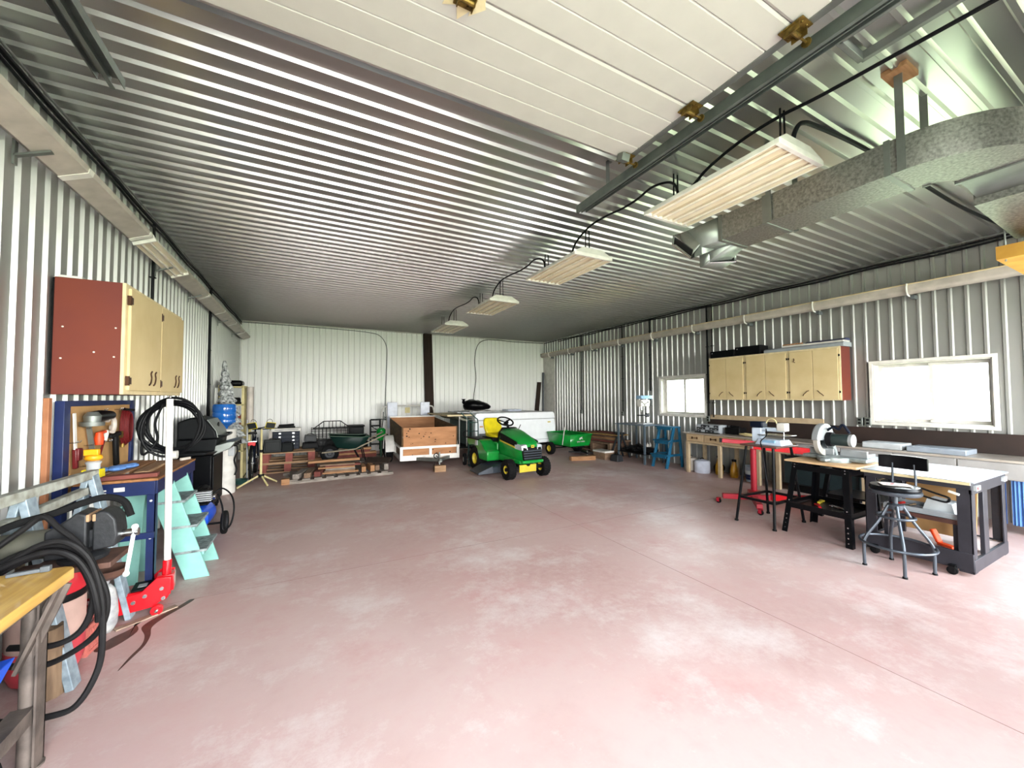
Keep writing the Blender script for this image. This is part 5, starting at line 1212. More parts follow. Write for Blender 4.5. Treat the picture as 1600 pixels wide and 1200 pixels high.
def mower():
    t = thing('riding_mower', 'green and yellow riding lawn mower parked in front of the camper', 'riding mower', (3.74, 6.58, 0), math.radians(3))
    for s in (-1, 1):
        wheel(t, (s*.39, 0, .19), .19, .16, 'deckyellow', tread=True, rimR=.42)
        wheel(t, (s*.42, 1.24, .25), .25, .24, 'deckyellow', tread=True, rimR=.48)
        b = MB(); b.cyl((s*.28, 0, .19), (s*.46, 0, .19), .035, 10); b.build('front_hub', 'black', t)
    b = MB(); b.bar((-.32, .0, .2), (.32, .0, .2), .07, .06); b.build('front_axle', 'black', t)
    # frame and yellow front plate
    b = MB(); b.b2((-.19, -.075, .12), (.19, -.045, .26)); b.build('front_plate', 'deckyellow', t, bev=.006)
    b = MB(); b.b2((-.16, .05, .22), (.16, 1.3, .34)); b.build('chassis', 'black', t)
    b = MB(); b.lathe([(0, -.04), (.04, -.04), (.045, .0), (.03, .06), (0, .06)], (0, -.05, .27), 'Y', 12); b.build('front_bracket', 'black', t)
    # cutting deck and chute
    b = MB(); b.loft([[(-.52, .42, .06), (.52, .42, .06), (.56, .7, .06), (.5, .98, .06), (-.5, .98, .06), (-.56, .7, .06)], [(-.48, .44, .17), (.48, .44, .17), (.52, .7, .19), (.46, .95, .19), (-.46, .95, .19), (-.52, .7, .19)], [(-.3, .5, .22), (.3, .5, .22), (.34, .7, .23), (.3, .9, .23), (-.3, .9, .23), (-.34, .7, .23)]]); b.build('mower_deck', 'deckgrey', t, bev=.01)
    b = MB(); b.loft([[(-.5, .42, .06), (-.5, .92, .06), (-.5, .92, .2), (-.5, .42, .2)], [(-.78, .5, .04), (-.74, 1.0, .04), (-.74, 1.0, .07), (-.78, .5, .08)]]); b.build('discharge_chute', 'deckgrey', t, bev=.006)
    # hood: lofted
    def hs(y, w0, w1, z0, z1, zt): return [(-w0, y, z0), (-w1, y, z1), (-w1*.86, y, zt-.05), (-w1*.5, y, zt), (w1*.5, y, zt), (w1*.86, y, zt-.05), (w1, y, z1), (w0, y, z0)]
    b = MB(); b.loft([hs(-.2, .17, .215, .36, .5, .66), hs(-.14, .2, .24, .34, .52, .71), hs(.1, .21, .25, .34, .56, .80), hs(.38, .22, .26, .34, .6, .885), hs(.58, .23, .265, .36, .62, .915), hs(.66, .23, .25, .40, .62, .895)]); b.build('hood', 'green', t, bev=.008, ang=40)
    b = MB(); b.loft([[(-.19, -.235, .36), (.19, -.235, .36), (.19, -.19, .36), (-.19, -.19, .36)], [(-.215, -.24, .5), (.215, -.24, .5), (.215, -.19, .5), (-.215, -.19, .5)], [(-.2, -.225, .6), (.2, -.225, .6), (.2, -.18, .62), (-.2, -.18, .62)]]); b.build('grille', 'black', t, bev=.006)
    for i in range(4):
        b = MB(); z = .40+i*.045; b.b2((-.2, -.252, z), (.2, -.238, z+.018)); b.build('grille_bar', 'deckgrey', t, bev=.003)
    for s in (-1, 1):
        b = MB(); b.loft([[(s*.1, -.235, .56), (s*.225, -.22, .55), (s*.235, -.2, .64), (s*.12, -.215, .66)], [(s*.14, -.15, .57), (s*.262, -.0, .57), (s*.262, .0, .655), (s*.14, -.1, .69)]]); b.build('headlight', 'lens', t, bev=.008)
        b = MB(); b.loft([[(s*.235, -.05, .60), (s*.255, -.05, .60), (s*.25, -.05, .70), (s*.23, -.05, .70)], [(s*.25, .56, .70), (s*.272, .56, .70), (s*.262, .56, .83), (s*.24, .56, .83)]]); b.build('side_vent', 'black', t)
        b = MB(); b.bar((s*.262, -.02, .60), (s*.274, .55, .685), .006, .028); b.build('yellow_stripe', 'deckyellow', t)
        b = MB(); b.loft([[(s*.2, -.2, .30), (s*.25, -.16, .30), (s*.25, -.16, .36), (s*.2, -.2, .36)], [(s*.22, .62, .30), (s*.275, .62, .28), (s*.275, .62, .42), (s*.22, .62, .40)]]); b.build('lower_side', 'green', t, bev=.01)
    b = MB(); b.b2((-.24, -.262, .31), (.24, -.17, .37)); b.build('bumper', 'green', t, bev=.025)
    b = MB(); b.box((0, -.236, .625), (.07, .012, .05)); e = b.build('emblem', 'deckyellow', t, bev=.004)
    b = MB(); P = [(-.024, -.008), (-.018, .006), (-.004, .008), (.006, .016), (.02, .017), (.012, .008), (.024, -.012), (.01, -.004), (-.008, -.004), (-.016, -.014)]
    b.prism([(x, .625+z) for x, z in P], 'Y', -.2445, -.2425); b.build('leaping_deer', 'darkgreen', e)
    # dash, steering
    b = MB(); b.loft([[(-.23, .62, .45), (.23, .62, .45), (.23, .74, .45), (-.23, .74, .45)], [(-.24, .62, .86), (.24, .62, .86), (.22, .74, .82), (-.22, .74, .82)], [(-.16, .62, .93), (.16, .62, .93), (.15, .7, .93), (-.15, .7, .93)]]); b.build('dash', 'black', t, bev=.015)
    b = MB(); b.cyl((0, .66, .9), (0, .8, 1.03), .025, 10); b.lathe([(.06, -.03), (.03, .0), (0, 0)], (0, .8, 1.03), M=Matrix.Rotation(-.75, 4, 'X')); b.build('steering_column', 'black', t)
    M = Matrix.Translation((0, .81, 1.045)) @ Matrix.Rotation(.5, 4, 'X')
    b = MB(M); b.tube([(.17*math.cos(2*PI*k/30), .17*math.sin(2*PI*k/30), 0) for k in range(30)], .017, 8, closed=True)
    for a in (.4, 2.74, 4.71): b.bar((0, 0, -.02), (.16*math.cos(a), .16*math.sin(a), 0), .03, .012)
    b.build('steering_wheel', 'black', t)
    # rear body
    for s in (-1, 1):
        b = MB(); P = [(.62, .27), (1.0, .27), (1.04, .36), (1.1, .47), (1.22, .53), (1.38, .53), (1.5, .5), (1.62, .6), (1.6, .66), (1.5, .68), (.98, .67), (.88, .62), (.74, .5), (.62, .46)]
        b.prism(P, 'X', s*.24, s*.53); b.build('fender', 'green', t, bev=.02)
        b = MB(); b.b2((min(s*.24, s*.5), .66, .255), (max(s*.24, s*.5), .98, .285)); b.build('footrest', 'black', t, bev=.006)
        b = MB(); b.prism([(1.0, .675), (1.5, .69), (1.6, .672), (1.56, .655), (1.0, .655)], 'X', s*.28, s*.545); b.build('fender_top', 'black', t, bev=.006)
        b = MB(); b.box((s*.54, 1.1, .6), (.02, .1, .1)); b.build('reflector_panel', 'lightgrey', t, bev=.004)
    b = MB(); b.b2((-.26, .7, .3), (.26, 1.55, .62)); b.build('center_body', 'green', t, bev=.02)
    b = MB(); b.b2((-.24, .95, .62), (.24, 1.45, .70)); b.build('seat_base', 'black', t, bev=.02)
    def ss(y, z, w, th): return [(-w, y, z), (-w*.9, y, z-th), (w*.9, y, z-th), (w, y, z), (w*.9, y, z+th*.25), (-w*.9, y, z+th*.25)]
    b = MB(); b.loft([ss(.92, .725, .16, .03), ss(.96, .75, .2, .05), ss(1.1, .755, .225, .06), ss(1.28, .755, .225, .06), ss(1.36, .77, .21, .06)]); b.build('seat_cushion', 'yellow', t, bev=.02, ang=60)
    b = MB(); b.loft([[(-w, y, z), (-w*.92, y-.04, z), (w*.92, y-.04, z), (w, y, z), (w*.9, y+.05, z), (-w*.9, y+.05, z)] for w, y, z in ((.2, 1.33, .76), (.225, 1.37, .86), (.225, 1.41, .97), (.205, 1.44, 1.06), (.15, 1.45, 1.095))]); b.build('seat_back', 'yellow', t, bev=.02, ang=60)
    b = MB(); b.tube([(.3, 1.0, .66), (.33, .96, .8)], .01, 6); b.ball((.33, .96, .82), .022, 8); b.tube([(.2, .62, .86), (.24, .58, .98)], .008, 6); b.build('lever', 'black', t)
mower()

def green_cart():
    t = thing('dump_cart', 'green poly dump cart behind the mower with white lettering', 'cart', (6.33, 8.2, 0), .06)
    w = .37
    b = MB(); b.loft([[(-w*.86, .06, .27), (w*.86, .06, .27), (w*.86, .95, .27), (-w*.86, .95, .27)], [(-w, 0, .56), (w, 0, .56), (w, 1.0, .58), (-w, 1.0, .58)]], cap=False)
    vs = list(b.bm.verts)[:4]; b.bm.faces.new(vs); b.build('tub', 'green', t, solid=.012)
    b = MB(); b.tube([(-w, 0, .565), (w, 0, .565), (w, 1.0, .585), (-w, 1.0, .585)], .016, 6, closed=True); b.build('rim', 'green', t)
    M = Matrix.Translation((.0, .018, .365)) @ Matrix.Rotation(PI/2+.17, 4, 'X') 
    lettering('JOHN DEERE', .045, 'white', t, Matrix.Translation((0, .012, .385)) @ Matrix.Rotation(PI/2-.2, 4, 'X'))
    b = MB(); P = [(-.06, -.02), (-.045, .015), (-.01, .02), (.015, .04), (.05, .043), (.03, .02), (.06, -.03), (.025, -.01), (-.02, -.01), (-.04, -.035)]
    b.prism([(x, .47+z) for x, z in P], 'Y', .0, .01); b.build('leaping_deer', 'white', t)
    for s in (-1, 1): wheel(t, (s*(w+.1), .72, .17), .17, .12, 'deckyellow', rimR=.5)
    b = MB(); b.cyl((-w-.1, .72, .17), (w+.1, .72, .17), .015, 8); b.b2((-.2, .1, .22), (.2, .9, .27)); b.build('undercarriage', 'black', t)
    b = MB(); b.bar((0, .5, .22), (-.1, -.35, .14), .04); b.bar((-.35, .1, .14), (.3, -.3, .1), .035); b.build('tow_bar', 'black', t)
    b = MB(); b.cyl((-.1, -.33, .1), (-.1, -.33, .2), .012, 8); b.cyl((.29, -.29, .06), (.29, -.29, .17), .012, 8); b.build('hitch_pin', 'chrome', t)
    b = MB(); b.bar((-w-.02, .3, .3), (-w-.1, .1, .78), .018); b.build('dump_lever', 'white', t)
green_cart()

# ---------------------------------------------------------------- left wall, back half
def bicycle():
    t = thing('bicycle', 'bicycle seen from behind with a red rear reflector beside the work lights', 'bicycle', (-.95, 8.72, 0), .04)
    R = .33
    for y in (0, 1.02):
        b = MB(); b.lathe([(R-.02, -.02), (R, -.022), (R+.012, 0), (R, .022), (R-.02, .02), (R-.02, -.02)], (0, y, R+.012), 'X', 40); w = b.build('wheel', 'rubber', t)
        b = MB(); b.lathe([(R-.035, -.01), (R-.02, -.012), (R-.02, .012), (R-.035, .01), (R-.035, -.01)], (0, y, R+.012), 'X', 40)
        for k in range(14): a = 2*PI*k/14; b.cyl((0, y, R+.012), (0, y+(R-.03)*math.cos(a), R+.012+(R-.03)*math.sin(a)), .0018, 4)
        b.cyl((-.04, y, R+.012), (.04, y, R+.012), .018, 10); b.build('rim', 'chrome', w)
    b = MB(); A, B_, Cc, D = (0, 0, .345), (0, .42, .3), (0, .3, .78), (0, .86, .8)
    for p, q in ((B_, Cc), (B_, D), (Cc, D)): b.cyl(p, q, .016, 8)
    for s in (-1, 1): b.cyl((s*.05, 0, .345), B_, .009, 6); b.cyl((s*.05, 0, .345), Cc, .008, 6); b.cyl((s*.05, 1.02, .345), (s*.04, .93, .74), .012, 6)
    b.cyl((0, .93, .72), (0, .84, .92), .016, 8); b.build('frame', 'navydark', t)
    b = MB(); b.tube(spline([(-.29, .68, .93), (-.2, .8, .96), (0, .85, .93), (.2, .8, .96), (.29, .68, .93)], 5), .012, 8); b.build('handlebar', 'black', t)
    b = MB(); b.cyl((0, .3, .78), (0, .27, .86), .014, 8); b.loft([[(-.08, .14, .87), (.08, .14, .87), (.07, .14, .9), (-.07, .14, .9)], [(-.07, .24, .87), (.07, .24, .87), (.06, .24, .91), (-.06, .24, .91)], [(-.015, .42, .87), (.015, .42, .87), (.015, .42, .9), (-.015, .42, .9)]]); b.build('saddle', 'black', t, bev=.006)
    b = MB(); b.box((0, -.0, .70), (.12, .02, .07)); b.build('red_reflector', 'red', t, bev=.01)
    b = MB(); b.b2((-.08, .0, .735), (.08, .2, .75)); b.bar((-.06, 0, .7), (-.06, .2, .45), .01); b.build('rear_rack', 'chrome', t)
    b = MB(); b.lathe([(0, -.006), (.09, -.006), (.09, .006), (0, .006)], (.05, .42, .3), 'X', 20); b.bar((.07, .42, .3), (.07, .42, .14), .02); b.box((.11, .42, .13), (.09, .06, .02)); b.build('crank', 'black', t)
    b = MB(); b.cyl((-.03, .1, .0), (-.12, -.05, .0), .008, 6); b.bar((-.02, .3, .28), (-.16, .32, .012), .014); b.build('kickstand', 'black', t)
bicycle()
def work_light():
    t = thing('work_light_stand', 'yellow tripod stand with two work lamps', 'work light', (-.76, 8.32, 0))
    c = (0, 0, .17)
    for x, y in ((-.33, -.2), (.12, -.2), (.24, .12)):
        b = MB(); b.cyl((x*.12, y*.12, .165), (x, y, .016), .016, 8); b.build('leg', 'straw', t); 
    b = MB(); b.cyl((0, 0, .14), (0, 0, .6), .021, 12); b.build('lower_pole', 'straw', t)
    b = MB(); b.cyl((0, 0, .6), (0, 0, 1.0), .017, 12); b.build('upper_pole', 'straw', t)
    b = MB(); b.lathe([(.05, .14), (.055, .16), (.05, .19), (0, .19)], n=12); b.cyl((0, 0, .58), (0, 0, .63), .028, 10); b.build('collar', 'black', t)
    b = MB(); b.bar((-.14, 0, 1.0), (.14, 0, 1.0), .02); b.build('crossbar', 'black', t)
    for s in (-1, 1):
        M = Matrix.Translation((s*.11, 0, 1.08)) @ rotm((.25, s*.15, s*.5))
        b = MB(M); b.loft([[(-.055, -.01, -.04), (.055, -.01, -.04), (.055, -.01, .04), (-.055, -.01, .04)], [(-.085, -.07, -.06), (.085, -.07, -.06), (.085, -.07, .06), (-.085, -.07, .06)]]); h = b.build('lamp_head', 'yellow', t, bev=.006)
        b = MB(M); b.b2((-.075, -.074, -.05), (.075, -.07, .05)); b.build('lamp_glass', 'darkgrey', h)
        b = MB(M); b.tube(arc((0, 0, .04), .05, 0, 180, 8, 'XZ', .06), .004, 6); b.build('lamp_handle', 'black', h)
work_light()
def left_shelf():
    t = thing('shelf_unit', 'straw-coloured wooden shelf unit near the back corner', 'shelf', (-1.31, 8.88, 0))
    for x in (-.17, .19):
        for y in (0, .4):
            b = MB(); b.b2((x-.022, y, 0), (x+.022, y+.05, 1.8)); b.build('post', 'straw', t, bev=.003)
    for z in (.55, 1.02, 1.42, 1.76):
        b = MB(); b.b2((-.19, .0, z), (.21, .45, z+.025)); b.build('shelf_board', 'straw', t, bev=.003)
    tagged_box('black_bundle', (-1.46, 8.92, 1.786), (-1.14, 9.25, 1.9), 'bin', 'black bundle on the very top of the straw-coloured shelf', 'bundle', .04)
    b = MB(); b.cyl((-.06, -.02, .07), (.1, .06, .07), .06, 14); b.box((.02, .03, .02), (.26, .2, .04)); tag(b.build('black_tool', 'black', bev=.006, loc=(-1.3, 9.05, 1.446)), 'black machine on the upper shelf of the straw-coloured unit', 'machine')
    b = MB(); b.bar((0, 0, 0), (-.06, 0, .26), .035); tag(b.build('black_tool', 'black', bev=.006, loc=(-1.42, 9.2, 1.446)), 'black upright tool leaning on the upper shelf of the unit', 'tool')
    for z, m, lb in ((1.046, 'oldred', 'dark red box on the middle shelf of the straw-coloured unit'), (.576, 'canvas', 'grey bundle on the lower shelf of the straw-coloured unit')):
        tagged_box('box', (-1.46, 8.95, z), (-1.17, 9.27, z+.2), m, lb, 'box', .01)
    t = thing('paper_roll', 'white roll standing beside the straw-coloured shelf', 'roll', (-1.03, 9.1, 0)); b = MB(); b.cyl((0, 0, 1.05), (0, 0, 1.78), .06, 16); b.build('roll', 'cream', t); b = MB(); b.cyl((0, 0, 0), (0, 0, 1.05), .03, 10); b.build('core_pole', 'straw', t)
    b = MB(); b.cyl((0, 0, .04), (-.02, .06, 1.15), .014, 8); b.lathe([(0, 0), (.1, 0), (.09, .05), (.02, .07), (0, .07)], (0, 0, 0), n=14); tag(b.build('floor_mop', 'lightgrey', loc=(-1.02, 8.78, 0)), 'grey-handled mop standing in front of the wooden shelf', 'mop')
    t = thing('teal_basin', 'dark teal basin on the floor behind the bicycle wheel', 'basin', (-1.11, 8.6, 0)); b = MB(); b.lathe([(0, 0), (.1, 0), (.13, .08), (.12, .08), (.09, .01), (0, .01)], n=20); b.build('basin_body', 'darkteal', t)
left_shelf()
def tree():
    t = thing('frosted_tree', 'snow-frosted artificial christmas tree against the conduit', 'christmas tree', (-1.32, 8.45, 0))
    R = random.Random(9); b = MB(); n = 22; prof = []; H0, H1 = .75, 2.2
    for i in range(12):
        z0 = H0+(H1-H0)*i/12; r = .34*(1-i/12)+.03; cx = -.0+.10*(1-i/12)-.03
        secs = []
        for (rr, z) in ((r*.75, z0), (r*1.02, z0+.02), (r*.98, z0+.05), (r*.5, z0+.14)):
            secs.append([(cx+rr*(1+R.uniform(-.1, .1))*math.cos(2*PI*k/n)*(.68), rr*(1+R.uniform(-.1, .1))*math.sin(2*PI*k/n), z+R.uniform(-.015, .015)) for k in range(n)])
        b.loft(secs)
    b.build('branches', 'flock', t, ang=10)
    b = MB(); b.cyl((0, 0, 0), (0, 0, .8), .025, 8); b.build('trunk', 'bark', t)
    b = MB(); b.bar((-.15, 0, .012), (.15, 0, .012), .03, .024); b.bar((0, -.25, .012), (0, .25, .012), .03, .024); b.build('stand', 'black', t)
tree()
def water_cooler():
    t = thing('water_cooler', 'white floor-standing water cooler beyond the barbecue', 'water cooler', (-1.24, 7.85, 0))
    b = MB(); b.prism([(.17*math.cos(a)*(1 if abs(math.cos(a)) > .2 else 1), .16*math.sin(a)) for a in [2*PI*k/20 for k in range(20)]], 'Z', 0, 1.06); b.build('cooler_body', 'white', t, bev=.02)
    b = MB(); b.b2((.08, -.14, .62), (.165, .0, .86)); b.build('tap_recess', 'lightgrey', t, bev=.01)
    b = MB(); b.tube(spline([(.16, -.06, .85), (.2, -.06, .7), (.16, -.08, .55), (.19, -.06, .4), (.17, -.07, .3)], 5), .012, 8); b.build('power_cord', 'black', t)
    t = thing('water_jug', 'translucent blue water jug upside down on the white cooler', 'water jug', (-1.22, 7.6, 1.06))
    t.location = (-1.24, 7.85, 1.06)
    b = MB(); b.lathe([(0, 0), (.05, 0), (.06, .03), (.13, .08), (.16, .10), (.165, .14), (.158, .16), (.165, .18), (.165, .25), (.158, .27), (.165, .29), (.165, .37), (.15, .4), (.13, .405), (0, .395)], n=32); b.build('jug_body', 'jug', t)
water_cooler()
def barbecue():
    t = thing('barbecue', 'black gas barbecue with a silver front lid against the striped wall', 'barbecue', (-1.3, 6.75, 0))
    W = .36
    b = MB(); b.prism([(-.2, 1.02), (.22, 1.02), (.2, 1.12), (.1, 1.27), (-.05, 1.31), (-.2, 1.25)], 'Y', -W, W); b.build('lid', 'bbqblack', t, bev=.02)
    b = MB(); b.prism([(.225, 1.03), (.205, 1.12), (.105, 1.275), (.095, 1.265), (.195, 1.115), (.215, 1.03)], 'Y', -W+.04, W-.04); b.build('lid_front', 'galv_plain', t)
    b = MB(); b.lathe([(0, 0), (.035, 0), (.035, .012), (0, .012)], (.165, 0, 1.19), 'X', 16); b.build('thermometer', 'black', t)
    b = MB(); b.tube(spline([(.2, -W+.06, 1.05), (.28, -W+.08, 1.05), (.3, 0, 1.05), (.28, W-.08, 1.05), (.2, W-.06, 1.05)], 5), .014, 8); b.build('lid_handle', 'bbqblack', t)
    b = MB(); b.prism([(-.2, .86), (.2, .86), (.22, 1.015), (-.2, 1.015)], 'Y', -W, W); b.build('firebox', 'bbqblack', t, bev=.01)
    b = MB(); b.prism([(.18, .8), (.36, .88), (.42, .97), (.36, .975), (.2, .93)], 'Y', -W, W); b.build('control_panel', 'galv_plain', t, bev=.008)
    for y in (-.2, 0, .2):
        b = MB(); b.lathe([(0, 0), (.03, 0), (.025, .03), (0, .03)], (.385, y, .92), 'X', 12); b.build('knob', 'black', t)
    for s in (-1, 1):
        b = MB(); ya, yb = s*W, s*(W+.28); b.loft([[(-.16, ya, .82), (.2, ya, .82), (.24, ya, .86), (-.16, ya, .88)], [(-.14, yb, .84), (.14, yb, .84), (.17, yb, .875), (-.14, yb, .885)]]); b.build('side_shelf', 'bbqblack', t, bev=.012)
    b = MB(); b.b2((-.2, -W+.03, .12), (.16, W-.03, .8)); b.build('cabinet', 'blackgloss', t, bev=.01)
    b = MB(); b.b2((.165, -W+.05, .14), (.18, W-.05, .78)); b.build('cabinet_door', 'bbqblack', t, bev=.006)
    for x in (-.15, .12):
        for y in (-.28, .28): caster(t, (x, y), .045)
    b = MB(); b.cyl((0, 0, .83), (0, 0, .84), .1); b.build('burner', 'black', t)
barbecue()


# ---------------------------------------------------------------- left wall, front half
def left_cupboard():
    t = thing('hanging_cupboard', 'wall cupboard with a red-brown end and tan doors above the pegboard', 'cupboard', (-1.58, 4.5, 1.585))
    D, w, h = .38, .70, .815
    b = MB(); b.b2((.012, -w, 0), (D-.02, w, h)); b.build('cabinet_body', 'cabred', t, bev=.003)
    b = MB(); b.b2((0, -w+.01, .002), (.012, w-.01, h-.004)); b.build('back_panel', 'black', t)
    b = MB(); f = .05
    for p, q in (((D-.02, -w, 0), (D, w, .03)), ((D-.02, -w, h-.03), (D, w, h)), ((D-.02, -w, .03), (D, -w+f, h-.03)), ((D-.02, w-.03, .03), (D, w, h-.03))): b.b2(p, q)
    b.build('face_frame', 'tanlight', t)
    for ya, yb, hy in ((-w+f-.012, .01, -w+f-.02), (.018, w-.02, .014)):
        b = MB(); b.b2((D, ya, .03), (D+.02, yb, h-.03)); d = b.build('door_panel', 'tan', t, bev=.004)
        yc = yb-.2
        for s in (-1, 1):
            b = MB(); b.tube(spline([(D+.022, yc-.045+s*.0+(.1 if s > 0 else 0)+k[0], .14+k[1]) for k in ((-.035, -.06), (-.005, -.045), (.015, .0), (.0, .035), (.025, .055))], 5), .007, 6)
            b.build('handle', 'hinge_brown', d)
        for z in (.1, h-.12):
            b = MB(); b.box((D+.012, hy, z), (.02, .022, .07)); b.box((D+.018, hy+.02, z), (.012, .03, .05)); b.build('hinge', 'hinge_brown', t)
    b = MB()
    for x, z in ((.06, .47), (.33, .48), (.22, .3), (.055, .25), (.325, .27)): b.lathe([(0, -.004), (.006, -.003), (.006, 0), (0, 0)], (x, -w, z), 'Y', 8, M=Matrix.Rotation(0, 4, 'X'))
    b.build('screw_heads', 'white', t)
    tagged_box('white_card', (-1.56, 3.82, 2.401), (-1.44, 3.95, 2.42), 'white', 'small white card lying on top of the red-brown cupboard', 'card', .001)
left_cupboard()

def pegboard():
    t = thing('pegboard', 'brown pegboard in a dark blue steel frame fixed to the wall', 'pegboard', (-1.53, 4.42, .80))
    w, h = .59, .74
    b = MB(); b.b2((.0, -w+.03, .04), (.012, w-.03, h-.03)); b.build('board', 'kraft', t)
    for p, q, n in (((-.02, -w-.02, -.16), (.03, -w+.06, h), 'post'), ((-.02, w-.05, 0), (.03, w+.01, h), 'post'), ((-.02, -w, 0), (.025, w, .05), 'frame_rail'), ((-.02, -w, h-.04), (.025, w, h), 'frame_rail')):
        b = MB(); b.b2(p, q); b.build(n, 'navy', t, bev=.003)
    tagged_box('wood_strip', (-1.575, 3.735, .62), (-1.545, 3.775, 1.56), 'copperwood', 'narrow orange-brown wood strip standing beside the pegboard', 'strip', .003)
pegboard()
PX = -1.505
def hung(name, label, cat, y, z): return thing(name, label, cat, (PX, y, z))
t = hung('hacksaw', 'long white-bladed tool with a red handle hanging at the pegboard edge', 'saw', 3.92, 1.45)
b = MB(); b.bar((.012, 0, 0), (.012, .03, -.26), .03, .008); b.build('blade', 'white', t); b = MB(); b.bar((.012, .03, -.26), (.012, .04, -.40), .035, .025); b.box((.02, .05, -.3), (.03, .06, .09)); b.build('handle', 'darkred', t, bev=.006)
t = hung('angle_grinder', 'black and silver angle grinder hanging high on the pegboard', 'angle grinder', 4.2, 1.42)
b = MB(); b.lathe([(0, -.12), (.04, -.12), (.045, -.04), (.042, .06), (.035, .15), (0, .16)], (.06, .0, .0), 'Y', 16); b.build('motor_body', 'blackgloss', t)
b = MB(); b.lathe([(0, -.03), (.045, -.03), (.05, .02), (.03, .05), (0, .05)], (.06, -.15, -.015), 'Z', 14); b.lathe([(0, -.05), (.065, -.05), (.07, -.02), (.0, -.02)], (.06, -.15, -.02), 'Z', 16); b.build('gear_head', 'galv_plain', t)
b = MB(); b.tube(arc((.06, .15, -.08), .07, -60, 150, 10, 'YZ'), .018, 8); b.build('cord_coil', 'cream', t)
t = hung('extension_cord', 'dark red extension cord coil hanging on the pegboard', 'cord', 4.75, 1.3)
b = MB()
for k in range(6): b.tube([(.02+k*.008, (.085-.006*k)*math.cos(a), (.17-.008*k)*math.sin(a)) for a in [2*PI*j/26 for j in range(26)]], .006, 6, closed=True)
b.build('coil', 'darkred', t); b = MB(); b.bar((.03, -.05, .16), (.06, .05, .15), .03, .02); b.build('wrap', 'black', t)
t = hung('hammer', 'black rubber-gripped hammer hanging in the middle of the pegboard', 'hammer', 4.55, 1.24)
b = MB(); b.bar((.03, -.14, .0), (.03, .03, .01), .04, .03); b.lathe([(0, 0), (.022, 0), (.022, .03), (0, .03)], (.03, .03, .01), 'Y', 12); b.build('head', 'black', t, bev=.006); b = MB(); b.bar((.03, -.01, 0), (.03, .03, -.26), .06, .03); b.build('grip', 'black', t, bev=.01)
t = hung('adjustable_wrench', 'steel adjustable wrench hanging below the angle grinder', 'wrench', 4.15, 1.28)
b = MB(); b.bar((.015, -.02, .05), (.015, .04, -.13), .03, .012); b.lathe([(.015, 0), (.035, 0), (.035, .014), (.015, .014)], (.01, -.03, .08), 'X', 14); b.build('wrench_body', 'galv_plain', t)
t = hung('red_tool', 'small bright red tool hanging right of the steel wrench', 'tool', 4.25, 1.24)
b = MB(); b.lathe([(0, -.05), (.025, -.05), (.03, 0), (.02, .05), (0, .05)], (.03, 0, 0), n=12); b.bar((.03, 0, .04), (.03, .09, .05), .03, .02); b.build('tool_body', 'orange', t, bev=.003)
t = hung('screwdriver', 'long screwdriver with a red and clear handle low on the pegboard', 'screwdriver', 4.34, 1.16)
b = MB(); b.cyl((.02, 0.03, .06), (.02, -.05, -.07), .008, 8); b.build('shaft', 'darkred', t); b = MB(); b.cyl((.02, .03, .05), (.02, .07, .13), .016, 10); b.build('handle', 'white', t)
t = hung('brass_fitting', 'small brass air fitting hanging under the red cord', 'fitting', 4.72, 1.12)
b = MB(); b.cyl((.02, 0, 0), (.02, 0, .08), .014, 8); b.cyl((.02, 0, .08), (.02, 0, .14), .024, 8); b.lathe([(0, 0), (.03, 0), (.03, .012), (0, .012)], (.03, -.08, .12), 'X', 14); b.build('fitting_body', 'brass', t)
t = hung('gauge', 'round pale gauge hanging beside the black hammer head', 'gauge', 4.5, 1.31)
b = MB(); b.lathe([(0, 0), (.025, 0), (.025, .02), (0, .02)], (.01, 0, 0), 'X', 16); b.build('dial', 'cream', t)
b = MB()
for y, z in ((3.9, 1.24), (3.93, .98), (4.1, 1.2), (4.05, 1.05), (4.3, 1.46), (4.6, 1.46), (4.4, 1.2)): b.tube([(PX, y, z), (PX+.04, y, z), (PX+.045, y, z+.015)], .003, 5); b.tube([(PX, y+.04, z), (PX+.04, y+.04, z), (PX+.045, y+.04, z+.015)], .003, 5)
o = b.build('peg_hook_set', 'chrome'); tag(o, 'scattered bright wire hooks on the brown pegboard', 'hooks', kind='stuff')

def blue_bench():
    t = thing('steel_workbench', 'dark blue steel-framed workbench under the pegboard', 'workbench', (-1.3, 4.44, 0))
    x0, x1, y0, y1, h = -.18, .27, -.54, .54, .93
    for x in (x0, x1):
        for y in (y0, y1):
            sx = 1 if x > 0 else -1; sy = 1 if y > 0 else -1
            b = MB(); b.b2((min(x, x-sx*.05), min(y, y-sy*.006), 0), (max(x, x-sx*.05), max(y, y-sy*.006), h)); b.b2((min(x, x-sx*.006), min(y, y-sy*.05), 0), (max(x, x-sx*.006), max(y, y-sy*.05), h)); l = b.build('leg', 'navy', t)
            bolts(l, [(x-sx*.025, y+sy*.003, z) for z in (.5, .78, .86)], 'Y', .008, 'white')
    for y in (y0, y1):
        b = MB(); b.b2((x0, y-.02, h-.1), (x1, y+.004, h)); b.build('top_rail', 'navy', t, bev=.003)
        b = MB(); b.b2((x0, y-.012, .5), (x1, y+.004, .545)); b.build('mid_rail', 'navy', t, bev=.002)
    for x in (x0, x1):
        b = MB(); b.b2((x-.01, y0, h-.1), (x+.012, y1, h)); b.build('top_rail', 'navy', t, bev=.003)
    b = MB(); b.b2((-.1, y0-.022, h-.05), (-.0, y0-.02, h-.04)); b.b2((.04, y0-.022, h-.06), (.1, y0-.02, h-.03)); b.b2((-.16, y0-.022, h-.07), (.0, y0-.02, h-.062)); b.build('label_strip', 'white', t)
    b = MB(); b.b2((x0, y0-.01, h), (x1+.015, y1+.01, h+.018)); b.build('worktop', 'walnutlight', t, bev=.002)
blue_bench()
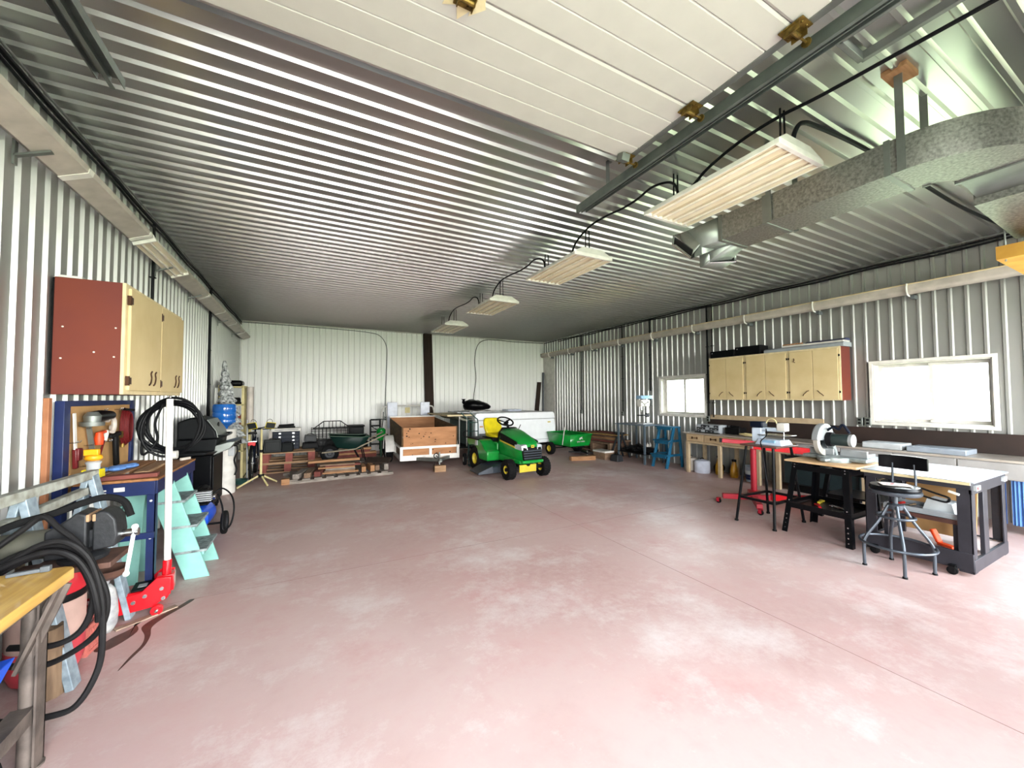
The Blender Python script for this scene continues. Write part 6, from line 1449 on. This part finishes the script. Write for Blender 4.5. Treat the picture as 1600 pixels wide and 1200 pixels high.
for i, (x, L, m, lb) in enumerate(((-1.44, .95, 'palletwood', 'pale brown plank lying on the blue bench nearest the wall'), (-1.33, .85, 'plankorange', 'orange-brown plank lying in the middle of the blue bench'), (-1.2, .62, 'palletwood', 'shorter pale plank near the open side of the blue bench'))): plank('lumber_plank', m, (x, 4.46, .949), L, .09, .022, PI/2+.02*i, lb)
plank('dark_plank', 'plankred', (-1.22, 3.98, .949), .36, .09, .03, .1, 'short dark red board lying across the front edge of the blue bench')
def drill():
    t = thing('spray_bottle', 'yellow and white bottle-shaped tool standing on the front of the blue bench', 'tool', (-1.4, 3.96, .949))
    b = MB(); b.lathe([(0, 0), (.045, 0), (.045, .02), (.036, .04), (.036, .12), (.045, .14), (.03, .15), (0, .15)], n=20); b.build('canister', 'lightgrey', t)
    for x in (-.05, .03): b = MB(); b.b2((x, -.05, .0), (x+.02, .05, .09)); b.build('side_grip', 'yellow', t, bev=.008)
    b = MB(); b.lathe([(.03, .15), (.05, .165), (.045, .19), (0, .2)], n=16); b.b2((-.05, -.02, .19), (.03, .02, .235)); b.build('spray_head', 'amber', t, bev=.006)
drill()
b = MB(); R = random.Random(2)
for i in range(7): b.ball((R.uniform(-.07, .07), R.uniform(-.1, .1), .022), .035, 8, (1.3, 1.2, .6))
tag(b.build('shop_rag', 'bluecloth', loc=(-1.38, 4.3, .972)), 'pale blue crumpled rag on the blue bench planks', 'rag')
t = thing('tape_roll', 'white roll lying at the far end of the blue bench', 'roll', (-1.15, 4.86, .968)); b = MB(); b.lathe([(.015, -.02), (.04, -.02), (.04, .02), (.015, .02), (.015, -.02)], (0, 0, .042), 'X', 20); b.build('roll', 'white', t)
t = thing('glue_tube', 'small cream tube beside the white roll on the blue bench', 'tube', (-1.08, 4.88, .95)); b = MB(); b.bar((-.02, -.04, .014), (.03, .05, .014), .025); b.build('tube_body', 'cream', t, bev=.004)
b = MB()
for i in range(6): b.cyl((-.1+i*.04, -.05+.03*(i % 3), .01), (-.06+i*.045, .0+.02*(i % 2), .014), .008, 8)
tag(b.build('loose_fittings', 'chrome', loc=(-1.42, 4.12, .95)), 'loose metal fittings scattered beside the rag on the blue bench', 'fittings', kind='stuff')

def mint_stool():
    t = thing('step_ladder', 'mint green wooden step ladder with worn grey treads under the blue bench', 'step ladder', (-1.1, 4.5, 0))
    for s in (-1, 1):
        y = s*.2
        b = MB(); b.prism([(.17, 0), (.34, 0), (.08, .86), (-.11, .86)], 'Y', y-.012, y+.012); b.build('side_rail', 'mint', t, bev=.004)
        b = MB(); b.prism([(-.28, 0), (-.14, 0), (-.1, .84), (-.22, .84)], 'Y', y*.96-.012, y*.96+.012); b.build('rear_leg', 'mint', t, bev=.003)
    for z in (.1, .34, .58):
        b = MB(); b.b2((-.27, -.19, z), (-.25, .19, z+.09)); b.build('rear_slat', 'mint', t, bev=.003)
    for z, x in ((.22, .26), (.44, .19), (.66, .1)):
        b = MB(); b.b2((x-.16, -.215, z), (x+.06, .215, z+.022)); b.build('tread', 'worn', t, bev=.004)
        b = MB(); b.b2((x-.15, -.19, z-.05), (x-.13, .19, z)); b.b2((x+.02, -.2, z-.03), (x+.04, .2, z)); b.build('riser', 'mint', t, bev=.003)
    b = MB(); b.b2((-.26, -.22, .84), (.06, .22, .862)); b.build('top_board', 'mint', t, bev=.004)
mint_stool()
def floor_jack():
    t = thing('floor_jack', 'red trolley jack with a long white handle in front of the mint step ladder', 'floor jack', (-1.1, 3.82, 0), .12)
    for s in (-1, 1):
        b = MB(); b.prism([(-.3, .05), (-.26, .03), (.1, .05), (.2, .12), (.2, .24), (.12, .25), (.04, .17), (-.3, .13)], 'Y', s*.1-.006, s*.1+.006); b.build('side_plate', 'red', t, bev=.004)
    b = MB(); b.b2((-.1, -.09, .1), (.12, .09, .17)); b.build('jack_body', 'red', t, bev=.01)
    b = MB(); b.b2((-.02, -.08, .172), (.1, .08, .186)); b.build('cover_plate', 'black', t, bev=.003); b = MB(); b.b2((.01, -.04, .187), (.06, .02, .189)); b.build('label', 'lightgrey', t)
    b = MB(); b.prism([(-.38, .1), (-.34, .06), (-.1, .1), (-.1, .15), (-.34, .13)], 'Y', -.04, .04); b.lathe([(0, 0), (.045, 0), (.05, .02), (0, .025)], (-.36, 0, .12), n=14); b.build('lift_arm', 'red', t, bev=.004)
    for x, r in ((-.29, .045), (.13, .035)):
        for y in (-.13, .13):
            b = MB(); b.lathe([(0, -.018), (r, -.018), (r, .018), (0, .018)], (x, y, r), 'Y', 18); w_ = b.build('wheel', 'red' if x > 0 else 'cast', t, bev=.003)
            b = MB(); b.ball((x, y+(-.022 if y < 0 else .022), r), .014, 8); b.build('hub_nut', 'chrome', w_)
    bolts(t, [(.06, -.108, .14), (.0, -.108, .11), (.15, -.108, .17), (.16, -.108, .1)], 'Y', .013, 'chrome')
    b = MB(); b.cyl((.16, 0, .16), (.165, 0, .34), .028, 12); b.b2((.11, -.05, .12), (.21, .05, .24)); b.build('handle_socket', 'red', t, bev=.006)
    b = MB(); b.cyl((.165, 0, .28), (.155, .0, 1.55), .021, 14); b.build('handle', 'bright', t)
floor_jack()
def compressor():
    t = thing('air_compressor', 'small air compressor with a bright blue tank beyond the mint step ladder', 'air compressor', (-1.02, 5.42, 0))
    b = MB(); b.lathe([(0, -.24), (.08, -.225), (.125, -.18), (.13, 0), (.13, .18), (.08, .225), (0, .24)], (-.05, 0, .26), 'Y', 24); b.build('air_tank', 'blue', t)
    b = MB(); b.b2((-.14, -.14, .4), (.06, .16, .42)); b.b2((-.12, -.12, .42), (.04, .02, .56)); b.lathe([(0, -.08), (.065, -.08), (.07, .1), (0, .1)], (-.04, .1, .5), 'Y', 16); b.build('motor', 'black', t, bev=.008)
    b = MB()
    for i in range(5): b.b2((-.07+.0*i, -.17, .45+i*.022), (.09, -.1, .46+i*.022))
    b.build('cooling_fins', 'lightgrey', t)
    b = MB(); b.lathe([(0, 0), (.03, 0), (.03, .02), (0, .02)], (.09, -.05, .47), 'X', 14); b.cyl((.0, -.05, .42), (.1, -.05, .47), .012, 8); b.build('gauge', 'chrome', t)
    for y in (-.02,):
        wheel(t, (.17, .12, .13), .13, .05, 'darkgrey'); 
    b = MB(); b.cyl((-.15, .12, .13), (.17, .12, .13), .012, 8); b.b2((-.1, -.2, 0), (.02, -.17, .15)); b.build('axle_foot', 'black', t)
    b = MB(); b.tube(spline([(.02, .2, .42), (.12, .22, .5), (.22, .18, .42), (.26, .1, .28), (.24, .02, .12), (.18, -.05, .1), (.16, .05, .3), (.1, .15, .45)], 5), .009, 6); b.build('air_line', 'black', t)
compressor()

# hoses hanging off the end of the cupboard
def hanging_hose():
    b = MB(); R = random.Random(6)
    for k in range(5):
        P = []
        for j in range(37):
            a = PI*.5+2*PI*j/36; q = 1+.05*math.sin(a*2+k); 
            P.append((-1.28+(.235+.012*(k % 3)-.02*(k > 3))*math.cos(a)*q, 5.26+.022*k+.02*math.sin(a*3+k), 1.255+(.305-.02*k)*math.sin(a)*q-.0))
        b.tube(P[:-1], .014, 8, closed=True)
    b.tube(spline([(-1.5, 5.28, 1.3), (-1.52, 5.3, 1.1), (-1.5, 5.28, .98), (-1.4, 5.3, 1.12), (-1.42, 5.3, 1.3), (-1.36, 5.3, 1.5)], 6), .012, 8)
    tag(b.build('hose_coil', 'cable'), 'big coil of black hose hanging under the end of the tan-doored cupboard', 'hose')
hanging_hose()
t = thing('hose_hook', 'metal hook under the cupboard carrying the black hose coil', 'hook', (-1.28, 5.24, 1.585)); 
b = MB(); b.tube([(0, -.05, .0), (0, -.05, -.02), (0, .16, -.02), (0, .17, .02)], .007, 6); b.build('hook', 'chrome', t)

def sawhorse():
    t = thing('sawhorse', 'pale blue-grey paint-worn sawhorse with long beams against the wall', 'sawhorse', (-1.32, 3.0, 0))
    b = MB(); b.bar((.0, -1.3, 1.08), (.0, .75, 1.035), .05, .055); b.build('top_beam', 'steelworn', t, bev=.004)
    b = MB(); b.bar((-.02, -1.3, .91), (-.02, .72, .93), .045, .05); b.build('lower_beam', 'steelworn', t, bev=.004)
    for y in (.70, .0):
        for s in (-1, 1):
            b = MB(); w_ = .06
            b.bar((s*.01, y, 1.03), (s*(.21 if s > 0 else .19), y+.05*(y > .3), .0), .085, .035, up=(1, 0, 0)); b.build('leg', 'steelblue', t, bev=.004)
        b = MB(); b.bar((-.12, y, .52), (.12, y, .5), .06, .02); b.build('leg_brace', 'steelblue', t, bev=.003)
sawhorse()
b = MB(); b.tube([(-.0, 0, 0), (.015, .03, .62), (.0, .04, .97)], .02, 8); tag(b.build('mallet_handle', 'handlewood', loc=(-1.5, 3.34, 0)), 'pale wooden handle leaning on the wall behind the sawhorse', 'handle')

def maple_table():
    t = thing('welding_table', 'steel-legged table with a thick varnished yellow wood top', 'work table', (-1.24, 1.9, 0))
    b = MB(); P = [(-.31, -1.5), (.32, -1.5), (.32, .56), (.305, .585), (.28, .60), (-.31, .60)]
    b.prism(P, 'Z', .755, .8); b.build('tabletop', 'maple', t, bev=.004)
    b = MB(); b.cyl((.20, .545, 0), (.20, .545, .755), .028, 14); b.build('pipe_leg', 'ruststeel', t)
    b = MB(); b.b2((.235, .50, 0), (.242, .57, .755)); b.b2((.2, .563, 0), (.242, .57, .755)); b.build('angle_leg', 'ruststeel', t)
    b = MB(); b.bar((.305, .52, .755), (.18, .53, .42), .05, .012, up=(0, 1, 0)); b.bar((.305, .5, .755), (.18, .51, .42), .012, .05, up=(0, 1, 0)); b.build('corner_brace', 'ruststeel', t)
    b = MB(); b.b2((.16, -1.4, .25), (.225, .52, .262)); b.b2((.222, -1.4, .2), (.23, .52, .262)); b.build('stretcher', 'ruststeel', t)
    b = MB(); b.b2((-.26, -1.4, 0), (-.2, -1.34, .755)); b.b2((.18, -1.4, 0), (.24, -1.34, .755)); b.b2((-.26, .48, 0), (-.2, .54, .755)); b.build('back_legs', 'ruststeel', t)
    b = MB(); b.b2((-.28, -1.45, .70), (.26, .57, .753)); b.build('top_frame', 'ruststeel', t)
    b = MB(); b.b2((.05, .80, .70), (.36, 1.06, .728)); b.b2((-.03, .55, .69), (.08, 1.0, .712)); b.build('vise_plate', 'rustplate', t, bev=.004)
    b = MB(); b.lathe([(0, 0), (.045, 0), (.045, .008), (0, .008)], (.21, .545, 0), n=12); b.build('foot_plate', 'ruststeel', t)
    b = MB(); b.b2((-.2, -1.3, .8005), (.1, -.2, .802)); b.build('wood_grain_inlay', 'mapledark', t) if False else b.bm.free()
maple_table()
t = thing('wooden_offcut', 'thin orange-brown strip lying on the varnished table', 'offcut', (-1.2, 2.2, .801), .12); b = MB(); b.box((0, 0, .004), (.07, .42, .008)); b.build('strip', 'plankorange', t, bev=.001)
t = thing('metal_clamp', 'small blue-grey metal bar under the hose at the back of the varnished table', 'clamp', (-1.06, 2.45, .801)); b = MB(); b.bar((-.06, 0, .008), (.04, .015, .009), .02, .015); b.box((.05, .015, .012), (.03, .025, .024)); b.build('bar', 'grey', t, bev=.003)

def vise():
    t = thing('bench_vise', 'large black bench vise with a bright handle, bolted behind the varnished table', 'vise', (-1.0, 2.82, .73), 0)
    b = MB(); b.lathe([(0, 0), (.09, 0), (.095, .02), (.07, .035), (0, .035)], (-.02, 0, 0), n=24); b.build('swivel_base', 'cast', t)
    b = MB(); b.prism([(-.14, .03), (.01, .03), (.01, .235), (-.03, .25), (-.05, .23), (-.09, .2), (-.14, .17)], 'Y', -.07, .07); b.build('fixed_jaw', 'cast', t, bev=.008)
    b = MB(); b.prism([(.03, .05), (.115, .06), (.125, .12), (.115, .2), (.09, .235), (.06, .25), (.03, .235)], 'Y', -.068, .068); b.build('moving_jaw', 'cast', t, bev=.008)
    b = MB(); b.b2((-.02, -.035, .06), (.06, .035, .15)); b.build('slide_bar', 'cast', t, bev=.004)
    for x in (-.0, .024):
        b = MB(); b.b2((x+.006, -.07, .2), (x+.018, .07, .235)); b.build('jaw_plate', 'palletwood', t, bev=.002)
    b = MB(); b.lathe([(0, -.26), (.035, -.24), (.06, -.2), (.07, -.1), (.07, .0), (0, .0)], (-.14, 0, .1), 'X', 22); b.build('tail_tube', 'castolive', t)
    b = MB(); b.cyl((.12, 0, .105), (.19, 0, .105), .02, 12); b.cyl((.175, 0, .105), (.175, 0, .105), .01) if False else None; b.build('screw', 'chrome', t)
    b = MB(); b.tube([(.175, -.01, .13), (.15, -.02, -.1)], .009, 8); b.ball((.176, -.01, .135), .016, 8); b.ball((.149, -.02, -.105), .015, 8); b.build('handle', 'bright', t)
vise()
def welding_hose():
    b = MB()
    def loop(pts, r=.0135, k=6): b.tube(spline(pts, k), r, 10)
    loop([(-1.45, 2.62, .6), (-1.32, 2.62, .74), (-1.21, 2.62, .80), (-1.1, 2.62, .875), (-1.01, 2.62, .875), (-.93, 2.62, .78), (-.885, 2.62, .6), (-.875, 2.62, .42), (-.885, 2.62, .26), (-.94, 2.6, .13), (-1.02, 2.6, .1), (-1.2, 2.62, .12), (-1.35, 2.64, .2)])
    loop([(-1.45, 2.66, .55), (-1.3, 2.66, .76), (-1.12, 2.66, .855), (-1.0, 2.66, .83), (-.91, 2.65, .7), (-.875, 2.66, .55), (-.90, 2.66, .42), (-1.0, 2.68, .33), (-1.12, 2.68, .3), (-1.3, 2.7, .36)])
    loop([(-1.42, 2.64, .5), (-1.28, 2.64, .72), (-1.1, 2.64, .83), (-.99, 2.64, .79), (-.93, 2.64, .66), (-.92, 2.64, .55), (-.96, 2.64, .44), (-1.05, 2.64, .40), (-1.2, 2.66, .42)])
    loop([(-1.4, 2.6, .58), (-1.25, 2.6, .77), (-1.08, 2.6, .845), (-.98, 2.6, .81), (-.92, 2.6, .7), (-.89, 2.6, .56), (-.89, 2.62, .48)])
    loop([(-1.3, 2.7, .84), (-1.2, 2.72, .93), (-1.13, 2.72, .985), (-1.07, 2.7, .93), (-1.0, 2.68, .86), (-.94, 2.66, .77), (-.91, 2.66, .68)], .013)
    tag(b.build('welding_cable', 'hose'), 'thick dark grey cable coil draped behind the varnished table', 'cable')
    b = MB(); b.tube(spline([(-1.4, 2.74, .86), (-1.25, 2.74, .95), (-1.12, 2.76, .985), (-1.02, 2.8, 1.02), (-.95, 2.84, 1.03), (-.88, 2.84, 1.0), (-.85, 2.84, .92)], 6), .017, 8)
    tag(b.build('leather_strap', 'rubber'), 'dark flat strap lying over the top of the bench vise', 'strap')
welding_hose()
def under_table():
    t = thing('steel_drum', 'old red and beige round drum with a dark band behind the cable coil', 'drum', (-1.3, 3.2, .0))
    b = MB(); b.lathe([(0, .02), (.13, .02), (.15, .08), (.152, .2), (.15, .2)], n=28); b.build('lower_drum', 'oldred2', t)
    b = MB(); b.lathe([(.15, .2), (.152, .22), (.152, .42), (.15, .42)], n=28); b.build('middle_drum', 'dustpink', t)
    b = MB(); b.lathe([(.156, .42), (.16, .44), (.156, .46), (.15, .46), (.15, .42), (.156, .42)], n=28); b.build('band', 'black', t)
    b = MB(); b.lathe([(.152, .46), (.15, .54), (.12, .6), (.04, .63), (0, .63)], n=28); b.build('top_cap', 'red2', t)
    b = MB(); b.lathe([(.06, -.02), (.075, 0), (.075, .04), (.06, .05), (.06, -.02)], (.0, 0, .63), n=20); b.build('collar', 'black', t)
    t = thing('milk_crate', 'pink-red plastic lattice crate on the floor below the cable coil', 'crate', (-1.25, 3.4, 0), -.1)
    b = MB(); s = .09
    for z in (0, .155): b.b2((-s, -s, z), (s, -s+.012, z+.02)); b.b2((-s, s-.012, z), (s, s, z+.02)); b.b2((-s, -s, z), (-s+.012, s, z+.02)); b.b2((s-.012, -s, z), (s, s, z+.02))
    for x in (-s+.006, s-.006):
        for y in (-s+.006, s-.006): b.b2((x-.008, y-.008, 0), (x+.008, y+.008, .17))
    for i in range(8):
        for y in (-s+.006, s-.006): b.bar((-s+.02*i, y, .01), (-s+.02*i+.03, y, .165), .005); b.bar((-s+.02*i+.03, y, .01), (-s+.02*i, y, .165), .005)
        for x in (s-.006,): b.bar((x, -s+.02*i, .01), (x, -s+.02*i+.03, .165), .005); b.bar((x, -s+.02*i+.03, .01), (x, -s+.02*i, .165), .005)
    b.build('lattice', 'cratepink', t)
    t = thing('cloth_bag', 'white and grey cloth bag slumped on the floor behind the red drum', 'bag', (-1.2, 3.6, 0))
    R = random.Random(8); b = MB(); rings = []
    for z, r in ((0, .05), (.04, .07), (.12, .075), (.2, .068), (.27, .05), (.31, .03)): rings.append([((r*(1+R.uniform(-.12, .12)))*math.cos(2*PI*k/14), r*(1+R.uniform(-.12, .12))*math.sin(2*PI*k/14), z) for k in range(14)])
    b.loft(rings); b.build('bag_body', 'bagwhite', t, ang=70)
    b = MB(); b.lathe([(.02, 0), (.03, .03), (0, .04)], (0, 0, .31), n=10); b.build('tied_top', 'bagwhite', t)
    t = thing('rusty_bowl', 'rusty brown metal bowl resting on the white cloth bag', 'bowl', (-1.17, 3.58, .352)); b = MB(); b.lathe([(0, 0), (.04, 0), (.085, .03), (.1, .07), (.09, .07), (.03, .015), (0, .015)], n=20); b.build('bowl_body', 'rustplate', t)
    t = thing('firewood_log', 'split wooden log with dark bark standing behind the steel table leg', 'log', (-1.2, 2.98, 0)); b = MB(); b.lathe([(0, 0), (.07, 0), (.065, .15), (.06, .36), (0, .37)], n=9, M=Matrix.Rotation(.06, 4, 'X')); b.build('log_body', 'logwood', t)
    t = thing('firewood_log', 'dark-barked log lying under the steel table stretcher', 'log', (-1.27, 2.3, 0)); b = MB(); b.lathe([(0, -.2), (.1, -.2), (.11, 0), (.1, .2), (0, .2)], (0, 0, .105), 'Y', 11); b.build('log_body', 'bark2', t)
    t = thing('blue_bin', 'bright blue plastic bin corner on the rail under the varnished table', 'bin', (-1.2, 1.95, .262)); 
    b = MB(); b.loft([[(-.14, -.3, 0), (.1, -.3, 0), (.1, .24, 0), (-.14, .24, 0)], [(-.16, -.34, .24), (.16, -.34, .24), (.18, .36, .27), (-.16, .3, .24)]]); b.build('bin_body', 'blue', t, bev=.004)
    b = MB(); b.tube([(-.3, 0, 0), (.0, .1, 0)], .02, 8) if False else b.lathe([(.05, -.03), (.1, -.03), (.11, 0), (.1, .03), (.05, .03), (.05, -.03)], (0, 0, .11), 'X', 24); tag(b.build('rubber_tyre', 'rubber', loc=(-1.06, 2.18, 0)), 'small black rubber tyre on the floor under the varnished table', 'tyre')
under_table()
def stains():
    def patch(pts, label, m='stain', z=.0012, name='oil_stain'):
        b = MB(); P = spline([(x, y, 0) for x, y in pts]+[(pts[0][0], pts[0][1], 0)], 5)[:-1]
        b.prism([(p.x, p.y) for p in P], 'Z', 0, z); tag(b.build(name, m), label, 'stain')
    patch([(-.80, 3.86), (-.86, 3.76), (-.93, 3.68), (-.97, 3.62), (-.99, 3.54), (-.94, 3.42), (-.92, 3.3), (-.94, 3.18), (-.95, 3.05), (-.925, 3.16), (-.9, 3.28), (-.905, 3.4), (-.93, 3.52), (-.9, 3.62), (-.85, 3.7), (-.8, 3.78), (-.77, 3.85)], 'dark wet trickle stain curving over the floor in front of the red jack')
    patch([(-1.05, 3.64), (-1.0, 3.7), (-1.05, 3.56), (-1.12, 3.48), (-1.16, 3.36), (-1.08, 3.34), (-1.0, 3.5)], 'dark oily patch on the floor beside the lattice crate')
    t = thing('wooden_lath', 'thin grey-brown wooden slat lying on the floor in front of the sawhorse foot', 'slat', (-1.0, 3.68, .0015), .62); b = MB(); b.box((0, 0, .004), (.34, .05, .008)); b.build('lath', 'dust', t, bev=.001)
stains()

# ---------------------------------------------------------------- outdoors, seen through the windows
def outdoor_tree(x, y, h, label, seed):
    R = random.Random(seed); t = thing('garden_tree', label, 'tree', (x, y, -.14))
    b = MB(); b.cyl((0, 0, 0), (0, 0, h*.55), .2, 8, r2=.1); b.build('trunk', 'bark', t)
    b = MB()
    for i in range(16):
        a = R.uniform(0, 2*PI); r = R.uniform(0, h*.28); b.ball((r*math.cos(a), r*math.sin(a), h*R.uniform(.4, .92)), h*R.uniform(.1, .18), 8)
    b.build('crown', 'leaf', t, ang=80)
outdoor_tree(21, 20.5, 6.5, 'round leafy tree outside, seen through the smaller window', 1)
outdoor_tree(30, 16, 6, 'leafy tree outside beyond the right pane of the smaller window', 2)

# repeats of a kind share a group
GROUPS = dict(door_track='overhead door tracks', power_cable='black cables along the middle of the ceiling', fixed_cable='cables fixed along the tops of the walls', conduit_pipe='black conduits running down the walls',
    outlet_box='outlet boxes on the walls', metal_trough='metal troughs high on the walls', leaning_board='boards leaning in the back corner', black_box='black boxes on the tan cupboards', lidded_pot='lidded pots under the long bench',
    curtain='blue curtain strips under the long bench', lumber_board='stacked lumber boards', plywood_sheet='sheets on the lumber stack', wooden_pallet='stacked pallets', tool_case='tool cases on the pallets', scrap_timber='square timbers in the scrap pile',
    scrap_board='boards in the scrap pile', lumber_plank='planks on the blue bench', oil_stain='oil stains on the floor', firewood_log='logs under the varnished table', garden_tree='trees outside the windows', wood_block='wood blocks on the floor',
    hand_tool='hand tools on the mitre saw stand shelf', white_bottle='white bottles on the drill press stand', machine_stand='machine stands', tool_stand='black steel tool stands')
for o in list(C.objects):
    if o.parent is None and 'label' in o.keys() and 'group' not in o.keys():
        st = o.name.split('.')[0]
        if st in GROUPS: o['group'] = GROUPS[st]
